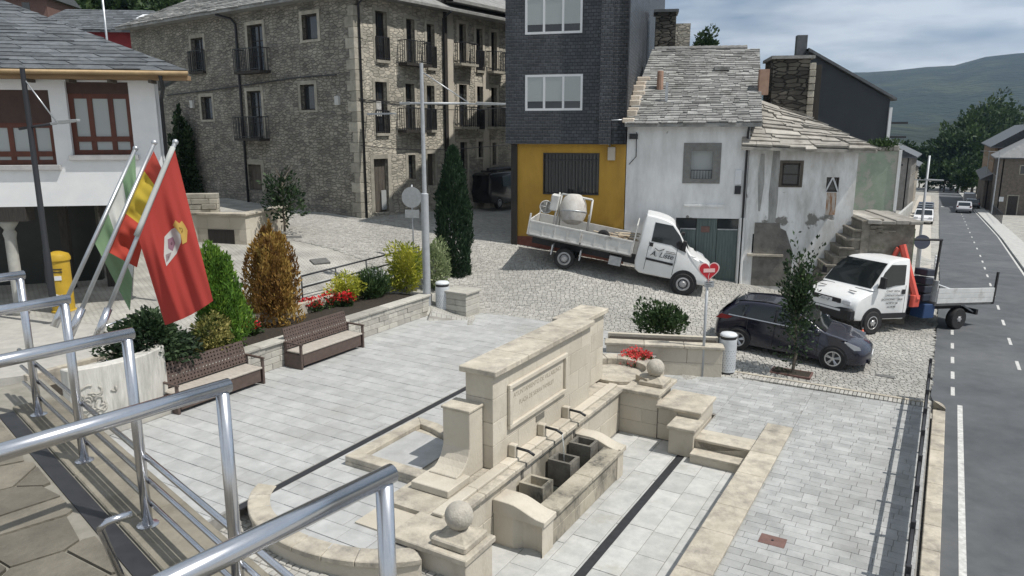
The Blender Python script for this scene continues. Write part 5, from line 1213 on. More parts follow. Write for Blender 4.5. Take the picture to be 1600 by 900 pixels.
# ---------------------------------------------------------------- slate-hung tower over a yellow shop
tc_ = P(804, 377, 1.82); tdir = (.966, -.26)
tw_ = Bld('slate_tower', 'dark slate hung town house over an ochre ground floor', (tc_.x, tc_.y), tdir)
TX = tw_.on(976, 300)[0]; TZ1 = tw_.on(880, 225)[1]; TZ2 = 14.5
m_tower = bricks('slate_cladding', (.030, .037, .046), (.062, .07, .082), (.012, .014, .018), .19, .125, .5, .01, .9, .5)
m_ochre = M('ochre_render', (.43, .255, .045), (.53, .32, .06), 1.5, .9, .15, 25, c3=(.30, .18, .05), s3=.8, f3=(.48, .8), stretch=(1, 1, .4)); m_ochre2 = M('ochre_dark', (.33, .18, .03), None)
t1, t2 = tw_.rect(823, -4, 912, 54), tw_.rect(823, 117, 912, 173)
wall(tw_, -.3, TX, TZ1, TZ2, [t1, t2], m_tower, y=-.25, name='slate_wall'); wall(tw_, -.25, 18, TZ1, TZ2, [], m_tower, y=TX - .35, side='x', name='slate_side_wall')
wall(tw_, -.3, 0, 0, 0, [], m_tower) if False else None
MB().box((-.3, .1, TZ1), (-.0, 12, TZ2)).build('slate_side_wall', m_tower, tw_.root)
m_alu = M('white_frame', (.66, .68, .70), None, rough=.45)
for o in (t1, t2): window(tw_, o, -.25, 3, 1, m_alu, m_glass, .0, .085, None, None, blind=.74, bmat=m_glassb)
MB().box((TX - 1.0, -.42, TZ1), (TX - .55, -.251, TZ2)).build('slate_pilaster', m_tower, tw_.root)
g_ = tw_.rect(849, 239, 936, 304)
wall(tw_, 0, TX, .3, TZ1, [g_], m_ochre, name='ochre_wall'); MB().box((-.05, .36, .3), (TX, .5, TZ1)).build('back_wall', m_dwood, tw_.root)
MB().box((-.12, -.1, .3), (.12, 6, TZ1)).build('corner_post', m_dwood, tw_.root)
MB().box((0, -.02, .3), (TX, -.001, 2.05)).build('plinth', M('plinth_red', (.16, .06, .045), (.22, .09, .07), 4, .85), tw_.root)
gw = MB(); gw.box((g_[0], .12, g_[2]), (g_[1], .16, g_[3])); gr = gw.build('window', m_glass, tw_.root)
mb = MB(); n_ = 16
for i in range(n_ + 1): a = g_[0] + (g_[1] - g_[0] - .03) * i / n_; mb.box((a, -.04, g_[2]), (a + .025, -.015, g_[3]))
for z_ in (g_[2], g_[3] - .3, g_[3] - .05): mb.box((g_[0], -.045, z_), (g_[1], -.012, z_ + .05))
mb.build('grille', m_black, gr, fix=False)
x_, z_ = tw_.on(956, 240); MB().box((x_ - .14, -.16, z_ - .25), (x_ + .14, 0, z_ + .25)).build('meter_box', m_stone, tw_.root, bevel=.01)
MB().tube([(x_ + .45, -.3, TZ1 + .9), (x_ - .1, -.3, TZ1 + .9), (x_ - .15, -.3, TZ1 + .05), (x_ - .05, -.12, z_ + .3)], .03, 6).build('cable_conduit', m_galv, tw_.root, smooth=True)

# ---------------------------------------------------------------- old white house
h0 = tw_.o + tw_.x * (TX + .03); hd = Vector((.986, -.165, 0))
wh = Bld('old_white_house', 'weathered white house with stone slab roof and green garage doors', (h0.x, h0.y), hd)
HX = wh.on(1166, 300)[0]; HE = wh.on(1080, 194)[1]
def plaster(name):
    m, n, l, b = nt(name); b.inputs['Roughness'].default_value = .92; b.inputs['Specular IOR Level'].default_value = .2
    t = n.new('ShaderNodeTexCoord'); mp = n.new('ShaderNodeMapping'); mp.inputs['Scale'].default_value = (1.4, 1.4, .45); l.new(t.outputs['Object'], mp.inputs[0])
    n1 = n.new('ShaderNodeTexNoise'); n1.inputs['Scale'].default_value = 1.1; n1.inputs['Detail'].default_value = 9; n1.inputs['Roughness'].default_value = .68; l.new(mp.outputs[0], n1.inputs[0])
    r = n.new('ShaderNodeValToRGB'); r.color_ramp.elements[0].position = .40; r.color_ramp.elements[0].color = (.77, .78, .78, 1); r.color_ramp.elements[1].position = .68; r.color_ramp.elements[1].color = ((.44, .43, .40, 1) if 'grim' in name else (.57, .57, .56, 1)); l.new(n1.outputs['Fac'], r.inputs[0])
    n2 = n.new('ShaderNodeTexNoise'); n2.inputs['Scale'].default_value = .9; n2.inputs['Detail'].default_value = 6; n2.inputs['Roughness'].default_value = .55; l.new(t.outputs['Object'], n2.inputs[0])
    r2 = n.new('ShaderNodeValToRGB'); r2.color_ramp.elements[0].position = .655 if 'grim' not in name else .60; r2.color_ramp.elements[1].position = .67 if 'grim' not in name else .63; l.new(n2.outputs['Fac'], r2.inputs[0])
    mx = n.new('ShaderNodeMixRGB'); l.new(r2.outputs[0], mx.inputs[0]); l.new(r.outputs[0], mx.inputs[1]); mx.inputs[2].default_value = (.22, .215, .20, 1); l.new(mx.outputs[0], b.inputs['Base Color'])
    bp = n.new('ShaderNodeBump'); bp.invert = True; bp.inputs['Strength'].default_value = .5; bp.inputs['Distance'].default_value = .03; l.new(r2.outputs[0], bp.inputs['Height']); l.new(bp.outputs[0], b.inputs['Normal'])
    return m
m_pl1, m_pl2 = plaster('old_plaster'), plaster('grimy_plaster')
hw = wh.rect(1080, 236, 1113, 279); hg = wh.rect(1054, 341, 1152, 441)
wall(wh, 0, HX, -.3, HE, [hw, hg], m_pl1)
w = window(wh, hw, 0, 1, 1, m_glassb, m_glassb, .14, .05, None, M('grey_surround', (.16, .16, .155), (.22, .22, .21), 5, .85), .3, .03)
mb = MB(); mb.box((hw[0], -.06, hw[2] + .3), (hw[1], -.035, hw[2] + .33))
for i in range(8): a = hw[0] + (hw[1] - hw[0] - .02) * i / 7; mb.box((a, -.058, hw[2]), (a + .018, -.038, hw[2] + .3))
mb.build('grille', m_dark, w, fix=False)
m_gar = M('garage_green', (.085, .115, .112), (.125, .16, .155), 4, .6, stretch=(4, 4, .4))
MB().box((hg[0], .2, hg[2]), (hg[1], .25, hg[3])).build('garage_backing', m_dwood, wh.root)
nL = 3
for k_ in range(nL):
    a, c = hg[0] + (hg[1] - hg[0]) * k_ / nL, hg[0] + (hg[1] - hg[0]) * (k_ + 1) / nL; gd = MB().box((a + .01, .13, hg[2] + .03), (c - .01, .19, hg[3] - (.45 if k_ != 1 else .02))).build('garage_door', m_gar, wh.root)
    for i in range(7): e = a + .03 + (c - a - .06) * i / 7; MB().box((e, .112, hg[2] + .05), (e + (c - a) / 7 - .045, .13, hg[3] - (.5 if k_ != 1 else .06))).build('plank', m_gar, gd)
    if k_ != 1:
        MB().box((a + .02, .15, hg[3] - .43), (c - .02, .16, hg[3] - .04)).build('pane', m_glass, gd)
        MB().box((a + .01, .105, hg[3] - .45), (c - .01, .13, hg[3] - .41)).build('rail', m_galv, gd)
x_ = (hg[0] + hg[1]) / 2 - .05; MB().box((x_ - .16, .085, hg[3] - .55), (x_ + .16, .1, hg[3] - .32)).build('door_plate', m_rust, wh.root)
MB().box((hg[1] + .02, -.1, -.2), (hg[1] + .22, .05, hg[3] + .05)).build('door_jamb', m_pl1, wh.root, bevel=.02); MB().box((hg[0] - .3, -.2, hg[2] - .5), (hg[1] + .2, .1, hg[2])).build('threshold', m_coping, wh.root)
x_, z_ = wh.on(1100, 320); MB().box((x_ - .75, -.1, z_ - .06), (x_ + .75, 0, z_ + .02)).build('ledge', m_pl1, wh.root)
x_, z_ = wh.on(1153, 280); MB().box((x_ - .12, -.1, z_ - .2), (x_ + .12, 0, z_ + .35)).build('meter_box', m_alu, wh.root, bevel=.01); MB().box((x_ - .1, -.08, z_ - .55), (x_ + .12, 0, z_ - .25)).build('meter_box', m_dark, wh.root)
MB().box((.08, -.08, HE - .55), (.4, 0, HE - .35)).build('bracket', m_black, wh.root)
MB().tube([(HX - .08, -.07, 0), (HX - .08, -.07, HE - .3), (HX - .08, -.3, HE - .05)], .045, 7).build('downpipe', m_dark, wh.root, smooth=True)
MB().tube([(.35, -.04, HE - .3), (.36, -.04, HE - 1.2), (.1, -.04, HE - 1.5)], .015, 5).build('cable', m_black, wh.root)
# main slab roof
RD = 5.5; RZ = HE + 3.2
A, B, Cc, Dd = (-.1, -.4, HE), (HX + .35, -.4, HE + .05), (HX + .95, RD, RZ), (.9, RD, RZ + .05)
MB().add([A, B, Cc, Dd, (-.1, -.4, HE - .1), (HX + .35, -.4, HE - .1), (HX + .35, RD * 2, HE)], [(0, 1, 2, 3), (4, 5, 1, 0), (1, 6, 2)]).build('roof', m_slab_roof, wh.root)
slates(wh.root, A, B, Cc, Dd, .36, .185, m_slab_roof, 300, .03, 'roof_slab', .5, .035)
for i in range(14): a = 1.0 + i * (HX - .6) / 14; MB().tube([(a, RD, RZ + .06), (a + .3, RD, RZ + .08)], .11, 7).build('ridge_stone', m_slab_roof, wh.root)
# verge rubble on the left edge, small chimneys
rs = random.Random(9)
for i in range(16):
    t = i / 15; y_ = -.35 + t * (RD + .2); z_ = HE + .05 + t * 3.15; x_ = -.05 + t * .95
    if i < 9: MB().prism([(x_ - .15 + rs.uniform(-.05, .05), y_), (x_ + .3 + rs.uniform(-.1, .1), y_ + .02), (x_ + .36, y_ + .42), (x_ - .1, y_ + .4)], z_, z_ + .16 + rs.uniform(0, .12), rs.random()).build('verge_stone', M('verge_mortar', (.46, .40, .33), (.58, .52, .44), 4, .9, .6, 20, vc=.1) if 'verge_mortar' not in bpy.data.materials else bpy.data.materials['verge_mortar'], wh.root, bevel=.03)
def onroof(px, py): # pixel on the main roof plane
    n_ = (Vector(B) - Vector(A)).cross(Vector(Dd) - Vector(A)); mw = Matrix.LocRotScale(wh.o, wh.root.rotation_euler, None); a = mw @ Vector(A); n_ = mw.to_3x3() @ n_; d = ray(px, py); t = (a - CAM).dot(n_) / d.dot(n_); return mw.inverted() @ (CAM + d * t)
q = onroof(1031, 140); MB().lathe([(.14, -.4), (.12, .7), (.1, .72)], 10, q).build('flue', M('terracotta', (.30, .19, .14), (.38, .25, .19), 5, .9), wh.root)
q = onroof(1041, 160); MB().box((q.x - .05, q.y - .05, q.z - .3), (q.x + .05, q.y + .05, q.z + .75)).build('vent_pipe', m_galv, wh.root)
q = onroof(1128, 110); MB().box((q.x - .3, q.y - .15, q.z), (q.x + .3, q.y + .2, q.z + .14)).build('roof_vent', m_slab_roof, wh.root)
q = onroof(1192, 140); MB().box((q.x - .18, q.y - .2, q.z - .2), (q.x + .18, q.y + .2, q.z + .75)).build('chimney', bpy.data.materials['terracotta'], wh.root)
q = D(1052, 55, wh.o.y + RD + 1); q = wh.root.matrix_basis.inverted() @ q if False else (Matrix.LocRotScale(wh.o, wh.root.rotation_euler, None).inverted() @ q)
MB().box((q.x - .8, q.y, RZ - 1), (q.x + .1, q.y + 1.2, q.z + 1.0)).build('rubble_stack', m_drystone, wh.root); MB().box((q.x + .1, q.y, RZ - 1), (q.x + .75, q.y + 1.2, q.z + .5)).build('rubble_stack', m_rubble_l, wh.root); MB().box((q.x - .9, q.y - .1, q.z + 1.0), (q.x + .2, q.y + 1.3, q.z + 1.12)).build('stack_cap', m_slate, wh.root)

# ---------------------------------------------------------------- lower ruined wing
x2 = HX + .02; X3 = wh.on(1336, 300)[0]; E2 = wh.on(1250, 232)[1]
rn = Bld('ruined_wing', 'grimy white wing with sagging stone slab roof beside the outside stairs', (wh.o.x + wh.x.x * x2, wh.o.y + wh.x.y * x2), hd)
RX = X3 - x2
w1, w2, wd = rn.rect(1222, 255, 1250, 290), rn.rect(1291, 277, 1311, 300), rn.rect(1175, 366, 1220, 396)
wall(rn, 0, RX, -.5, E2, [w1, w2, wd], m_pl2)
window(rn, w1, 0, 1, 2, m_dwood, m_glass, .05, .06, None, m_wood, .1); 
wq = window(rn, w2, 0, 1, 1, m_dwood, m_glass, .08, .05, None, None)
for s in (-1, 1): MB().tube([((w2[0] + w2[1]) / 2, .05, w2[3]), ((w2[0] + w2[1]) / 2 + s * (w2[1] - w2[0]) / 2, .05, w2[2])], .03, 5).build('brace', m_alu, wq)
MB().box((w2[0] + .05, -.004, w2[2] - .85), (w2[1] - .05, -.001, w2[2] - .02)).build('rust_streak', M('rust_streak', (.50, .46, .42), (.30, .15, .06), 3, .9, lo=.45, hi=.6, stretch=(3, 3, .5)), rn.root)
MB().box((wd[0], .15, wd[2]), (wd[1], .2, wd[3])).build('dark_window', m_glass, rn.root); MB().box((wd[0] - .15, -.12, wd[2] - .1), (wd[1] + .1, 0, wd[2] - .02)).build('ledge', m_coping, rn.root)
o_ = rn.rect(1176, 348, 1238, 447); a = o_; mm = M('exposed_render', (.12, .115, .105), (.22, .21, .19), 2.5, .95, .7, 14)
mb = MB(); mb.prismy([(a[0], a[2]), (a[1], a[2]), (a[1], a[2] + (a[3] - a[2]) * .55), (a[1] - .3, a[3] - .3), (a[1] - .5, a[3] - .2), (a[1] - .55, a[3]), (a[0], a[3])], -.012, -.001); mb.build('exposed_patch', mm, rn.root)
for i, (px0, py0, px1, py1) in enumerate([(1203, 232, 1213, 395), (1186, 240, 1192, 330)]):
    o = rn.rect(px0, py0, px1, py1); MB().prismy([(o[0], o[3]), (o[1], o[3]), (o[1] + .05, (o[2] + o[3]) / 2), (o[1] - .03, o[2]), (o[0] + .04, o[2]), (o[0] - .06, (o[2] + o[3]) / 2 + .3)], -.006 - .002 * i, -.001).build('soot_stain', M('soot_stain', (.24, .24, .23), (.40, .40, .385), 4, .95, stretch=(1, 1, .3)) if 'soot_stain' not in bpy.data.materials else bpy.data.materials['soot_stain'], rn.root)
wall(rn, .36, 6, -.5, E2, [], m_pl2, y=RX - .35, side='x', name='end_wall')
for i, (a, c) in enumerate(((.5, .75), (1.2, 1.5), (2.2, 2.6))): MB().box((RX - .02, a, 1.5), (RX + .06, c, E2 - .1)).build('timber_post', m_dwood if i % 2 else m_pl1, rn.root)
# sagging roof in warm slabs, hipped
eo = .45
A, B = Vector((-.35, -eo, E2 + .05)), Vector((RX + .5, -eo, E2 - .05)); C1 = Vector((RX - 1.6, 2.6, E2 + 1.25)); D1 = Vector((.25, 3.0, E2 + 2.0))
MB().add([A, B, C1, D1, Vector((RX + .5, 6, E2)), A - Vector((0, 0, .1)), B - Vector((0, 0, .1)), Vector((RX + .5, 6, E2 - .1)), Vector((-.3, 6, E2 + 1.9))], [(0, 1, 2, 3), (1, 4, 2), (0, 5, 6, 1), (1, 6, 7, 4), (3, 2, 4, 8)]).build('roof', m_slab_warm, rn.root)
slates(rn.root, A, B, C1, D1, .62, .32, m_slab_warm, 200, .05, 'roof_slab', .75, .06)
slates(rn.root, B, (RX + .5, 5.5, E2), (RX - 1.5, 5.0, E2 + 1.3), C1, .7, .4, m_slab_warm, 80, .06, 'roof_slab', .6, .06)
MB().prismx([(-.4, E2 + .05), (.5, E2 + .9), (3.0, E2 + 2.5), (3.0, E2 + .5)], -.3, -.12).build('abutment_flashing', m_slab_warm, rn.root)
# dark dry-stone stack
a = rn.on(1205, 150, 3.2); c = rn.on(1262, 150, 3.2); zt_ = rn.on(1235, 92, 3.2)[1]
MB().box((a[0], 3.2, E2), (c[0], 5.2, zt_)).build('stone_stack', m_drystone, rn.root); MB().box((a[0] - .1, 3.05, zt_), (c[0] + .15, 5.3, zt_ + .12)).build('stack_cap', m_slab_roof, rn.root)
for i in range(10): MB().box((c[0] - .02, 3.12 + rs.uniform(-.04, .04), E2 + .6 + i * .27), (c[0] + .22, 3.5, E2 + .85 + i * .27), rs.random()).build('corner_stone', m_quoin, rn.root, bevel=.02)
MB().box((c[0] + .2, 3.6, E2), (c[0] + .55, 5.0, zt_ - .2)).build('timber_panel', m_dwood, rn.root)

# ---------------------------------------------------------------- outside stone stairs and landing
ss = Bld('outside_stairs', 'rough dark stone stairs climbing to a slab landing beside the ruined wing', (rn.o.x, rn.o.y), hd, 'stairs')
sx0, sx1 = rn.on(1262, 400, -1.0)[0], rn.on(1345, 400, -1.0)[0]
LZ = ss.on(1370, 344, -1.3)[1]; g0 = .25; n_ = 9
m_stair = M('stair_stone', (.13, .12, .10), (.24, .22, .185), 4, .9, .8, 14, vc=.3, c3=(.09, .1, .06), s3=1.5)
for i in range(n_):
    x_ = sx0 + (sx1 - sx0) * i / n_; z_ = g0 + (LZ - g0) * (i + 1) / n_; wob = rs.uniform(-.06, .06)
    MB().box((x_ + wob, -1.35 + rs.uniform(-.08, .08), -.5), (sx1 + .1, -.02, z_ - .1), rs.random()).build('step_body', m_stair, ss.root)
    MB().prism([(x_ - .04 + wob, -1.38 + rs.uniform(-.05, .05)), (x_ + .45, -1.4 + rs.uniform(-.05, .05)), (x_ + .45, -.02), (x_ - .03 + wob, -.02)], z_ - .1, z_ + rs.uniform(-.02, .02), rs.random()).build('tread', m_stair, ss.root, bevel=.02)
lx1 = ss.on(1432, 325, -.6)[0]
MB().box((sx1 + .1, -1.3, -.6), (sx1 + 1.6, 2.2, LZ - .12)).build('landing_base', m_stair, ss.root); 
for i in range(4):
    a = sx1 + (lx1 - sx1) * i / 4; MB().prism([(a, -1.5 + rs.uniform(-.06, .06)), (a + (lx1 - sx1) / 4 - .02, -1.5 + rs.uniform(-.06, .06)), (a + (lx1 - sx1) / 4 - .02, 2.2), (a, 2.2)], LZ - .12, LZ + rs.uniform(-.01, .03), rs.random()).build('landing_slab', m_slab_warm, ss.root, bevel=.02)
for i in range(10): MB().prism([(sx1 - .1 + rs.uniform(0, .9), -1.45 + rs.uniform(0, .2) ), (sx1 + .5 + rs.uniform(0, .6), -1.4), (sx1 + .6, -1.0), (sx1 + .1, -.9)], LZ - .5 + i * .05, LZ - .46 + i * .055, rs.random()).build('loose_stone', m_stair, ss.root)
MB().box((sx1 + 1.62, -1.1, 0), (sx1 + 1.7, -.2, LZ - .3)).build('cellar_door', M('greenish_door', (.10, .14, .08), (.15, .2, .11), 4, .8), ss.root)
t = thing('wall_weeds', 'low weeds growing at the foot of the ruined wall by the stairs', 'plant', ss.root.matrix_basis @ Vector((0, 0, 0)) if False else (Matrix.LocRotScale(ss.o, ss.root.rotation_euler, None) @ Vector((sx0 - .2, -1.2, .2))))
crown('foliage', t, (0, 0, .2), (.9, .5, .45), 900, .14, lf_mid, .6, .4, 'ball', 91, .3, .9)
rk = Matrix.LocRotScale(ss.o, ss.root.rotation_euler, None) @ Vector((sx0 - .9, -1.6, .05))
tag(MB().prism([(-.9, -.25), (.3, -.4), (.95, -.1), (.6, .3), (-.7, .3)], 0, .32, .5).build('stone_block', m_stair, bevel=.06), 'long rough dark stone lying at the foot of the ruined wall', 'stone').location = rk

# ---------------------------------------------------------------- dark gable house behind, green ruin
dg_o = D(1255, 200, 38.5); dgb = Bld('gable_house', 'large dark slate clad gable wall rising behind the ruined wing', (dg_o.x, dg_o.y), (.985, -.17))
m_dgab = M('slate_panel', (.030, .038, .046), (.042, .05, .06), .8, .6)
pk, rt, bt = dgb.on(1262, 82), dgb.on(1391, 155), dgb.on(1391, 225)
MB().prismy([(-2, 0), (rt[0], 0), (rt[0], rt[1]), (pk[0], pk[1]), (-2, pk[1] - 1.5)], 0, .4).build('gable_wall', m_dgab, dgb.root)
MB().box((-2, .4, 0), (rt[0] - .1, 8, rt[1] - .3)).build('body', m_dgab, dgb.root)
mb = MB(); mb.add([(pk[0], -.25, pk[1] + .06), (rt[0] + .25, -.25, rt[1] - .08), (rt[0] + .25, 8, rt[1] - .08), (pk[0], 8, pk[1] + .06), (pk[0], -.25, pk[1] + .2), (rt[0] + .25, -.25, rt[1] + .05), (rt[0] + .25, 8, rt[1] + .05), (pk[0], 8, pk[1] + .2)], [(0, 1, 2, 3), (7, 6, 5, 4), (0, 4, 5, 1), (1, 5, 6, 2)]); mb.build('roof', m_slate, dgb.root)
MB().box((pk[0] - .45, .5, pk[1] - .5), (pk[0] + .05, 1.0, pk[1] + .9)).build('chimney', m_slate, dgb.root)
MB().box((rt[0] - .02, -.12, 0), (rt[0] + .12, 0, rt[1] - .4)).build('downpipe', m_alu, dgb.root)
for i in range(4): MB().box((rt[0] + .13, .5 + i * .02, rt[1] - 1.2 - i * .7), (rt[0] + 1.1, 1.3, rt[1] - 1.1 - i * .7)).build('balcony', m_dark, dgb.root)
gr_o = D(1350, 300, 31.5); gb = Bld('green_ruin', 'roofless ruin with a pale green plastered wall behind the landing', (gr_o.x, gr_o.y), (.97, -.24))
a = gb.on(1400, 280); zt_ = gb.on(1375, 236)[1]; m_grn = M('green_plaster', (.27, .33, .26), (.35, .41, .33), 1.5, .9, c3=(.40, .39, .35), s3=1.1, f3=(.5, .56))
MB().box((-.6, 0, -.5), (a[0], .35, zt_)).build('wall', m_grn, gb.root); MB().box((a[0], -.05, -.5), (a[0] + .12, .4, zt_ + .05)).build('edge_post', m_pl1, gb.root)
for i in range(7): MB().box((-.6 + i * (a[0] + .6) / 7, -.08, zt_), (-.6 + (i + .95) * (a[0] + .6) / 7, .45, zt_ + rs.uniform(.08, .25)), rs.random()).build('top_stone', m_slab_warm, gb.root, bevel=.03)
t = thing('wall_top_plant', 'scrubby green weeds on top of the green ruin wall', 'plant', gb.root.matrix_basis @ Vector((0, 0, 0)) if False else (Matrix.LocRotScale(gb.o, gb.root.rotation_euler, None) @ Vector((a[0] * .55, .1, zt_ + .15))))
crown('foliage', t, (0, 0, .1), (.7, .3, .25), 500, .16, lf_mid, .5, .4, 'ball', 95, .4, .9)
# retaining wall of the ramp beyond the conifers
rw_o = P(388, 404, 1.5); rwb = Bld('ramp_wall', 'beige retaining wall with dark coping behind the green conifer', (rw_o.x, rw_o.y), (.98, -.2), 'wall')
wz = rwb.on(390, 334)[1]
blk = courses(-4.6, 0, 1.3, wz - .08, .9, .42, 'x', .1)
for q in blk: MB().box((q[0][0] + .003, 0 - rs.uniform(0, .004), q[0][1] + .003), (q[2][0] - .003, .3, q[2][1] - .003), rs.random()).build('stone_block', m_stone, rwb.root)
MB().box((-.3, .302, 1.3), (0, 3.2, wz - .08)).build('end_face', m_stone, rwb.root); MB().box((-4.7, -.08, wz - .08), (.08, .38, wz)).build('coping', m_coping, rwb.root, bevel=.012); MB().box((-.38, .382, wz - .08), (.08, 3.3, wz)).build('coping', m_coping, rwb.root, bevel=.012)
MB().box((-1.6, -.012, 1.6), (-.5, -.0045, wz - .62)).build('vent_opening', m_dwood, rwb.root)
t = thing('top_railing', 'short dark railing on top of the beige retaining wall', 'railing', Matrix.LocRotScale(rwb.o, rwb.root.rotation_euler, None) @ Vector((-3.4, .2, wz)))
for z_ in (.3, .55): MB().tube([(-1.2, 0, z_), (1.3, 0, z_)], .03, 6).build('rail', m_dark, t)
for x_ in (-1.1, 0, 1.25): MB().box((x_ - .03, -.03, 0), (x_ + .03, .03, .58)).build('post', m_dark, t)
# street sapling
q = P(445, 362, 2.0); zg = Z(q.x, q.y); q = P(445, 362, zg); t = thing('street_sapling', 'small leafy sapling on the cobbled street before the stone house', 'tree', q)
crown('foliage', t, (0, 0, 1.35), (.75, .75, 1.05), 1000, .17, lf_dark, .3, .4, 'ball', 97, .5, .8, 4); mb = MB(); limbs(mb, (0, 0, 0), (0, 0, 2.3), .05, 14, .8, 21); mb.build('trunk', m_bark, t)
# yellow post box and white post on the terrace
m_pbox = M('postbox_yellow', (.42, .27, .022), (.50, .33, .035), 4, .5)
q = P(101, 488, gz); t = thing('post_box', 'yellow pillar post box with blue lettering under the arcade', 'post box', q, rad(18))
MB().lathe([(.32, 0), (.32, .08), (.285, .1), (.285, 1.5), (.32, 1.52), (.32, 1.6), (.28, 1.69), (.1, 1.76), (.01, 1.77)], 28).build('body', m_pbox, t, smooth=True).modifiers.new('e', 'EDGE_SPLIT').split_angle = rad(35)
m_blue = M('post_blue', (.03, .035, .1), None, rough=.5)
for z_ in (1.2, 1.28): MB().box((-.13, -.295, z_), (.14, -.27, z_ + .025)).build('slot', m_black, t)
MB().box((-.07, -.298, .98), (.1, -.27, 1.1)).build('notice_plate', m_alu, t)
text_mesh('lettering', 'CORREOS', .2, m_blue, t, (-.23, -.181, .82), (rad(90), rad(-90), rad(-52)), .003)
MB().lathe([(.07, -.004), (.07, .004), (.05, .004), (.05, -.004)], 20, (.06, -.286, .5), 'y').build('horn_ring', m_alu, t); MB().prismy([(-.13, .38), (-.1, .6), (.02, .55), (-.02, .42)], -.293, -.28).build('horn_emblem', m_alu, t)
q = P(120, 452, gz); t = thing('white_post', 'short white round topped post beside the yellow post box', 'post', (q.x, q.y + .4, gz)); MB().lathe([(.2, 0), (.19, 1.55), (.24, 1.58), (.24, 1.66), (.1, 1.7)], 18).build('post', m_alu, t, smooth=True)
hr2 = thing('terrace_handrail', 'steel handrail beside the carved stone below the flag tips', 'handrail', (0, 0, 0))
for (a, c, z_) in (((150, 515), (228, 486), 1.9), ((150, 570), (232, 543), 1.3)): MB().tube([P(*a, z_), P(*c, z_)], .025, 8).build('rail', m_steel, hr2, smooth=True)
a = P(196, 500, 1.9); MB().tube([(a.x, a.y, .9), (a.x, a.y, 1.9)], .022, 8).build('post', m_steel, hr2, smooth=True)

for i, (px, py) in enumerate(((459, 371), (500, 408))):
    z_ = 1.5
    for _ in range(30): q = P(px, py, z_); z_ = .5 * z_ + .5 * Z(q.x, q.y)
    o = tag(MB().box((-.4, -.28, -.05), (.4, .28, .018)).build('street_drain', m_drain), ['dark drain cover on the cobbles beside the sapling', 'dark drain cover on the cobbles above the planter handrail'][i], 'drain'); o.location = P(px, py, z_); q = P(px, py, z_); nn = Vector((Z(q.x - .4, q.y) - Z(q.x + .4, q.y), Z(q.x, q.y - .4) - Z(q.x, q.y + .4), .8)).normalized(); o.rotation_euler = nn.to_track_quat('Z', 'Y').to_euler(); o.scale = (.75, .75, 1)
# ================================================================== VEHICLES
def ground(px, py):
    z = 0
    for _ in range(40): q = P(px, py, z); z = .5 * z + .5 * Z(q.x, q.y)
    return P(px, py, z)
def vehicle(name, label, cat, Fpx, Rpx, side, track, wb=None, lift=.0, group=None, gr=None):
    """stand it on the ground by its near-side front and rear wheel; x right, y forward"""
    F, R_ = (gr or ground)(*Fpx), (gr or ground)(*Rpx); f = (F - R_).normalized(); r = f.cross(Vector((0, 0, 1))).normalized(); u_ = r.cross(f)
    m = Matrix((r, f, u_)).transposed(); d = (F - R_).length
    o = bpy.data.objects.new(name, None); COL.objects.link(o); o.location = F - r * side * track / 2 + u_ * lift; o.rotation_euler = m.to_euler(); tag(o, label, cat, group)
    print(name, 'wheelbase from picture %.2f' % d, 'pitch %.1f' % math.degrees(math.asin(f.z)), 'at', [round(c, 1) for c in F])
    if wb and abs(d - wb) > .01:                          # keep true wheelbase, centred on the picture's
        o.location = o.location - f * (d - wb) / 2
    return o
def crom(pts, n=3, closed=True):
    out = []; N = len(pts)
    for i in range(N if closed else N - 1):
        p0, p1, p2, p3 = pts[(i - 1) % N], pts[i], pts[(i + 1) % N], pts[(i + 2) % N]
        for k_ in range(n):
            t = k_ / n; out.append(tuple(.5 * ((2 * p1[j]) + (-p0[j] + p2[j]) * t + (2 * p0[j] - 5 * p1[j] + 4 * p2[j] - p3[j]) * t * t + (-p0[j] + 3 * p1[j] - 3 * p2[j] + p3[j]) * t ** 3) for j in range(2)))
    return out
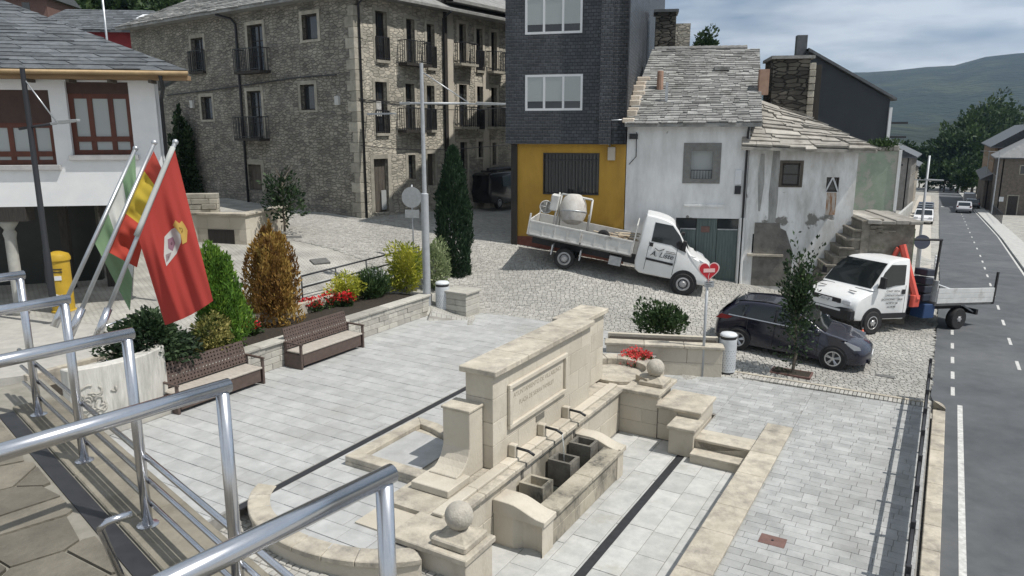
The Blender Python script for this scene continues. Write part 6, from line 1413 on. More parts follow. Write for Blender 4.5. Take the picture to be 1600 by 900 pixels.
class Shell:
    def __init__(s, W_, zb, k): s.W, s.zb, s.k = W_, zb, k
    def hw(s, z): return s.W / 2 * (1 - s.k * max(0, z - s.zb))
    def body(s, prof, mat, parent, name='body', round_=.05, plan=None):
        c = (sum(p[0] for p in prof) / len(prof), sum(p[1] for p in prof) / len(prof)); n = len(prof); mb = MB(); st = [(-1, round_), (-.985, round_ * .45), (-.95, round_ * .12), (-.85, 0), (-.4, 0), (.4, 0), (.85, 0), (.95, round_ * .12), (.985, round_ * .45), (1, round_)]
        vs = []
        for t, d in st:
            for y, z in prof:
                L = math.hypot(y - c[0], z - c[1]); yy, zz_ = y - (y - c[0]) / L * d, z - (z - c[1]) / L * d
                cur = 0 if plan is None else plan(abs(t), y)
                vs.append((t * s.hw(z), yy - cur, zz_))
        fs = [(i * n + j, i * n + (j + 1) % n, (i + 1) * n + (j + 1) % n, (i + 1) * n + j) for i in range(len(st) - 1) for j in range(n)] + [tuple(range(n)), tuple(range((len(st) - 1) * n, len(st) * n))]
        mb.add(vs, fs); o = mb.build(name, mat, parent, smooth=True); e = o.modifiers.new('e', 'EDGE_SPLIT'); e.split_angle = rad(38); return o
    def panel(s, poly, side, mat, parent, name, off=.006, th=.01):
        n = len(poly); mb = MB(); vs = [(side * (s.hw(z) + off), y, z) for y, z in poly] + [(side * (s.hw(z) + off - th), y, z) for y, z in poly]
        mb.add(vs, [tuple(range(n)), tuple(range(2 * n - 1, n - 1, -1))] + [(i, (i + 1) % n, n + (i + 1) % n, n + i) for i in range(n)]); return mb.build(name, mat, parent)
    def screenp(s, prof, p0, p1, mat, parent, name, f=.9, off=.012):
        q = sorted([p for p in prof if min(p0[1], p1[1]) - .02 <= p[1] <= max(p0[1], p1[1]) + .02 and min(p0[0], p1[0]) - .06 <= p[0] <= max(p0[0], p1[0]) + .06], key=lambda p: p[1]); mb = MB(); vs = []; n = len(q); sg = 1 if q[0][0] > q[-1][0] else -1
        for i, (y, z) in enumerate(q):
            a, b_ = q[max(0, i - 1)], q[min(n - 1, i + 1)]; ty, tz = b_[0] - a[0], b_[1] - a[1]; L = math.hypot(ty, tz); ny, nz = sg * abs(tz) / L, abs(ty) / L
            for c in range(7): vs.append(((-1 + c / 3) * s.hw(z) * f, y + ny * off, z + nz * off))
        mb.add(vs, [(r * 7 + c, r * 7 + c + 1, (r + 1) * 7 + c + 1, (r + 1) * 7 + c) for r in range(n - 1) for c in range(6)]); return mb.build(name, mat, parent, smooth=True, fix=False)
    def screen(s, p0, p1, mat, parent, name, f0=.9, f1=.86, off=.012, bow=.0, rows=4):
        mb = MB(); vs = []; cols = 9; nx_, nz_ = -(p1[1] - p0[1]), (p1[0] - p0[0]); L = math.hypot(nx_, nz_); nx_, nz_ = nx_ / L, nz_ / L
        if nz_ < 0: nx_, nz_ = -nx_, -nz_
        for r in range(rows + 1):
            t = r / rows; y, z = p0[0] + (p1[0] - p0[0]) * t, p0[1] + (p1[1] - p0[1]) * t; w = s.hw(z) * (f0 + (f1 - f0) * t)
            for c in range(cols): a = -1 + 2 * c / (cols - 1); vs.append((a * w, y + nx_ * off - bow * (a * a) * (1 if p0[0] > p1[0] else -1), z + nz_ * off))
        mb.add(vs, [(r * cols + c, r * cols + c + 1, (r + 1) * cols + c + 1, (r + 1) * cols + c) for r in range(rows) for c in range(cols - 1)]); return mb.build(name, mat, parent, smooth=True, fix=False)
m_tyre = M('tyre', (.018, .018, .019), (.03, .03, .031), 12, .85); m_rim = M('alloy', (.55, .56, .58), None, rough=.3, metal=.8); m_hub = M('steel_hub', (.33, .33, .34), (.45, .45, .46), 8, .5, metal=.4)
def wheel(parent, x, y, r, w, style, side, rimmat=None):
    t = MB(); ri_ = r * .66; hw_ = w / 2
    t.lathe([(ri_ * .9, -hw_), (ri_, -hw_), (r * .93, -hw_), (r, -hw_ * .75), (r, hw_ * .75), (r * .93, hw_), (ri_, hw_), (ri_ * .95, hw_ * .6)], 32, (x, y, r), 'x'); o = t.build('wheel', m_tyre, parent, smooth=True); e = o.modifiers.new('e', 'EDGE_SPLIT'); e.split_angle = rad(40)
    xf = x + side * hw_ * .75; m_ = MB()
    if style == 'alloy':
        MB().lathe([(ri_ * .96, 0), (ri_ * .96, .01)], 28, (xf - side * .05, y, r), 'x').build('brake_shadow', m_black, o)
        m_.lathe([(ri_ * .86, -.02), (ri_, -.02), (ri_, .02), (ri_ * .86, .02), (ri_ * .86, -.02)], 30, (xf + side * .005, y, r), 'x'); m_.lathe([(.05, -.015), (.05, .015)], 14, (xf, y, r), 'x')
        for i in range(5):
            for d in (-.13, .13):
                a = 2 * math.pi * i / 5 + .3 + d; ca, sa = math.cos(a), math.sin(a); m_.tube([(xf, y + ca * .04, r + sa * .04), (xf + side * .01, y + ca * ri_ * .92, r + sa * ri_ * .92)], .02, 5)
    else:
        m_.lathe([(ri_ * .98, -.03 * side), (ri_ * .98, .02 * side), (ri_ * .8, .03 * side), (ri_ * .62, -.03 * side), (ri_ * .45, .01 * side), (ri_ * .3, .05 * side), (.01, .05 * side)], 26, (xf, y, r), 'x')
        for i in range(6): a = i * 1.047; m_.lathe([(.018, -.02), (.018, .02)], 8, (xf + side * .02, y + math.cos(a) * ri_ * .4, r + math.sin(a) * ri_ * .4), 'x')
    m_.build('rim', rimmat or (m_rim if style == 'alloy' else m_hub), o, smooth=True).modifiers.new('e', 'EDGE_SPLIT').split_angle = rad(40)
    return o
def arch(parent, sh, y, r, mat, cz, side):
    mb = MB(); mb.lathe([(r, 0), (r, .012)], 28, (side * (sh.W / 2 - .008 if side > 0 else sh.W / 2 + .004), y, cz), 'x') if False else mb.lathe([(r, -.006), (r, .006)], 28, (side * sh.W / 2, y, cz), 'x'); return mb.build('wheel_arch', mat, parent)
def paint(name, c, rough=.25, coat=.6): return M(name, c, None, rough=rough, spec=.5, coat=coat)
m_navy, m_vwhite = paint('navy_paint', (.010, .011, .024)), M('van_white', (.70, .71, .71), (.76, .77, .77), 3, .35, coat=.3)
m_vglass = glassmat('vehicle_glass', (.012, .016, .018), .04); m_trim = M('black_trim', (.018, .018, .02), None, rough=.6)
m_lens = M('lamp_lens', (.55, .57, .6), None, rough=.08, spec=.8); m_tail = M('tail_lamp', (.18, .012, .012), None, rough=.2)

# ---------------------------------------------------------------- dark blue hatchback
car = vehicle('parked_car', 'dark navy blue hatchback parked behind the young street tree', 'car', (1303, 577), (1147, 544), 1, 1.62, 2.62)
sh = Shell(1.80, .92, .34)
prof = crom([(.86, .24), (.93, .42), (.90, .62), (.62, .80), (.1, .93), (-.30, 1.0), (-.75, 1.25), (-1.2, 1.42), (-1.75, 1.49), (-2.4, 1.46), (-2.95, 1.34), (-3.3, 1.02), (-3.42, .8), (-3.44, .5), (-3.36, .26), (-2.6, .2), (-1.2, .19), (0, .2)], 3)
pf = lambda t, y: (.28 * t ** 3 if y > .3 else (-.18 * t ** 3 if y < -2.9 else 0))
sh.body(prof, m_navy, car, 'body', .06, pf)
sh.screenp(prof, (-.26, 1.0), (-1.15, 1.41), m_vglass, car, 'windscreen'); sh.screenp(prof, (-3.30, 1.04), (-2.92, 1.36), m_vglass, car, 'rear_window', .8)
for s in (1, -1):
    for poly in ([(-.52, 1.0), (-1.18, 1.36), (-1.62, 1.41), (-1.62, .98)], [(-1.69, .98), (-1.69, 1.41), (-2.35, 1.385), (-2.5, .99)], [(-2.57, 1.0), (-2.44, 1.375), (-2.75, 1.32), (-3.0, 1.1), (-2.98, 1.04)]): sh.panel(poly, s, m_vglass, car, 'side_window')
    sh.panel([(-.5, .965), (-.5, .99), (-2.98, 1.03), (-2.98, 1.005)], s, m_rim, car, 'window_trim', .008)
    for y in (-.45, -1.66, -2.42): sh.panel([(y, .32), (y + .012, .32), (y + .012, .96), (y, .96)], s, m_black, car, 'door_seam', .004)
    for y in (-1.5, -2.3): sh.panel([(y, .86), (y + .18, .865), (y + .18, .89), (y, .885)], s, m_navy, car, 'door_handle', .03, .03)
    for y in (0, -2.62): arch(car, sh, y, .365, m_black, .335, s); wheel(car, s * (sh.W / 2 - .065), y, .325, .21, 'alloy', s)
    MB().ball((s * .98, -.5, 1.0), .1, 12, 8).build('door_mirror', m_navy, car, smooth=True)
    sh.panel([(.50, .66), (.66, .70), (.62, .78), (.22, .87), (.3, .78)], s, m_lens, car, 'headlight', .004)
    sh.panel([(-3.34, .86), (-3.2, 1.0), (-2.85, .97), (-3.0, .88)], s, m_tail, car, 'tail_light', .006)
    MB().tube([(s * .58, -1.3, 1.475), (s * .6, -2.0, 1.515), (s * .58, -2.8, 1.42)], .018, 6).build('roof_rail', m_trim, car, smooth=True)
MB().box((-.3, .905, .42), (.3, .935, .5)).build('number_plate', m_alu, car); MB().box((-.55, .87, .27), (.55, .92, .38)).build('lower_grille', m_black, car)
MB().tube([(.3, -2.6, 1.45), (.3, -2.72, 1.62)], .008, 5).build('aerial', m_black, car)

# ---------------------------------------------------------------- white tipper truck with cab facing downhill
tr = vehicle('tipper_truck', 'white tipper truck with dropside bed parked by the ochre shop', 'truck', (1066, 459), (876, 418), 1, 1.9, 3.95 * 1.1); tr.scale = (1.1,) * 3
sh = Shell(1.95, 1.15, .11)
prof = crom([(.78, .42), (.86, .6), (.84, .95), (.62, 1.12), (.2, 1.28), (.02, 1.34), (-.28, 1.72), (-.62, 2.12), (-.95, 2.26), (-1.45, 2.3), (-1.62, 2.2), (-1.64, 1.4), (-1.62, .5), (-1.0, .40), (0, .42)], 3)
sh.body(prof, m_vwhite, tr, 'cab', .06, lambda t, y: .16 * t ** 3 if y > .2 else 0)
sh.screenp(prof, (.0, 1.37), (-.66, 2.15), m_vglass, tr, 'windscreen', .92)
for s in (1, -1):
    sh.panel([(-.12, 1.36), (-.42, 1.42), (-.62, 1.5), (-1.28, 1.5), (-1.28, 2.12), (-.72, 2.12), (-.42, 1.84)], s, m_vglass, tr, 'side_window')
    for y in (-.42, -1.34): sh.panel([(y, .55), (y + .014, .55), (y + .014, 1.48), (y, 1.48)], s, m_dark, tr, 'door_seam', .004)
    sh.panel([(-.45, .86), (-.45, .93), (-1.34, .95), (-1.34, .88)], s, m_trim, tr, 'side_moulding', .012, .02)
    sh.panel([(-1.2, 1.34), (-1.32, 1.34), (-1.32, 1.46), (-1.2, 1.46)], s, m_trim, tr, 'door_handle', .015)
    sh.panel([(.62, .9), (.74, .94), (.55, 1.15), (.32, 1.22), (.45, 1.0)], s, m_lens, tr, 'headlight', .004)
    arch(tr, sh, 0, .43, m_trim, .37, s); wheel(tr, s * (sh.W / 2 - .05), 0, .345, .2, 'steel', s)
    MB().box((s * 1.0, -.3, 1.42), (s * 1.2, -.18, 1.75)).build('door_mirror', m_trim, tr, bevel=.02); wheel(tr, s * .9, -3.95, .345, .24, 'steel', s)
    for y in (-3.47, -4.43): MB().add([(s * 1.0, y, .72), (s * .62, y, .72), (s * .62, y + .0, .38), (s * 1.0, y, .38), (s * 1.0, y + .03, .72), (s * .62, y + .03, .72), (s * .62, y + .03, .38), (s * 1.0, y + .03, .38)], [(0, 1, 2, 3), (4, 5, 6, 7), (0, 3, 7, 4), (0, 1, 5, 4)]).build('mudflap', m_alu, tr)
MB().box((-.93, .6, .4), (.93, .82, .72)).build('bumper', m_trim, tr, bevel=.05); MB().box((-.5, .83, .78), (.5, .88, .95)).build('grille', m_trim, tr)
MB().box((-.26, .83, .52), (.26, .835, .63)).build('number_plate', m_alu, tr); 
MB().box((-.42, -5.2, .55), (.42, -1.5, .75)).build('chassis', m_black, tr); MB().box((.45, -2.5, .45), (.85, -2.1, .75)).build('battery_box', m_galv, tr)
m_bedw = M('scuffed_white', (.50, .50, .48), (.64, .64, .62), 3, .6, c3=(.28, .26, .24), s3=2.5, f3=(.58, .7)); m_bedd = M('bed_steel', (.16, .155, .15), (.24, .235, .225), 4, .7)
BW, b0, b1, zf, hs_ = 1.02, -1.8, -5.3, .98, .42
MB().box((-BW, b1, zf - .12), (BW, b0, zf)).build('bed_floor', m_bedd, tr)
for s in (1, -1):
    for (a, c) in ((b0 - .04, -3.5), (-3.55, b1 + .03)):
        d_ = MB().box((s * BW, c, zf - .06), (s * (BW + .04), a, zf + hs_)).build('side_board', m_bedw, tr)
        nrib = 4
        for i in range(nrib + 1):
            y = c + (a - c - .04) * i / nrib; MB().box((s * (BW + .04), y, zf - .04), (s * (BW + .06), y + .04, zf + hs_ - .03)).build('rib', m_bedw, d_)
        for z_ in (zf - .06, zf + hs_ - .045): MB().box((s * (BW + .041), c, z_), (s * (BW + .066), a, z_ + .045)).build('rail', m_bedw, d_)
    MB().box((s * BW * 1.0, b1 - .03, zf - .06), (s * (BW + .07), b1 + .02, zf + hs_ + .22)).build('corner_stake', m_bedw, tr)
MB().box((-BW, b1 - .04, zf - .06), (BW, b1, zf + hs_)).build('tailboard', m_bedw, tr)
hb = MB(); hb.box((-BW, b0 - .04, zf - .1), (BW, b0, zf + .95)); hb.build('headboard', m_bedw, tr, bevel=.01)
text_mesh('lettering', 'A. Liste', .24, m_dark, tr, (sh.hw(1.1) + .007, -.86, 1.12), (rad(90), 0, rad(90)), .002, shear=.3)
mb = MB(); mb.tube([(sh.hw(1.3) + .007, -1.12, 1.31), (sh.hw(1.25) + .007, -.98, 1.24), (sh.hw(1.3) + .007, -.82, 1.33)], .014, 5); mb.box((sh.hw(1.28) - .004, -.76, 1.27), (sh.hw(1.28) + .008, -.45, 1.285)); mb.box((sh.hw(1.24) - .004, -.74, 1.225), (sh.hw(1.24) + .008, -.42, 1.24)); mb.build('door_emblem', m_dark, tr)
# load on the bed
mw = Matrix.LocRotScale(tr.location, tr.rotation_euler, tr.scale)
def on_bed(name, label, cat, x, y, z=zf + .002, rz=0, base=mw):
    o = bpy.data.objects.new(name, None); COL.objects.link(o); m = base @ Matrix.Translation((x, y, z)) @ Matrix.Rotation(rz, 4, 'Z'); o.location = m.translation; o.rotation_euler = m.to_euler(); o.scale = base.to_scale(); return tag(o, label, cat)
mi_ = on_bed('cement_mixer', 'grey concrete mixer with pale drum standing on the tipper bed', 'mixer', -.1, -4.0)
m_drum = M('mixer_drum', (.42, .40, .37), (.58, .57, .54), 4, .7, c3=(.28, .25, .22), s3=2)
dr = MB(); dr.lathe([(.2, -.38), (.36, -.28), (.47, 0), (.47, .06), (.44, .3), (.36, .5), (.24, .62), (.22, .6)], 24, (0, 0, 0)); o = dr.build('drum', m_drum, mi_, smooth=True); o.location = (.05, -.05, .78); o.rotation_euler = (rad(8), rad(-14), 0); o.modifiers.new('e', 'EDGE_SPLIT').split_angle = rad(35)
mb = MB(); mb.lathe([(.475, -.02), (.485, 0), (.475, .02)], 24, (0, 0, .02)); o2 = mb.build('drum_band', m_galv, o, smooth=True)
mb = MB()
for s in (-.55, .55): mb.tube([(.1, s * 1.0, .0), (.05, s * 1.0, .75), (.08, s * .95, 1.35)], .035, 6)
mb.tube([(.08, -.53, 1.35), (.08, .53, 1.35)], .04, 6); mb.tube([(-.5, -.5, .05), (-.1, -.5, .8)], .03, 6); mb.tube([(-.5, .5, .05), (-.1, .5, .8)], .03, 6); mb.tube([(.3, -.62, .03), (.25, -.6, 1.4)], .03, 6); mb.build('frame', m_bedw, mi_, smooth=True)
MB().box((-.1, -.85, .75), (.35, -.58, 1.3)).build('motor_housing', m_bedw, mi_, bevel=.03)
mb = MB(); mb.lathe([(.2, -.02), (.23, -.02), (.23, .02), (.2, .02), (.2, -.02)], 20, (.05, -1.0, .8), 'x'); mb.tube([(.05, -1.2, .8), (.05, -.8, .8)], .015, 5); mb.tube([(.05, -1.0, .6), (.05, -1.0, 1.0)], .015, 5); mb.build('hand_wheel', m_bedw, mi_, smooth=True)
wl_ = on_bed('barrow_wheel', 'black rubber wheel lying against the tipper bed side board', 'wheel', .55, -2.85); MB().lathe([(.1, -.04), (.2, -.045), (.22, 0), (.2, .045), (.1, .04)], 20, (0, 0, .3), 'x').build('tyre', m_tyre, wl_, smooth=True); MB().lathe([(.1, -.02), (.1, .02)], 16, (0, 0, .3), 'x').build('hub', m_galv, wl_); MB().tube([(.05, 0, .3), (.05, -.8, .35)], .02, 6).build('handle', m_alu, wl_)
rb = MB(); rs = random.Random(3)
for i in range(70):
    x, y, z = rs.uniform(-.9, .9), rs.uniform(-3.1, -1.95), rs.uniform(.02, .3); s = rs.uniform(.05, .13); a = rs.uniform(0, 3.1)
    rb.prism([(x + s * math.cos(a + k_ * 1.57) * rs.uniform(.7, 1.2), y + s * math.sin(a + k_ * 1.57) * rs.uniform(.7, 1.2)) for k_ in range(4)], zf, zf + z, rs.random())
o = rb.build('rubble_load', M('rubble_mix', (.30, .20, .14), (.45, .34, .25), 6, .95, .5, 30, vc=.3)); o.location = tr.location; o.rotation_euler = tr.rotation_euler; o.scale = tr.scale; o['kind'] = 'stuff'; tag(o, 'broken brick and timber rubble heaped behind the tipper cab', 'rubble')
for i in range(6):
    o = on_bed('plank', ['pale offcut plank', 'short pale plank', 'narrow plank', 'split plank', 'crooked plank', 'thin pale batten'][i] + ' lying on the rubble in the tipper bed', 'plank', .1 + rs.uniform(-.3, .5), -2.4 + rs.uniform(-.4, .4), zf + .3 + .035 * i, rs.uniform(-1.2, 1.2)); MB().box((-.05, -.5, 0), (.05, .5, .025)).build('board', M('pale_timber', (.45, .38, .28), (.58, .5, .38), 5, .8, stretch=(4, .5, 1)) if 'pale_timber' not in bpy.data.materials else bpy.data.materials['pale_timber'], o)

# ---------------------------------------------------------------- white crane truck
iv = vehicle('crane_truck', 'white crane truck with grey dropside bed standing across the road edge', 'truck', (1352, 521), (1490, 514), -1, 1.95, 3.85 * 1.12, .02); iv.scale = (1.12,) * 3
sh = Shell(1.98, 1.2, .10)
prof = crom([(.82, .40), (.92, .6), (.9, .92), (.7, 1.1), (.3, 1.28), (.1, 1.36), (-.2, 1.72), (-.52, 2.1), (-.8, 2.22), (-1.25, 2.26), (-1.4, 2.18), (-1.42, 1.4), (-1.4, .5), (-1.0, .42), (0, .42)], 3)
sh.body(prof, m_vwhite, iv, 'cab', .06, lambda t, y: .2 * t ** 3 if y > .2 else 0)
sh.screenp(prof, (.08, 1.38), (-.57, 2.13), m_vglass, iv, 'windscreen', .92)
for s in (1, -1):
    sh.panel([(-.05, 1.38), (-.5, 1.40), (-.8, 1.46), (-1.2, 1.48), (-1.22, 2.08), (-.6, 2.08), (-.33, 1.84)], s, m_vglass, iv, 'side_window')
    for y in (-.1, -1.27): sh.panel([(y, .55), (y + .014, .55), (y + .014, 1.46), (y, 1.46)], s, m_dark, iv, 'door_seam', .004)
    sh.panel([(-.3, .46), (-1.4, .46), (-1.4, .62), (-.3, .62)], s, m_trim, iv, 'sill_trim', .01, .02)
    sh.panel([(-1.1, 1.2), (-1.24, 1.2), (-1.24, 1.34), (-1.1, 1.34)], s, m_trim, iv, 'door_handle', .012)
    arch(iv, sh, 0, .43, m_trim, .37, s); wheel(iv, s * (sh.W / 2 - .05), 0, .345, .2, 'steel', s, M('rim_silver', (.5, .5, .5), None, rough=.35, metal=.6) if 'rim_silver' not in bpy.data.materials else bpy.data.materials['rim_silver'])
    MB().box((s * 1.02, -.16, 1.4), (s * 1.2, -.04, 1.74)).build('door_mirror', m_trim, iv, bevel=.02); wheel(iv, s * .9, -3.85, .345, .24, 'steel', s)
    MB().box((s * .58, .78, .84), (s * .86, .87, 1.0)).build('headlight', m_lens, iv, bevel=.03); MB().box((s * .45, .45, 1.235), (s * .7, .5, 1.25)).build('bonnet_vent', m_black, iv)
MB().box((-.97, .62, .38), (.97, .93, .76)).build('bumper', m_trim, iv, bevel=.06); MB().box((-.55, .84, .86), (.55, .91, 1.0)).build('grille', m_trim, iv, bevel=.02)
MB().box((-.62, .905, .64), (.62, .935, .7)).build('bumper_strip', m_alu, iv)
np_ = MB().box((-.26, .915, .86), (.26, .925, .97)).build('number_plate', m_alu, iv); text_mesh('plate_text', '5531 LJP', .1, m_black, np_, (0, .927, .913), (rad(90), 0, rad(180)), .001)
for i, (tx, sz) in enumerate((('CONST. METAL', .085), ('CONSTRUCCIONES', .075), ('EXCAVACIONES Y OBRAS', .075), ('Telf. 987 471 308', .07), ('616 270 988', .07))): text_mesh('lettering', tx, sz, m_dark, iv, (-sh.hw(1.2) - .007, -.72, 1.29 - i * .115 - (.02 if i else 0)), (rad(90), 0, rad(-90)), .002)
MB().box((-.42, -4.7, .55), (.42, -1.3, .75)).build('chassis', m_black, iv); MB().box((-.98, -2.7, .4), (-.5, -2.2, .85)).build('tool_box', M('tool_blue', (.02, .05, .13), None, rough=.5), iv, bevel=.02)
# crane: red mast and folded boom, blue-black base
m_crr = M('crane_red', (.50, .07, .05), (.58, .10, .07), 4, .5); m_crb = M('crane_dark', (.015, .02, .035), (.03, .035, .05), 4, .5)
MB().box((-.9, -1.75, .75), (.9, -1.45, 1.15)).build('crane_base', m_crb, iv, bevel=.02); MB().box((-.25, -1.85, 1.1), (.2, -1.45, 2.0)).build('crane_column', m_crb, iv, bevel=.03)
MB().tube([(-.98, -1.78, 1.0), (-.25, -1.72, 2.6)], .105, 6).build('crane_boom', m_crr, iv); MB().tube([(.3, -1.6, 1.2), (-.2, -1.62, 2.5)], .07, 6).build('crane_jib', m_crr, iv); MB().box((-1.02, -1.9, .78), (-.7, -1.6, 1.15)).build('crane_foot', m_crr, iv, bevel=.02)
mb = MB(); mb.tube([(-.1, -1.7, 2.0), (-.12, -1.75, 2.5), (-.02, -1.8, 2.58), (.1, -1.8, 2.5), (.1, -1.75, 2.1)], .018, 6); mb.build('hose', m_black, iv, smooth=True)
for i in range(4): MB().box((-.96, -2.45, .95 + i * .26), (-.5, -2.1, 1.16 + i * .26)).build('cabinet', m_crb, iv, bevel=.02)
BW, b0, b1, zf, hs_ = 1.02, -2.6, -5.3, .92, .42
MB().box((-BW, b1, zf - .12), (BW, b0, zf)).build('bed_floor', m_bedd, iv); m_bedg = M('bed_grey', (.48, .49, .49), (.58, .59, .59), 3, .5, c3=(.36, .35, .34), s3=2.2)
for s in (1, -1):
    for j in range(3): MB().box((s * BW, b1 + .03, zf - .04 + j * .16), (s * (BW + .035), b0 - .03, zf + .115 + j * .16)).build('side_board', m_bedg, iv, bevel=.006)
for j in range(4): MB().box((-BW, b0 - .04, zf + j * .17), (BW, b0, zf + .165 + j * .17)).build('headboard_plank', m_bedg, iv, bevel=.006)
MB().tube([(.2, b1, zf + .05), (.95, -3.9, zf + .5)], .035, 6).build('tailboard_stay', m_galv, iv)
for x_, y_, h_ in ((-BW - .02, b1, .95), (BW + .0, b1 + .12, 1.72)): MB().box((x_ - .03, y_ - .03, zf - .1), (x_ + .03, y_ + .03, zf + h_)).build('stake', m_trim, iv)
MB().tube([(BW, b1 + .08, zf + 1.72), (BW, -2.5, zf + 1.72)], .045, 6).build('rack_bar', m_trim, iv); MB().tube([(BW, -2.56, .8), (BW, -2.56, zf + 1.72)], .035, 6).build('rack_post', m_trim, iv)
MB().box((-.95, -4.8, .45), (.95, -4.7, .62)).build('rear_bar', m_trim, iv); MB().tube([(-.8, -4.1, .8), (-.85, -4.75, .5)], .025, 6).build('stay', m_galv, iv)
cn = P(1347, 520, -.3); cn = thing('traffic_cone', 'small orange marker standing by the crane truck front wheel', 'cone', P(1347, 521, -.42)); MB().lathe([(.1, 0), (.1, .02), (.06, .03), (.015, .42), (.01, .42)], 14).build('cone', M('cone_orange', (.6, .1, .04), None, rough=.5), cn, smooth=True); MB().lathe([(.046, .17), (.034, .26)], 14).build('reflective_band', m_alu, cn)
# ---------------------------------------------------------------- dark van up the street
def boxvan(name, label, cat, loc, rz, L, W_, H_, mat, group=None, rack=False, van=True, pitch=0):
    o = thing(name, label, cat, loc, rz, group); o.rotation_euler = (pitch, 0, rz); s_ = Shell(W_, H_ * .55, .12)
    if van: pr_ = [(0, .3), (.05, .6), (-.1, H_ * .5), (-.75, H_ * .56), (-1.35, H_ * .95), (-1.7, H_), (-L + .15, H_ * .99), (-L, H_ * .8), (-L, .35), (-L * .5, .25)]
    else: pr_ = [(0, .3), (.03, .55), (-.1, H_ * .52), (-.9, H_ * .62), (-1.55, H_ * .97), (-2.4, H_), (-L * .78, H_ * .93), (-L + .25, H_ * .62), (-L, H_ * .55), (-L + .03, .35), (-L * .5, .25)]
    s_.body(crom(pr_, 2), mat, o, 'body', .06)
    if van: s_.screen((-.72, H_ * .58), (-1.3, H_ * .93), m_vglass, o, 'windscreen'); s_.screen((-L - .003, H_ * .6), (-L + .06, H_ * .9), m_vglass, o, 'rear_window', .8, .8, .02, 0)
    else: s_.screen((-.88, H_ * .64), (-1.5, H_ * .95), m_vglass, o, 'windscreen'); s_.screen((-L + .27, H_ * .64), (-L * .79, H_ * .92), m_vglass, o, 'rear_window', .8, .8)
    for s in (1, -1):
        s_.panel([(-1.2, H_ * .6), (-1.65, H_ * .92), (-L * .72, H_ * .9), (-L * .72, H_ * .6)], s, m_vglass, o, 'side_window')
        for y in (-.75, -L + .8): wheel(o, s * (W_ / 2 - .09), y, .31, .2, 'steel', s)
        MB().box((s * W_ * .36, -L - .03, .75), (s * W_ * .47, -L + .1, 1.15 if van else .95)).build('tail_light', m_tail, o); MB().box((s * W_ * .28, -.06, .6), (s * W_ * .46, .05, .75)).build('headlight', m_lens, o)
    MB().box((-.26, -L - .03, .6), (.26, -L - .005, .72)).build('number_plate', m_alu, o)
    if rack:
        for y in (-L * .4, -L * .85): MB().box((-W_ * .45, y, H_ + .03), (W_ * .45, y + .06, H_ + .1)).build('roof_bar', m_black, o)
        MB().tube([(W_ * .3, -L * .3, H_ + .18), (W_ * .3, -L * .95, H_ + .18)], .09, 8).build('roof_tube', m_black, o)
    return o
q = P(747, 322, 2.3); q.z = Z(q.x, q.y); hd2 = math.atan2(.86, .5) - math.pi / 2
fwd = Vector((-math.sin(hd2), math.cos(hd2), 0)); boxvan('parked_van', 'dark van with roof rack parked up the street behind the cypress', 'van', q + fwd * 4.2, hd2, 4.3, 1.85, 1.9, paint('van_dark', (.012, .013, .016)), None, True)
# ================================================================== FAR STREET
def on_v(px, py, v_):
    d = ray(px, py); t = (v_ - (CAM - O).dot(V)) / d.dot(V); q = CAM + d * t; return (q - O).dot(U), q.z
hdU = -TH
def parked(u_, v_, away, label, mat, cat='car', L=4.1, H_=1.47, van=False, grp='cars parked down the street'):
    z_ = zroad(u_) + .01; loc = W(u_ + (0 if away else 0), v_, z_); return boxvan('parked_car' if not van else 'parked_van', label, cat, loc, hdU + (0 if away else math.pi), L, 1.75, H_, mat, grp, False, van, math.atan(-ROADS) * (1 if away else -1))
m_silver, m_grey, m_dk, m_blu = paint('silver_paint', (.42, .43, .45)), paint('grey_paint', (.12, .125, .13)), paint('black_paint', (.015, .015, .017)), paint('blue_paint', (.03, .045, .09))
parked(70, 4.25, False, 'white car at the near end of the row parked on the lay-by', paint('white_paint', (.7, .7, .7)))
parked(76, 4.15, False, 'dark car second in the row on the lay-by', m_dk)
parked(82, 4.05, False, 'grey car third in the row on the lay-by', m_grey)
parked(88, 3.95, False, 'dark blue car furthest along the lay-by row', m_blu)
parked(100, 8.15, True, 'silver car driving away down the far lane', m_silver, grp='cars down the road'); parked(112, 9.4, True, 'dark car standing at the far kerb by the parapet', m_dk, grp='cars down the road'); parked(126, 9.2, True, 'pale van at the far kerb near the dark trees', m_silver, 'van', 4.6, 1.95, True, grp='cars down the road')
# lamp post and round sign at the lay-by
q = P(1449, 432, zroad(27)); uq = uv(q)
t = thing('lamp_post', 'tall grey street lamp at the lay-by edge beyond the crane truck', 'street lamp', W(27, 5.15, zroad(27))); MB().lathe([(.075, 0), (.05, 6.3), (.04, 6.3)], 12).build('pole', m_pole, t, smooth=True); arm_head(Vector((-.5, .2, 5.1)), Vector((1, -.3, 0)).normalized(), 1.3, t)
t = thing('road_sign', 'back of a round blue grey sign by the lay-by lamp post', 'road sign', W(22.5, 5.35, zroad(22)), rad(-25)); post(t, 2.6); MB().lathe([(.33, -.01), (.33, .012)], 24, (0, -.05, 2.35), 'y').build('disc', M('sign_back', (.16, .17, .22), None, rough=.5, metal=.4), t)
for i in range(7): tag(MB().box((-.05, -.05, 0), (.05, .05, .75)).build('white_bollard', m_alu, bevel=.02), 'small white bollard in the row along the lay-by edge', 'bollard', 'bollards along the lay-by').location = W(22 + i * 1.8, 6.05 - .02 * i, zroad(22 + i * 1.8))
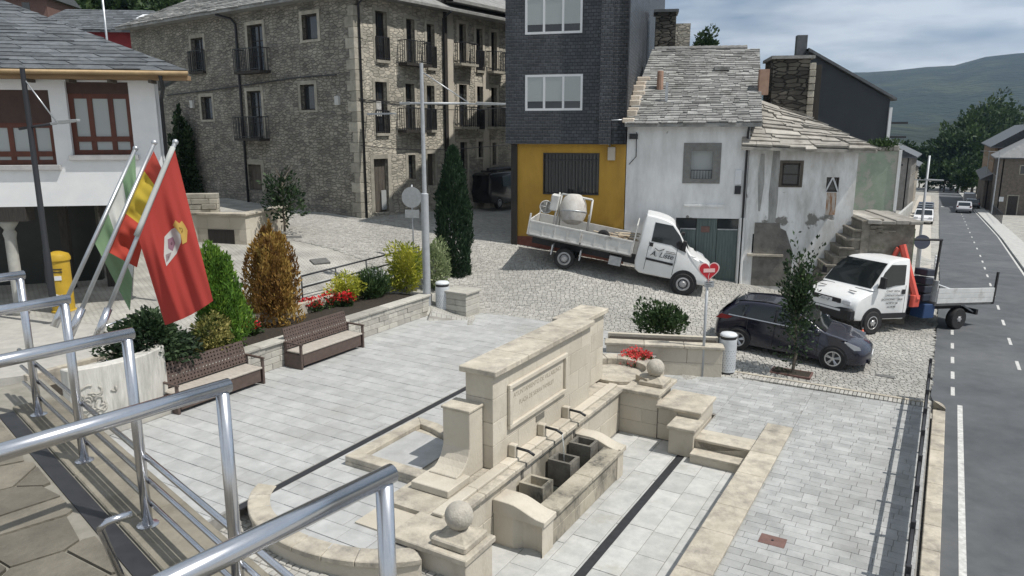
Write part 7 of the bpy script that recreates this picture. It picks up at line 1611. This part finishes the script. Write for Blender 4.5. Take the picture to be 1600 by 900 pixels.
# houses on the right of the road
m_brn = M('brown_stone', (.22, .15, .095), (.33, .235, .155), 2, .9, .4, 12); m_brn2 = M('dark_stone_wall', (.11, .095, .08), (.18, .155, .13), 3, .9, .6, 10); m_pink = M('pink_render', (.25, .14, .13), (.3, .18, .165), 2, .9)
def street_house(label, v0, ua, ub, zw, rise, wallmat, roofmat, cols, rows, dep=8.0, name='street_house', doorway=False, side=1, gable=None, shut=m_dwood, hip=0):
    zb_ = zroad(ub) - 1; o = W(ua, v0, 0); b = Bld(name, label, (o.x, o.y), (U.x, U.y) if side > 0 else (U.x, U.y), 'house')
    # side>0: house lies at larger v, facade normal -V. local x along U, local y = left of U = -V
    L = ub - ua; s = -1
    ops = []; r_ = b.root
    zg_ = zroad(ua); fh = (zw - zg_) / rows
    for j in range(rows):
        for i in range(cols):
            x0 = L * (i + .5) / cols - .5; z0 = zg_ + j * fh + fh * .3; ops.append((x0, x0 + 1.0, z0 if j else zg_ - .2, z0 + fh * .52))
    sg = -1 if side > 0 else 1
    th = .35
    xs_ = sorted(set([0, L] + [v for q in ops for v in q[:2]])); zs_ = sorted(set([zb_, zw] + [v for q in ops for v in q[2:]])); mb = MB()
    for a, c in zip(xs_[:-1], xs_[1:]):
        for e, f in zip(zs_[:-1], zs_[1:]):
            if not any(q[0] <= a + 1e-6 and c <= q[1] + 1e-6 and q[2] <= e + 1e-6 and f <= q[3] + 1e-6 for q in ops): mb.box((a, min(0, sg * th), e), (c, max(0, sg * th), f))
    mb.build('wall', wallmat, r_, fix=False)
    MB().box((0, min(sg * .5, sg * dep), zb_), (L, max(sg * .5, sg * dep), zw)).build('body', gable or wallmat, r_)
    for q in ops:
        w = MB().box((q[0], min(sg * .2, sg * .26), q[2]), (q[1], max(sg * .2, sg * .26), q[3])).build('window', shut, r_); MB().box((q[0] + .1, min(sg * .17, sg * .2), q[2] + .1), (q[1] - .1, max(sg * .17, sg * .2), q[3] - .1)).build('pane', m_glass, w)
        if q[2] > zg_ + 1: MB().box((q[0] - .15, min(-sg * .1, 0), q[2] - .12), (q[1] + .15, max(-sg * .1, 0), q[2])).build('sill', m_quoin, w)
    eo = -sg * .6; mid = sg * dep / 2; hx = -.4 + hip
    mb = MB(); mb.add([(-.4, eo, zw - .15), (L + .4, eo, zw - .15), (L + .4, mid, zw + rise), (hx, mid, zw + rise), (L + .4, sg * dep - eo, zw - .15), (-.4, sg * dep - eo, zw - .15), (-.4, eo, zw), (L + .4, eo, zw), (L + .4, mid, zw + rise + .15), (hx, mid, zw + rise + .15), (L + .4, sg * dep - eo, zw), (-.4, sg * dep - eo, zw)],
        [(0, 1, 2, 3), (3, 2, 4, 5), (6, 7, 8, 9), (9, 8, 10, 11), (0, 1, 7, 6), (0, 3, 9, 6), (3, 5, 11, 9), (1, 2, 8, 7), (2, 4, 10, 8), (6, 9, 11), (0, 3, 5)]); mb.build('roof', roofmat, r_, fix=False)
    for e_ in ((0, L - .2) if not hip else (L - .2,)): MB().prismx([(sg * .01, zw - .02), (sg * (dep - .01), zw - .02), (mid, zw + rise - .02)], e_, e_ + .2).build('gable', gable or wallmat, r_)
    MB().box((L * .4, mid - .3, zw + rise - .5), (L * .4 + .7, mid + .3, zw + rise + .9)).build('chimney', m_quoin, r_)
    return b
ua, _ = on_v(1556, 300, 11.5); ub, _ = on_v(1513, 300, 11.5); zt2 = on_v(1558, 243, 11.5)[1]; zt_ = on_v(1516, 214, 11.5)[1]
h2 = street_house('dark stone house with pale grey hipped slate roof at the roadside', 11.5, ua, ua + 14, zt2, 3.0, m_brn2, M('pale_slate', (.17, .175, .18), (.23, .235, .24), 2, .7), 4, 2, 9, hip=4.0)
zg_ = zroad(ua)
for (y0, y1, z0, z1, nm) in ((-3.0, -2.2, zt2 - 2.1, zt2 - .9, 'window'), (-4.6, -3.8, zt2 - 2.1, zt2 - .9, 'window'), (-2.6, -1.3, zg_ - .2, zg_ + 2.5, 'door'), (-6.6, -5.6, zg_ + .8, zg_ + 2.3, 'window'), (-.95, -.45, zg_ + 1.6, zg_ + 2.2, 'notice_board')):
    w = MB().box((-.06, y0, z0), (-.0, y1, z1)).build(nm, m_alu if nm == 'notice_board' else m_quoin, h2.root)
    if nm != 'notice_board': MB().box((-.08, y0 + .12, z0 + (.1 if nm == 'window' else 0)), (-.055, y1 - .12, z1 - .12)).build('pane' if nm == 'window' else 'leaf', m_glass if nm == 'window' else m_dwood, w)
street_house('tall warm brown house with pink gable beyond the hipped roof house', 11.4, ua + 14.6, min(ub, ua + 60), zt_, 3.2, m_brn, m_slate, 9, 3, 9, gable=m_pink)
uc = ua - 22
fcn = uvthing('garden_railing', 'dark iron railing with hedge gaps before the roadside stone house', 'railing', 0, 0, 0)
for i in range(16): u_ = uc - 1 + i * 1.5; MB().box((11.25, u_, zroad(u_)), (11.31, u_ + .06, zroad(u_) + 1.3)).build('post', m_black, fcn)
for i in range(15): u_ = uc - 1 + i * 1.5; MB().tube([(11.28, u_, zroad(u_) + 1.2), (11.28, u_ + 1.5, zroad(u_ + 1.5) + 1.2)], .03, 5).build('rail', m_black, fcn)
# laundry-like white banner seen on the brown house
# houses on the left of the road
ul_, _ = on_v(1440, 300, 2.6)
street_house('grey shuttered house with slate roof left of the road', 1.6, 96, 112, 2.9, 2.4, M('grey_render', (.2, .19, .175), (.27, .26, .24), 2, .9), m_slate, 4, 2, 9, side=-1)
street_house('low pale house with slate roof further down on the left', 1.2, 118, 134, .8, 2.2, M('cream_render', (.36, .33, .28), (.42, .39, .34), 2, .9), m_slate, 4, 2, 9, side=-1)
street_house('stone house with grey roof before the dark trees', -1.5, 150, 168, 0, 2.5, m_brn2, m_slate, 4, 2, 9, side=-1)
street_house('low roofed building beside the parapet at the road bend', 10.6, 112, 140, -.6, 2.8, m_brn2, M('mid_slate', (.12, .12, .12), (.17, .17, .17), 2, .7), 5, 1, 9)
rw2 = uvthing('parapet_wall', 'low pale concrete fence along the lay-by behind the parked cars', 'wall', 0, 0, 0)
for i in range(10): u_ = 60 + i * 3.4; MB().box((2.2, u_, zroad(u_) - .3), (2.4, u_ + 3.2, zroad(u_) + 1.2)).build('panel', m_concrete, rw2)
for i, (u_, v_, h_) in enumerate(((118, 10.9, 8.5), (96, 11.2, 8.0))):
    t = thing('lamp_post', ['thin distant street lamp before the dark trees', 'distant street lamp beside the brown stone house'][i], 'street lamp', W(u_, v_, zroad(u_))); MB().lathe([(.09, 0), (.05, h_), (.04, h_)], 8).build('pole', m_pole, t); arm_head(Vector((0, 0, h_ - .1)), -V, 1.2, t)

# ================================================================== TREES AND HILLS
def far_tree(label, x, y, z, h, r, seed, n=1500, leaf=.8, group='trees', mat=lf_tree, col=False, zc=None):
    t = thing('tree', label, 'tree', (x, y, z), 0, group)
    crown('crown', t, (0, 0, h * .58 if zc is None else zc), (r, r, h * .45 if zc is None else r * 1.05), n, leaf, mat, .3, .38, 'ball' if not col else 'egg', seed, .6, .75, 3.2)
    mb = MB(); limbs(mb, (0, 0, 0), (0, 0, h * .75 if zc is None else zc), r * .07, 6, r * .6, seed, 6); mb.build('trunk', m_bark, t); return t
lab = ['dark tree at the road bend behind the low roofed building', 'rounded dark tree in the middle of the valley clump', 'tallest dark tree of the clump rising beside the brown gabled house', 'dark tree half hidden by the brown gabled house roof', 'small dark tree at the left end of the valley clump', 'dense dark tree low in front of the clump', 'low tree behind the grey shuttered house', 'small tree over the cream house roof']
for i, (px, py, dist, h, r) in enumerate([(1492, 236, 190, 11, 4.6), (1515, 216, 195, 14, 5.6), (1543, 192, 200, 16, 6.2), (1566, 206, 205, 13, 5.4), (1474, 252, 200, 8, 3.6), (1525, 248, 185, 10, 5.2), (1412, 246, 200, 6, 3.0), (1440, 250, 210, 7, 3.2)]):
    q = D(px, py, dist); zb_ = zroad(uv(q)[0]) - .6; far_tree(lab[i], q.x, q.y, zb_, h, r, 200 + i, 2600, 1.0, 'trees down the valley', zc=q.z - zb_)
for i, (px, py, dist, r) in enumerate([(1478, 272, 178, 2.6), (1500, 270, 176, 3.0), (1530, 268, 174, 3.2), (1452, 274, 182, 2.4), (1510, 282, 160, 2.0)]):
    q = D(px, py, dist); zb_ = zroad(uv(q)[0]) - .6
    far_tree(['low bush at the road bend below the valley trees', 'broad low bush in front of the valley tree trunks', 'low bush beside the hipped roof house below the tall trees', 'small bush behind the parked row at the bend', 'hedge like bush at the foot of the valley clump'][i], q.x, q.y, zb_, 4, r, 260 + i, 1100, .8, 'trees down the valley', zc=max(1.2, q.z - zb_))
q = D(1103, 74, 60); far_tree('small tree top showing above the white house ridge', q.x, q.y, q.z - 2.2, 3.2, .85, 231, 1800, .28, 'trees behind the houses')
# valley sides
def hill(name, az0, az1, d0, d1, ridge, base, nseed, mat, na=90, nd=26, rough=.06):
    rs = np.random.RandomState(nseed); ph = rs.rand(12) * 6.28; fr_ = rs.uniform(4, 40, 12); mb = MB()
    for i in range(na + 1):
        a = az0 + (az1 - az0) * i / na
        for j in range(nd + 1):
            t = j / nd; d = d0 + (d1 - d0) * t; s_ = t * t * (3 - 2 * t); nz = sum(math.sin(a * fr_[k_] + t * fr_[k_] * .37 + ph[k_]) / (1 + fr_[k_] * .12) for k_ in range(12)) / 4
            mb.v.append((d * math.sin(a), d * math.cos(a), base + (ridge(a) - base) * s_ + nz * rough * (ridge(a) - base) * math.sin(math.pi * min(1, t * .96 + .04)))); mb.c.append(.5)
    mb.f = [(i * (nd + 1) + j, (i + 1) * (nd + 1) + j, (i + 1) * (nd + 1) + j + 1, i * (nd + 1) + j + 1) for i in range(na) for j in range(nd)]; mb.m = [0] * len(mb.f)
    return struct(mb.build(name, mat, smooth=True))
m_forest = M('forest', (.006, .014, .010), (.016, .029, .018), .012, .95, 1.0, .05, c3=(.036, .048, .026), s3=.006, f3=(.5, .62))
m_forest.node_tree.nodes['Bump'].inputs['Distance'].default_value = 12
def ridge_far(a):
    px = 800 + 1176 * math.tan(a) if abs(a) < 1.3 else 3000; xs_ = [-3000, -400, 600, 1100, 1340, 1400, 1430, 1470, 1510, 1560, 1600, 2200, 5000]; yy = [60, 60, 110, 122, 120, 116, 112, 113, 100, 95, 92, 80, 90]; return CAMH + (205 - np.interp(px, xs_, yy)) / 1176 * 3000 * math.cos(a)
hill('far_hills', rad(-75), rad(75), 700, 3000, ridge_far, -60, 5, m_forest)
def ridge_mid(a):
    px = 800 + 1176 * math.tan(a); return CAMH + (205 - np.interp(px, [1000, 1300, 1380, 1450, 1520, 1600, 1900], [205, 200, 190, 196, 180, 168, 140])) / 1176 * 1100 * math.cos(a)
hill('valley_slope', rad(8), rad(60), 330, 1100, ridge_mid, -26, 9, m_forest, 60, 18, .1)
m_bank = M('hillside', (.035, .055, .022), (.075, .095, .04), .08, .95, .8, .4, c3=(.14, .13, .09), s3=.05)
hill('hillside', rad(-62), rad(6), 60, 330, lambda a: 95, 2.5, 13, m_bank, 70, 24, .05)
hl = ['oak', 'ash', 'chestnut', 'hazel', 'lime', 'maple', 'walnut', 'elm', 'birch', 'alder', 'thorn', 'willow', 'holly', 'plum']
for i, (px, py, dist) in enumerate([(20, 8, 95), (105, 12, 88), (140, 4, 110), (180, 10, 92), (235, 6, 98), (285, 8, 90), (330, 2, 120), (60, -8, 120), (640, 5, 96), (690, 8, 92), (740, 6, 100), (775, 14, 90), (600, -6, 110), (210, -6, 130)]):
    q = D(px, py, dist); h = random.uniform(6, 9); far_tree('leafy green tree on the hillside above the ' + ['arcaded roof ridge', 'red house gable', 'red house ridge', 'red house skylight', 'red house roof end', 'stone house chimney', 'stone house roof', 'arcaded roof top', 'balcony house roof', 'balcony house eave', 'balcony house ridge', 'slate tower edge', 'stone house corner', 'red house top'][i], q.x, q.y, q.z - h * .6, h, random.uniform(2.6, 3.8), 300 + i, 1300, .75, 'trees on the hillside', lf_mid if i % 3 else lf_tree)
for i, (px, py, dist, w, hh, mt) in enumerate([(76, 10, 86, 3.5, 3.0, m_plasterw), (20, 14, 75, 6, 2.2, m_rust), (255, -2, 120, 6, 4, m_plasterw), (470, -30, 130, 8, 5, m_concrete)]):
    q = D(px, py, dist); b = Bld('hillside_house', ['small white house on the hillside above the arcaded roof', 'low rust coloured shed behind the arcaded roof', 'white house high on the hillside behind the red house', 'grey house high above the stone house roof'][i], (q.x - w / 2, q.y), (1, .1), 'house')
    MB().box((0, 0, q.z - 6), (w, 6, q.z + hh / 2)).build('wall', mt, b.root); mb = MB(); mb.prismx([(-.5, q.z + hh / 2), (3, q.z + hh / 2 + 1.5), (6.5, q.z + hh / 2)], -.4, w + .4); mb.build('roof', m_slate, b.root)
    for k_ in range(2): w_ = MB().box((w * (.22 + .4 * k_), -.03, q.z - hh * .1), (w * (.22 + .4 * k_) + .7, 0, q.z + hh * .3)).build('window', m_glass, b.root)
# red house behind the arcaded roof
ro = D(136, 60, 52); rh = Bld('red_house', 'red rendered house with slate roof and skylight behind the arcaded roof', (ro.x, ro.y), (.995, .1), 'house')
a, c = rh.on(60, 60)[0], rh.on(256, 60)[0]; zt_ = rh.on(200, 46)[1]; zr_ = zt_ + 1.75
m_redr = M('red_render', (.20, .028, .035), (.26, .04, .045), 2, .9)
wall(rh, a, c, 2, zt_, [], m_redr); MB().box((a, .35, 2), (c, 7, zt_)).build('body', m_redr, rh.root)
x0, x1 = a - .6, c + .5
MB().add([(x0, -.5, zt_ - .1), (x1, -.5, zt_ - .1), (x1 - 2.2, 3.6, zr_), (x0 + 1.0, 3.6, zr_), (x1, 7.5, zt_ - .1), (x0, 7.5, zt_ - .1), (x0, -.5, zt_ - .25), (x1, -.5, zt_ - .25)], [(0, 1, 2, 3), (1, 4, 2), (5, 0, 3), (2, 4, 5, 3), (0, 6, 7, 1)]).build('roof', m_slate, rh.root)
slates(rh.root, (x0, -.5, zt_ - .1), (x1, -.5, zt_ - .1), (x1 - 2.2, 3.6, zr_), (x0 + 1.0, 3.6, zr_), .6, .35, m_slate, 60, .015)
x_ = rh.on(228, 33, 1.6)[0]; MB().add([(x_ - .5, 1.2, zt_ + .75), (x_ + .3, 1.2, zt_ + .75), (x_ + .5, 2.0, zt_ + 1.12), (x_ - .3, 2.0, zt_ + 1.12), (x_ - .5, 1.2, zt_ + .9), (x_ + .3, 1.2, zt_ + .9), (x_ + .5, 2.0, zt_ + 1.27), (x_ - .3, 2.0, zt_ + 1.27)], [(4, 5, 6, 7), (0, 1, 5, 4), (1, 2, 6, 5), (2, 3, 7, 6), (3, 0, 4, 7)]).build('skylight', m_alu, rh.root)
q = rh.on(170, 60, -.6); t = thing('mast', 'thin grey mast rising before the red house roof', 'mast', tuple(D(168, 70, 34))); MB().tube([(0, 0, -4), (0, 0, 3.2)], .05, 8).build('pole', m_galv, t, smooth=True)
# overhead cables between the houses
def cable(label, a, b_, sag, r=.014):
    a, b_ = Vector(a), Vector(b_); n = 10; pts_ = [(b_ - a) * (i / n) - Vector((0, 0, sag * 4 * (i / n) * (1 - i / n))) for i in range(n + 1)]
    o = tag(MB().tube(pts_, r, 5).build('overhead_cable', m_black, smooth=True), label, 'cable'); o.location = a
cable('thin overhead cable from the stone house corner to the slate tower', s1.o + Vector((.1, -.1, 7.6)), tw_.o + Vector((-.3, -.3, 7.1)), .25)
cable('lower overhead cable from the stone house to the slate tower', s1.o + Vector((.1, -.1, 5.6)), tw_.o + Vector((-.3, -.3, 5.7)), .2)
# ================================================================== HAZE
hz = MB(); hz.box((-2900, -400, -130), (3600, 4900, 900)); hzo = hz.build('haze', None); hzo['kind'] = 'stuff'
hm = bpy.data.materials.new('haze_air'); hm.use_nodes = True; hn, hlk = hm.node_tree.nodes, hm.node_tree.links; hn.clear()
ho = hn.new('ShaderNodeOutputMaterial'); pv = hn.new('ShaderNodeVolumePrincipled'); pv.inputs['Color'].default_value = (.45, .68, 1, 1); pv.inputs['Density'].default_value = .00011; pv.inputs['Anisotropy'].default_value = .2
hlk.new(pv.outputs[0], ho.inputs['Volume']); hzo.data.materials.clear(); hzo.data.materials.append(hm)
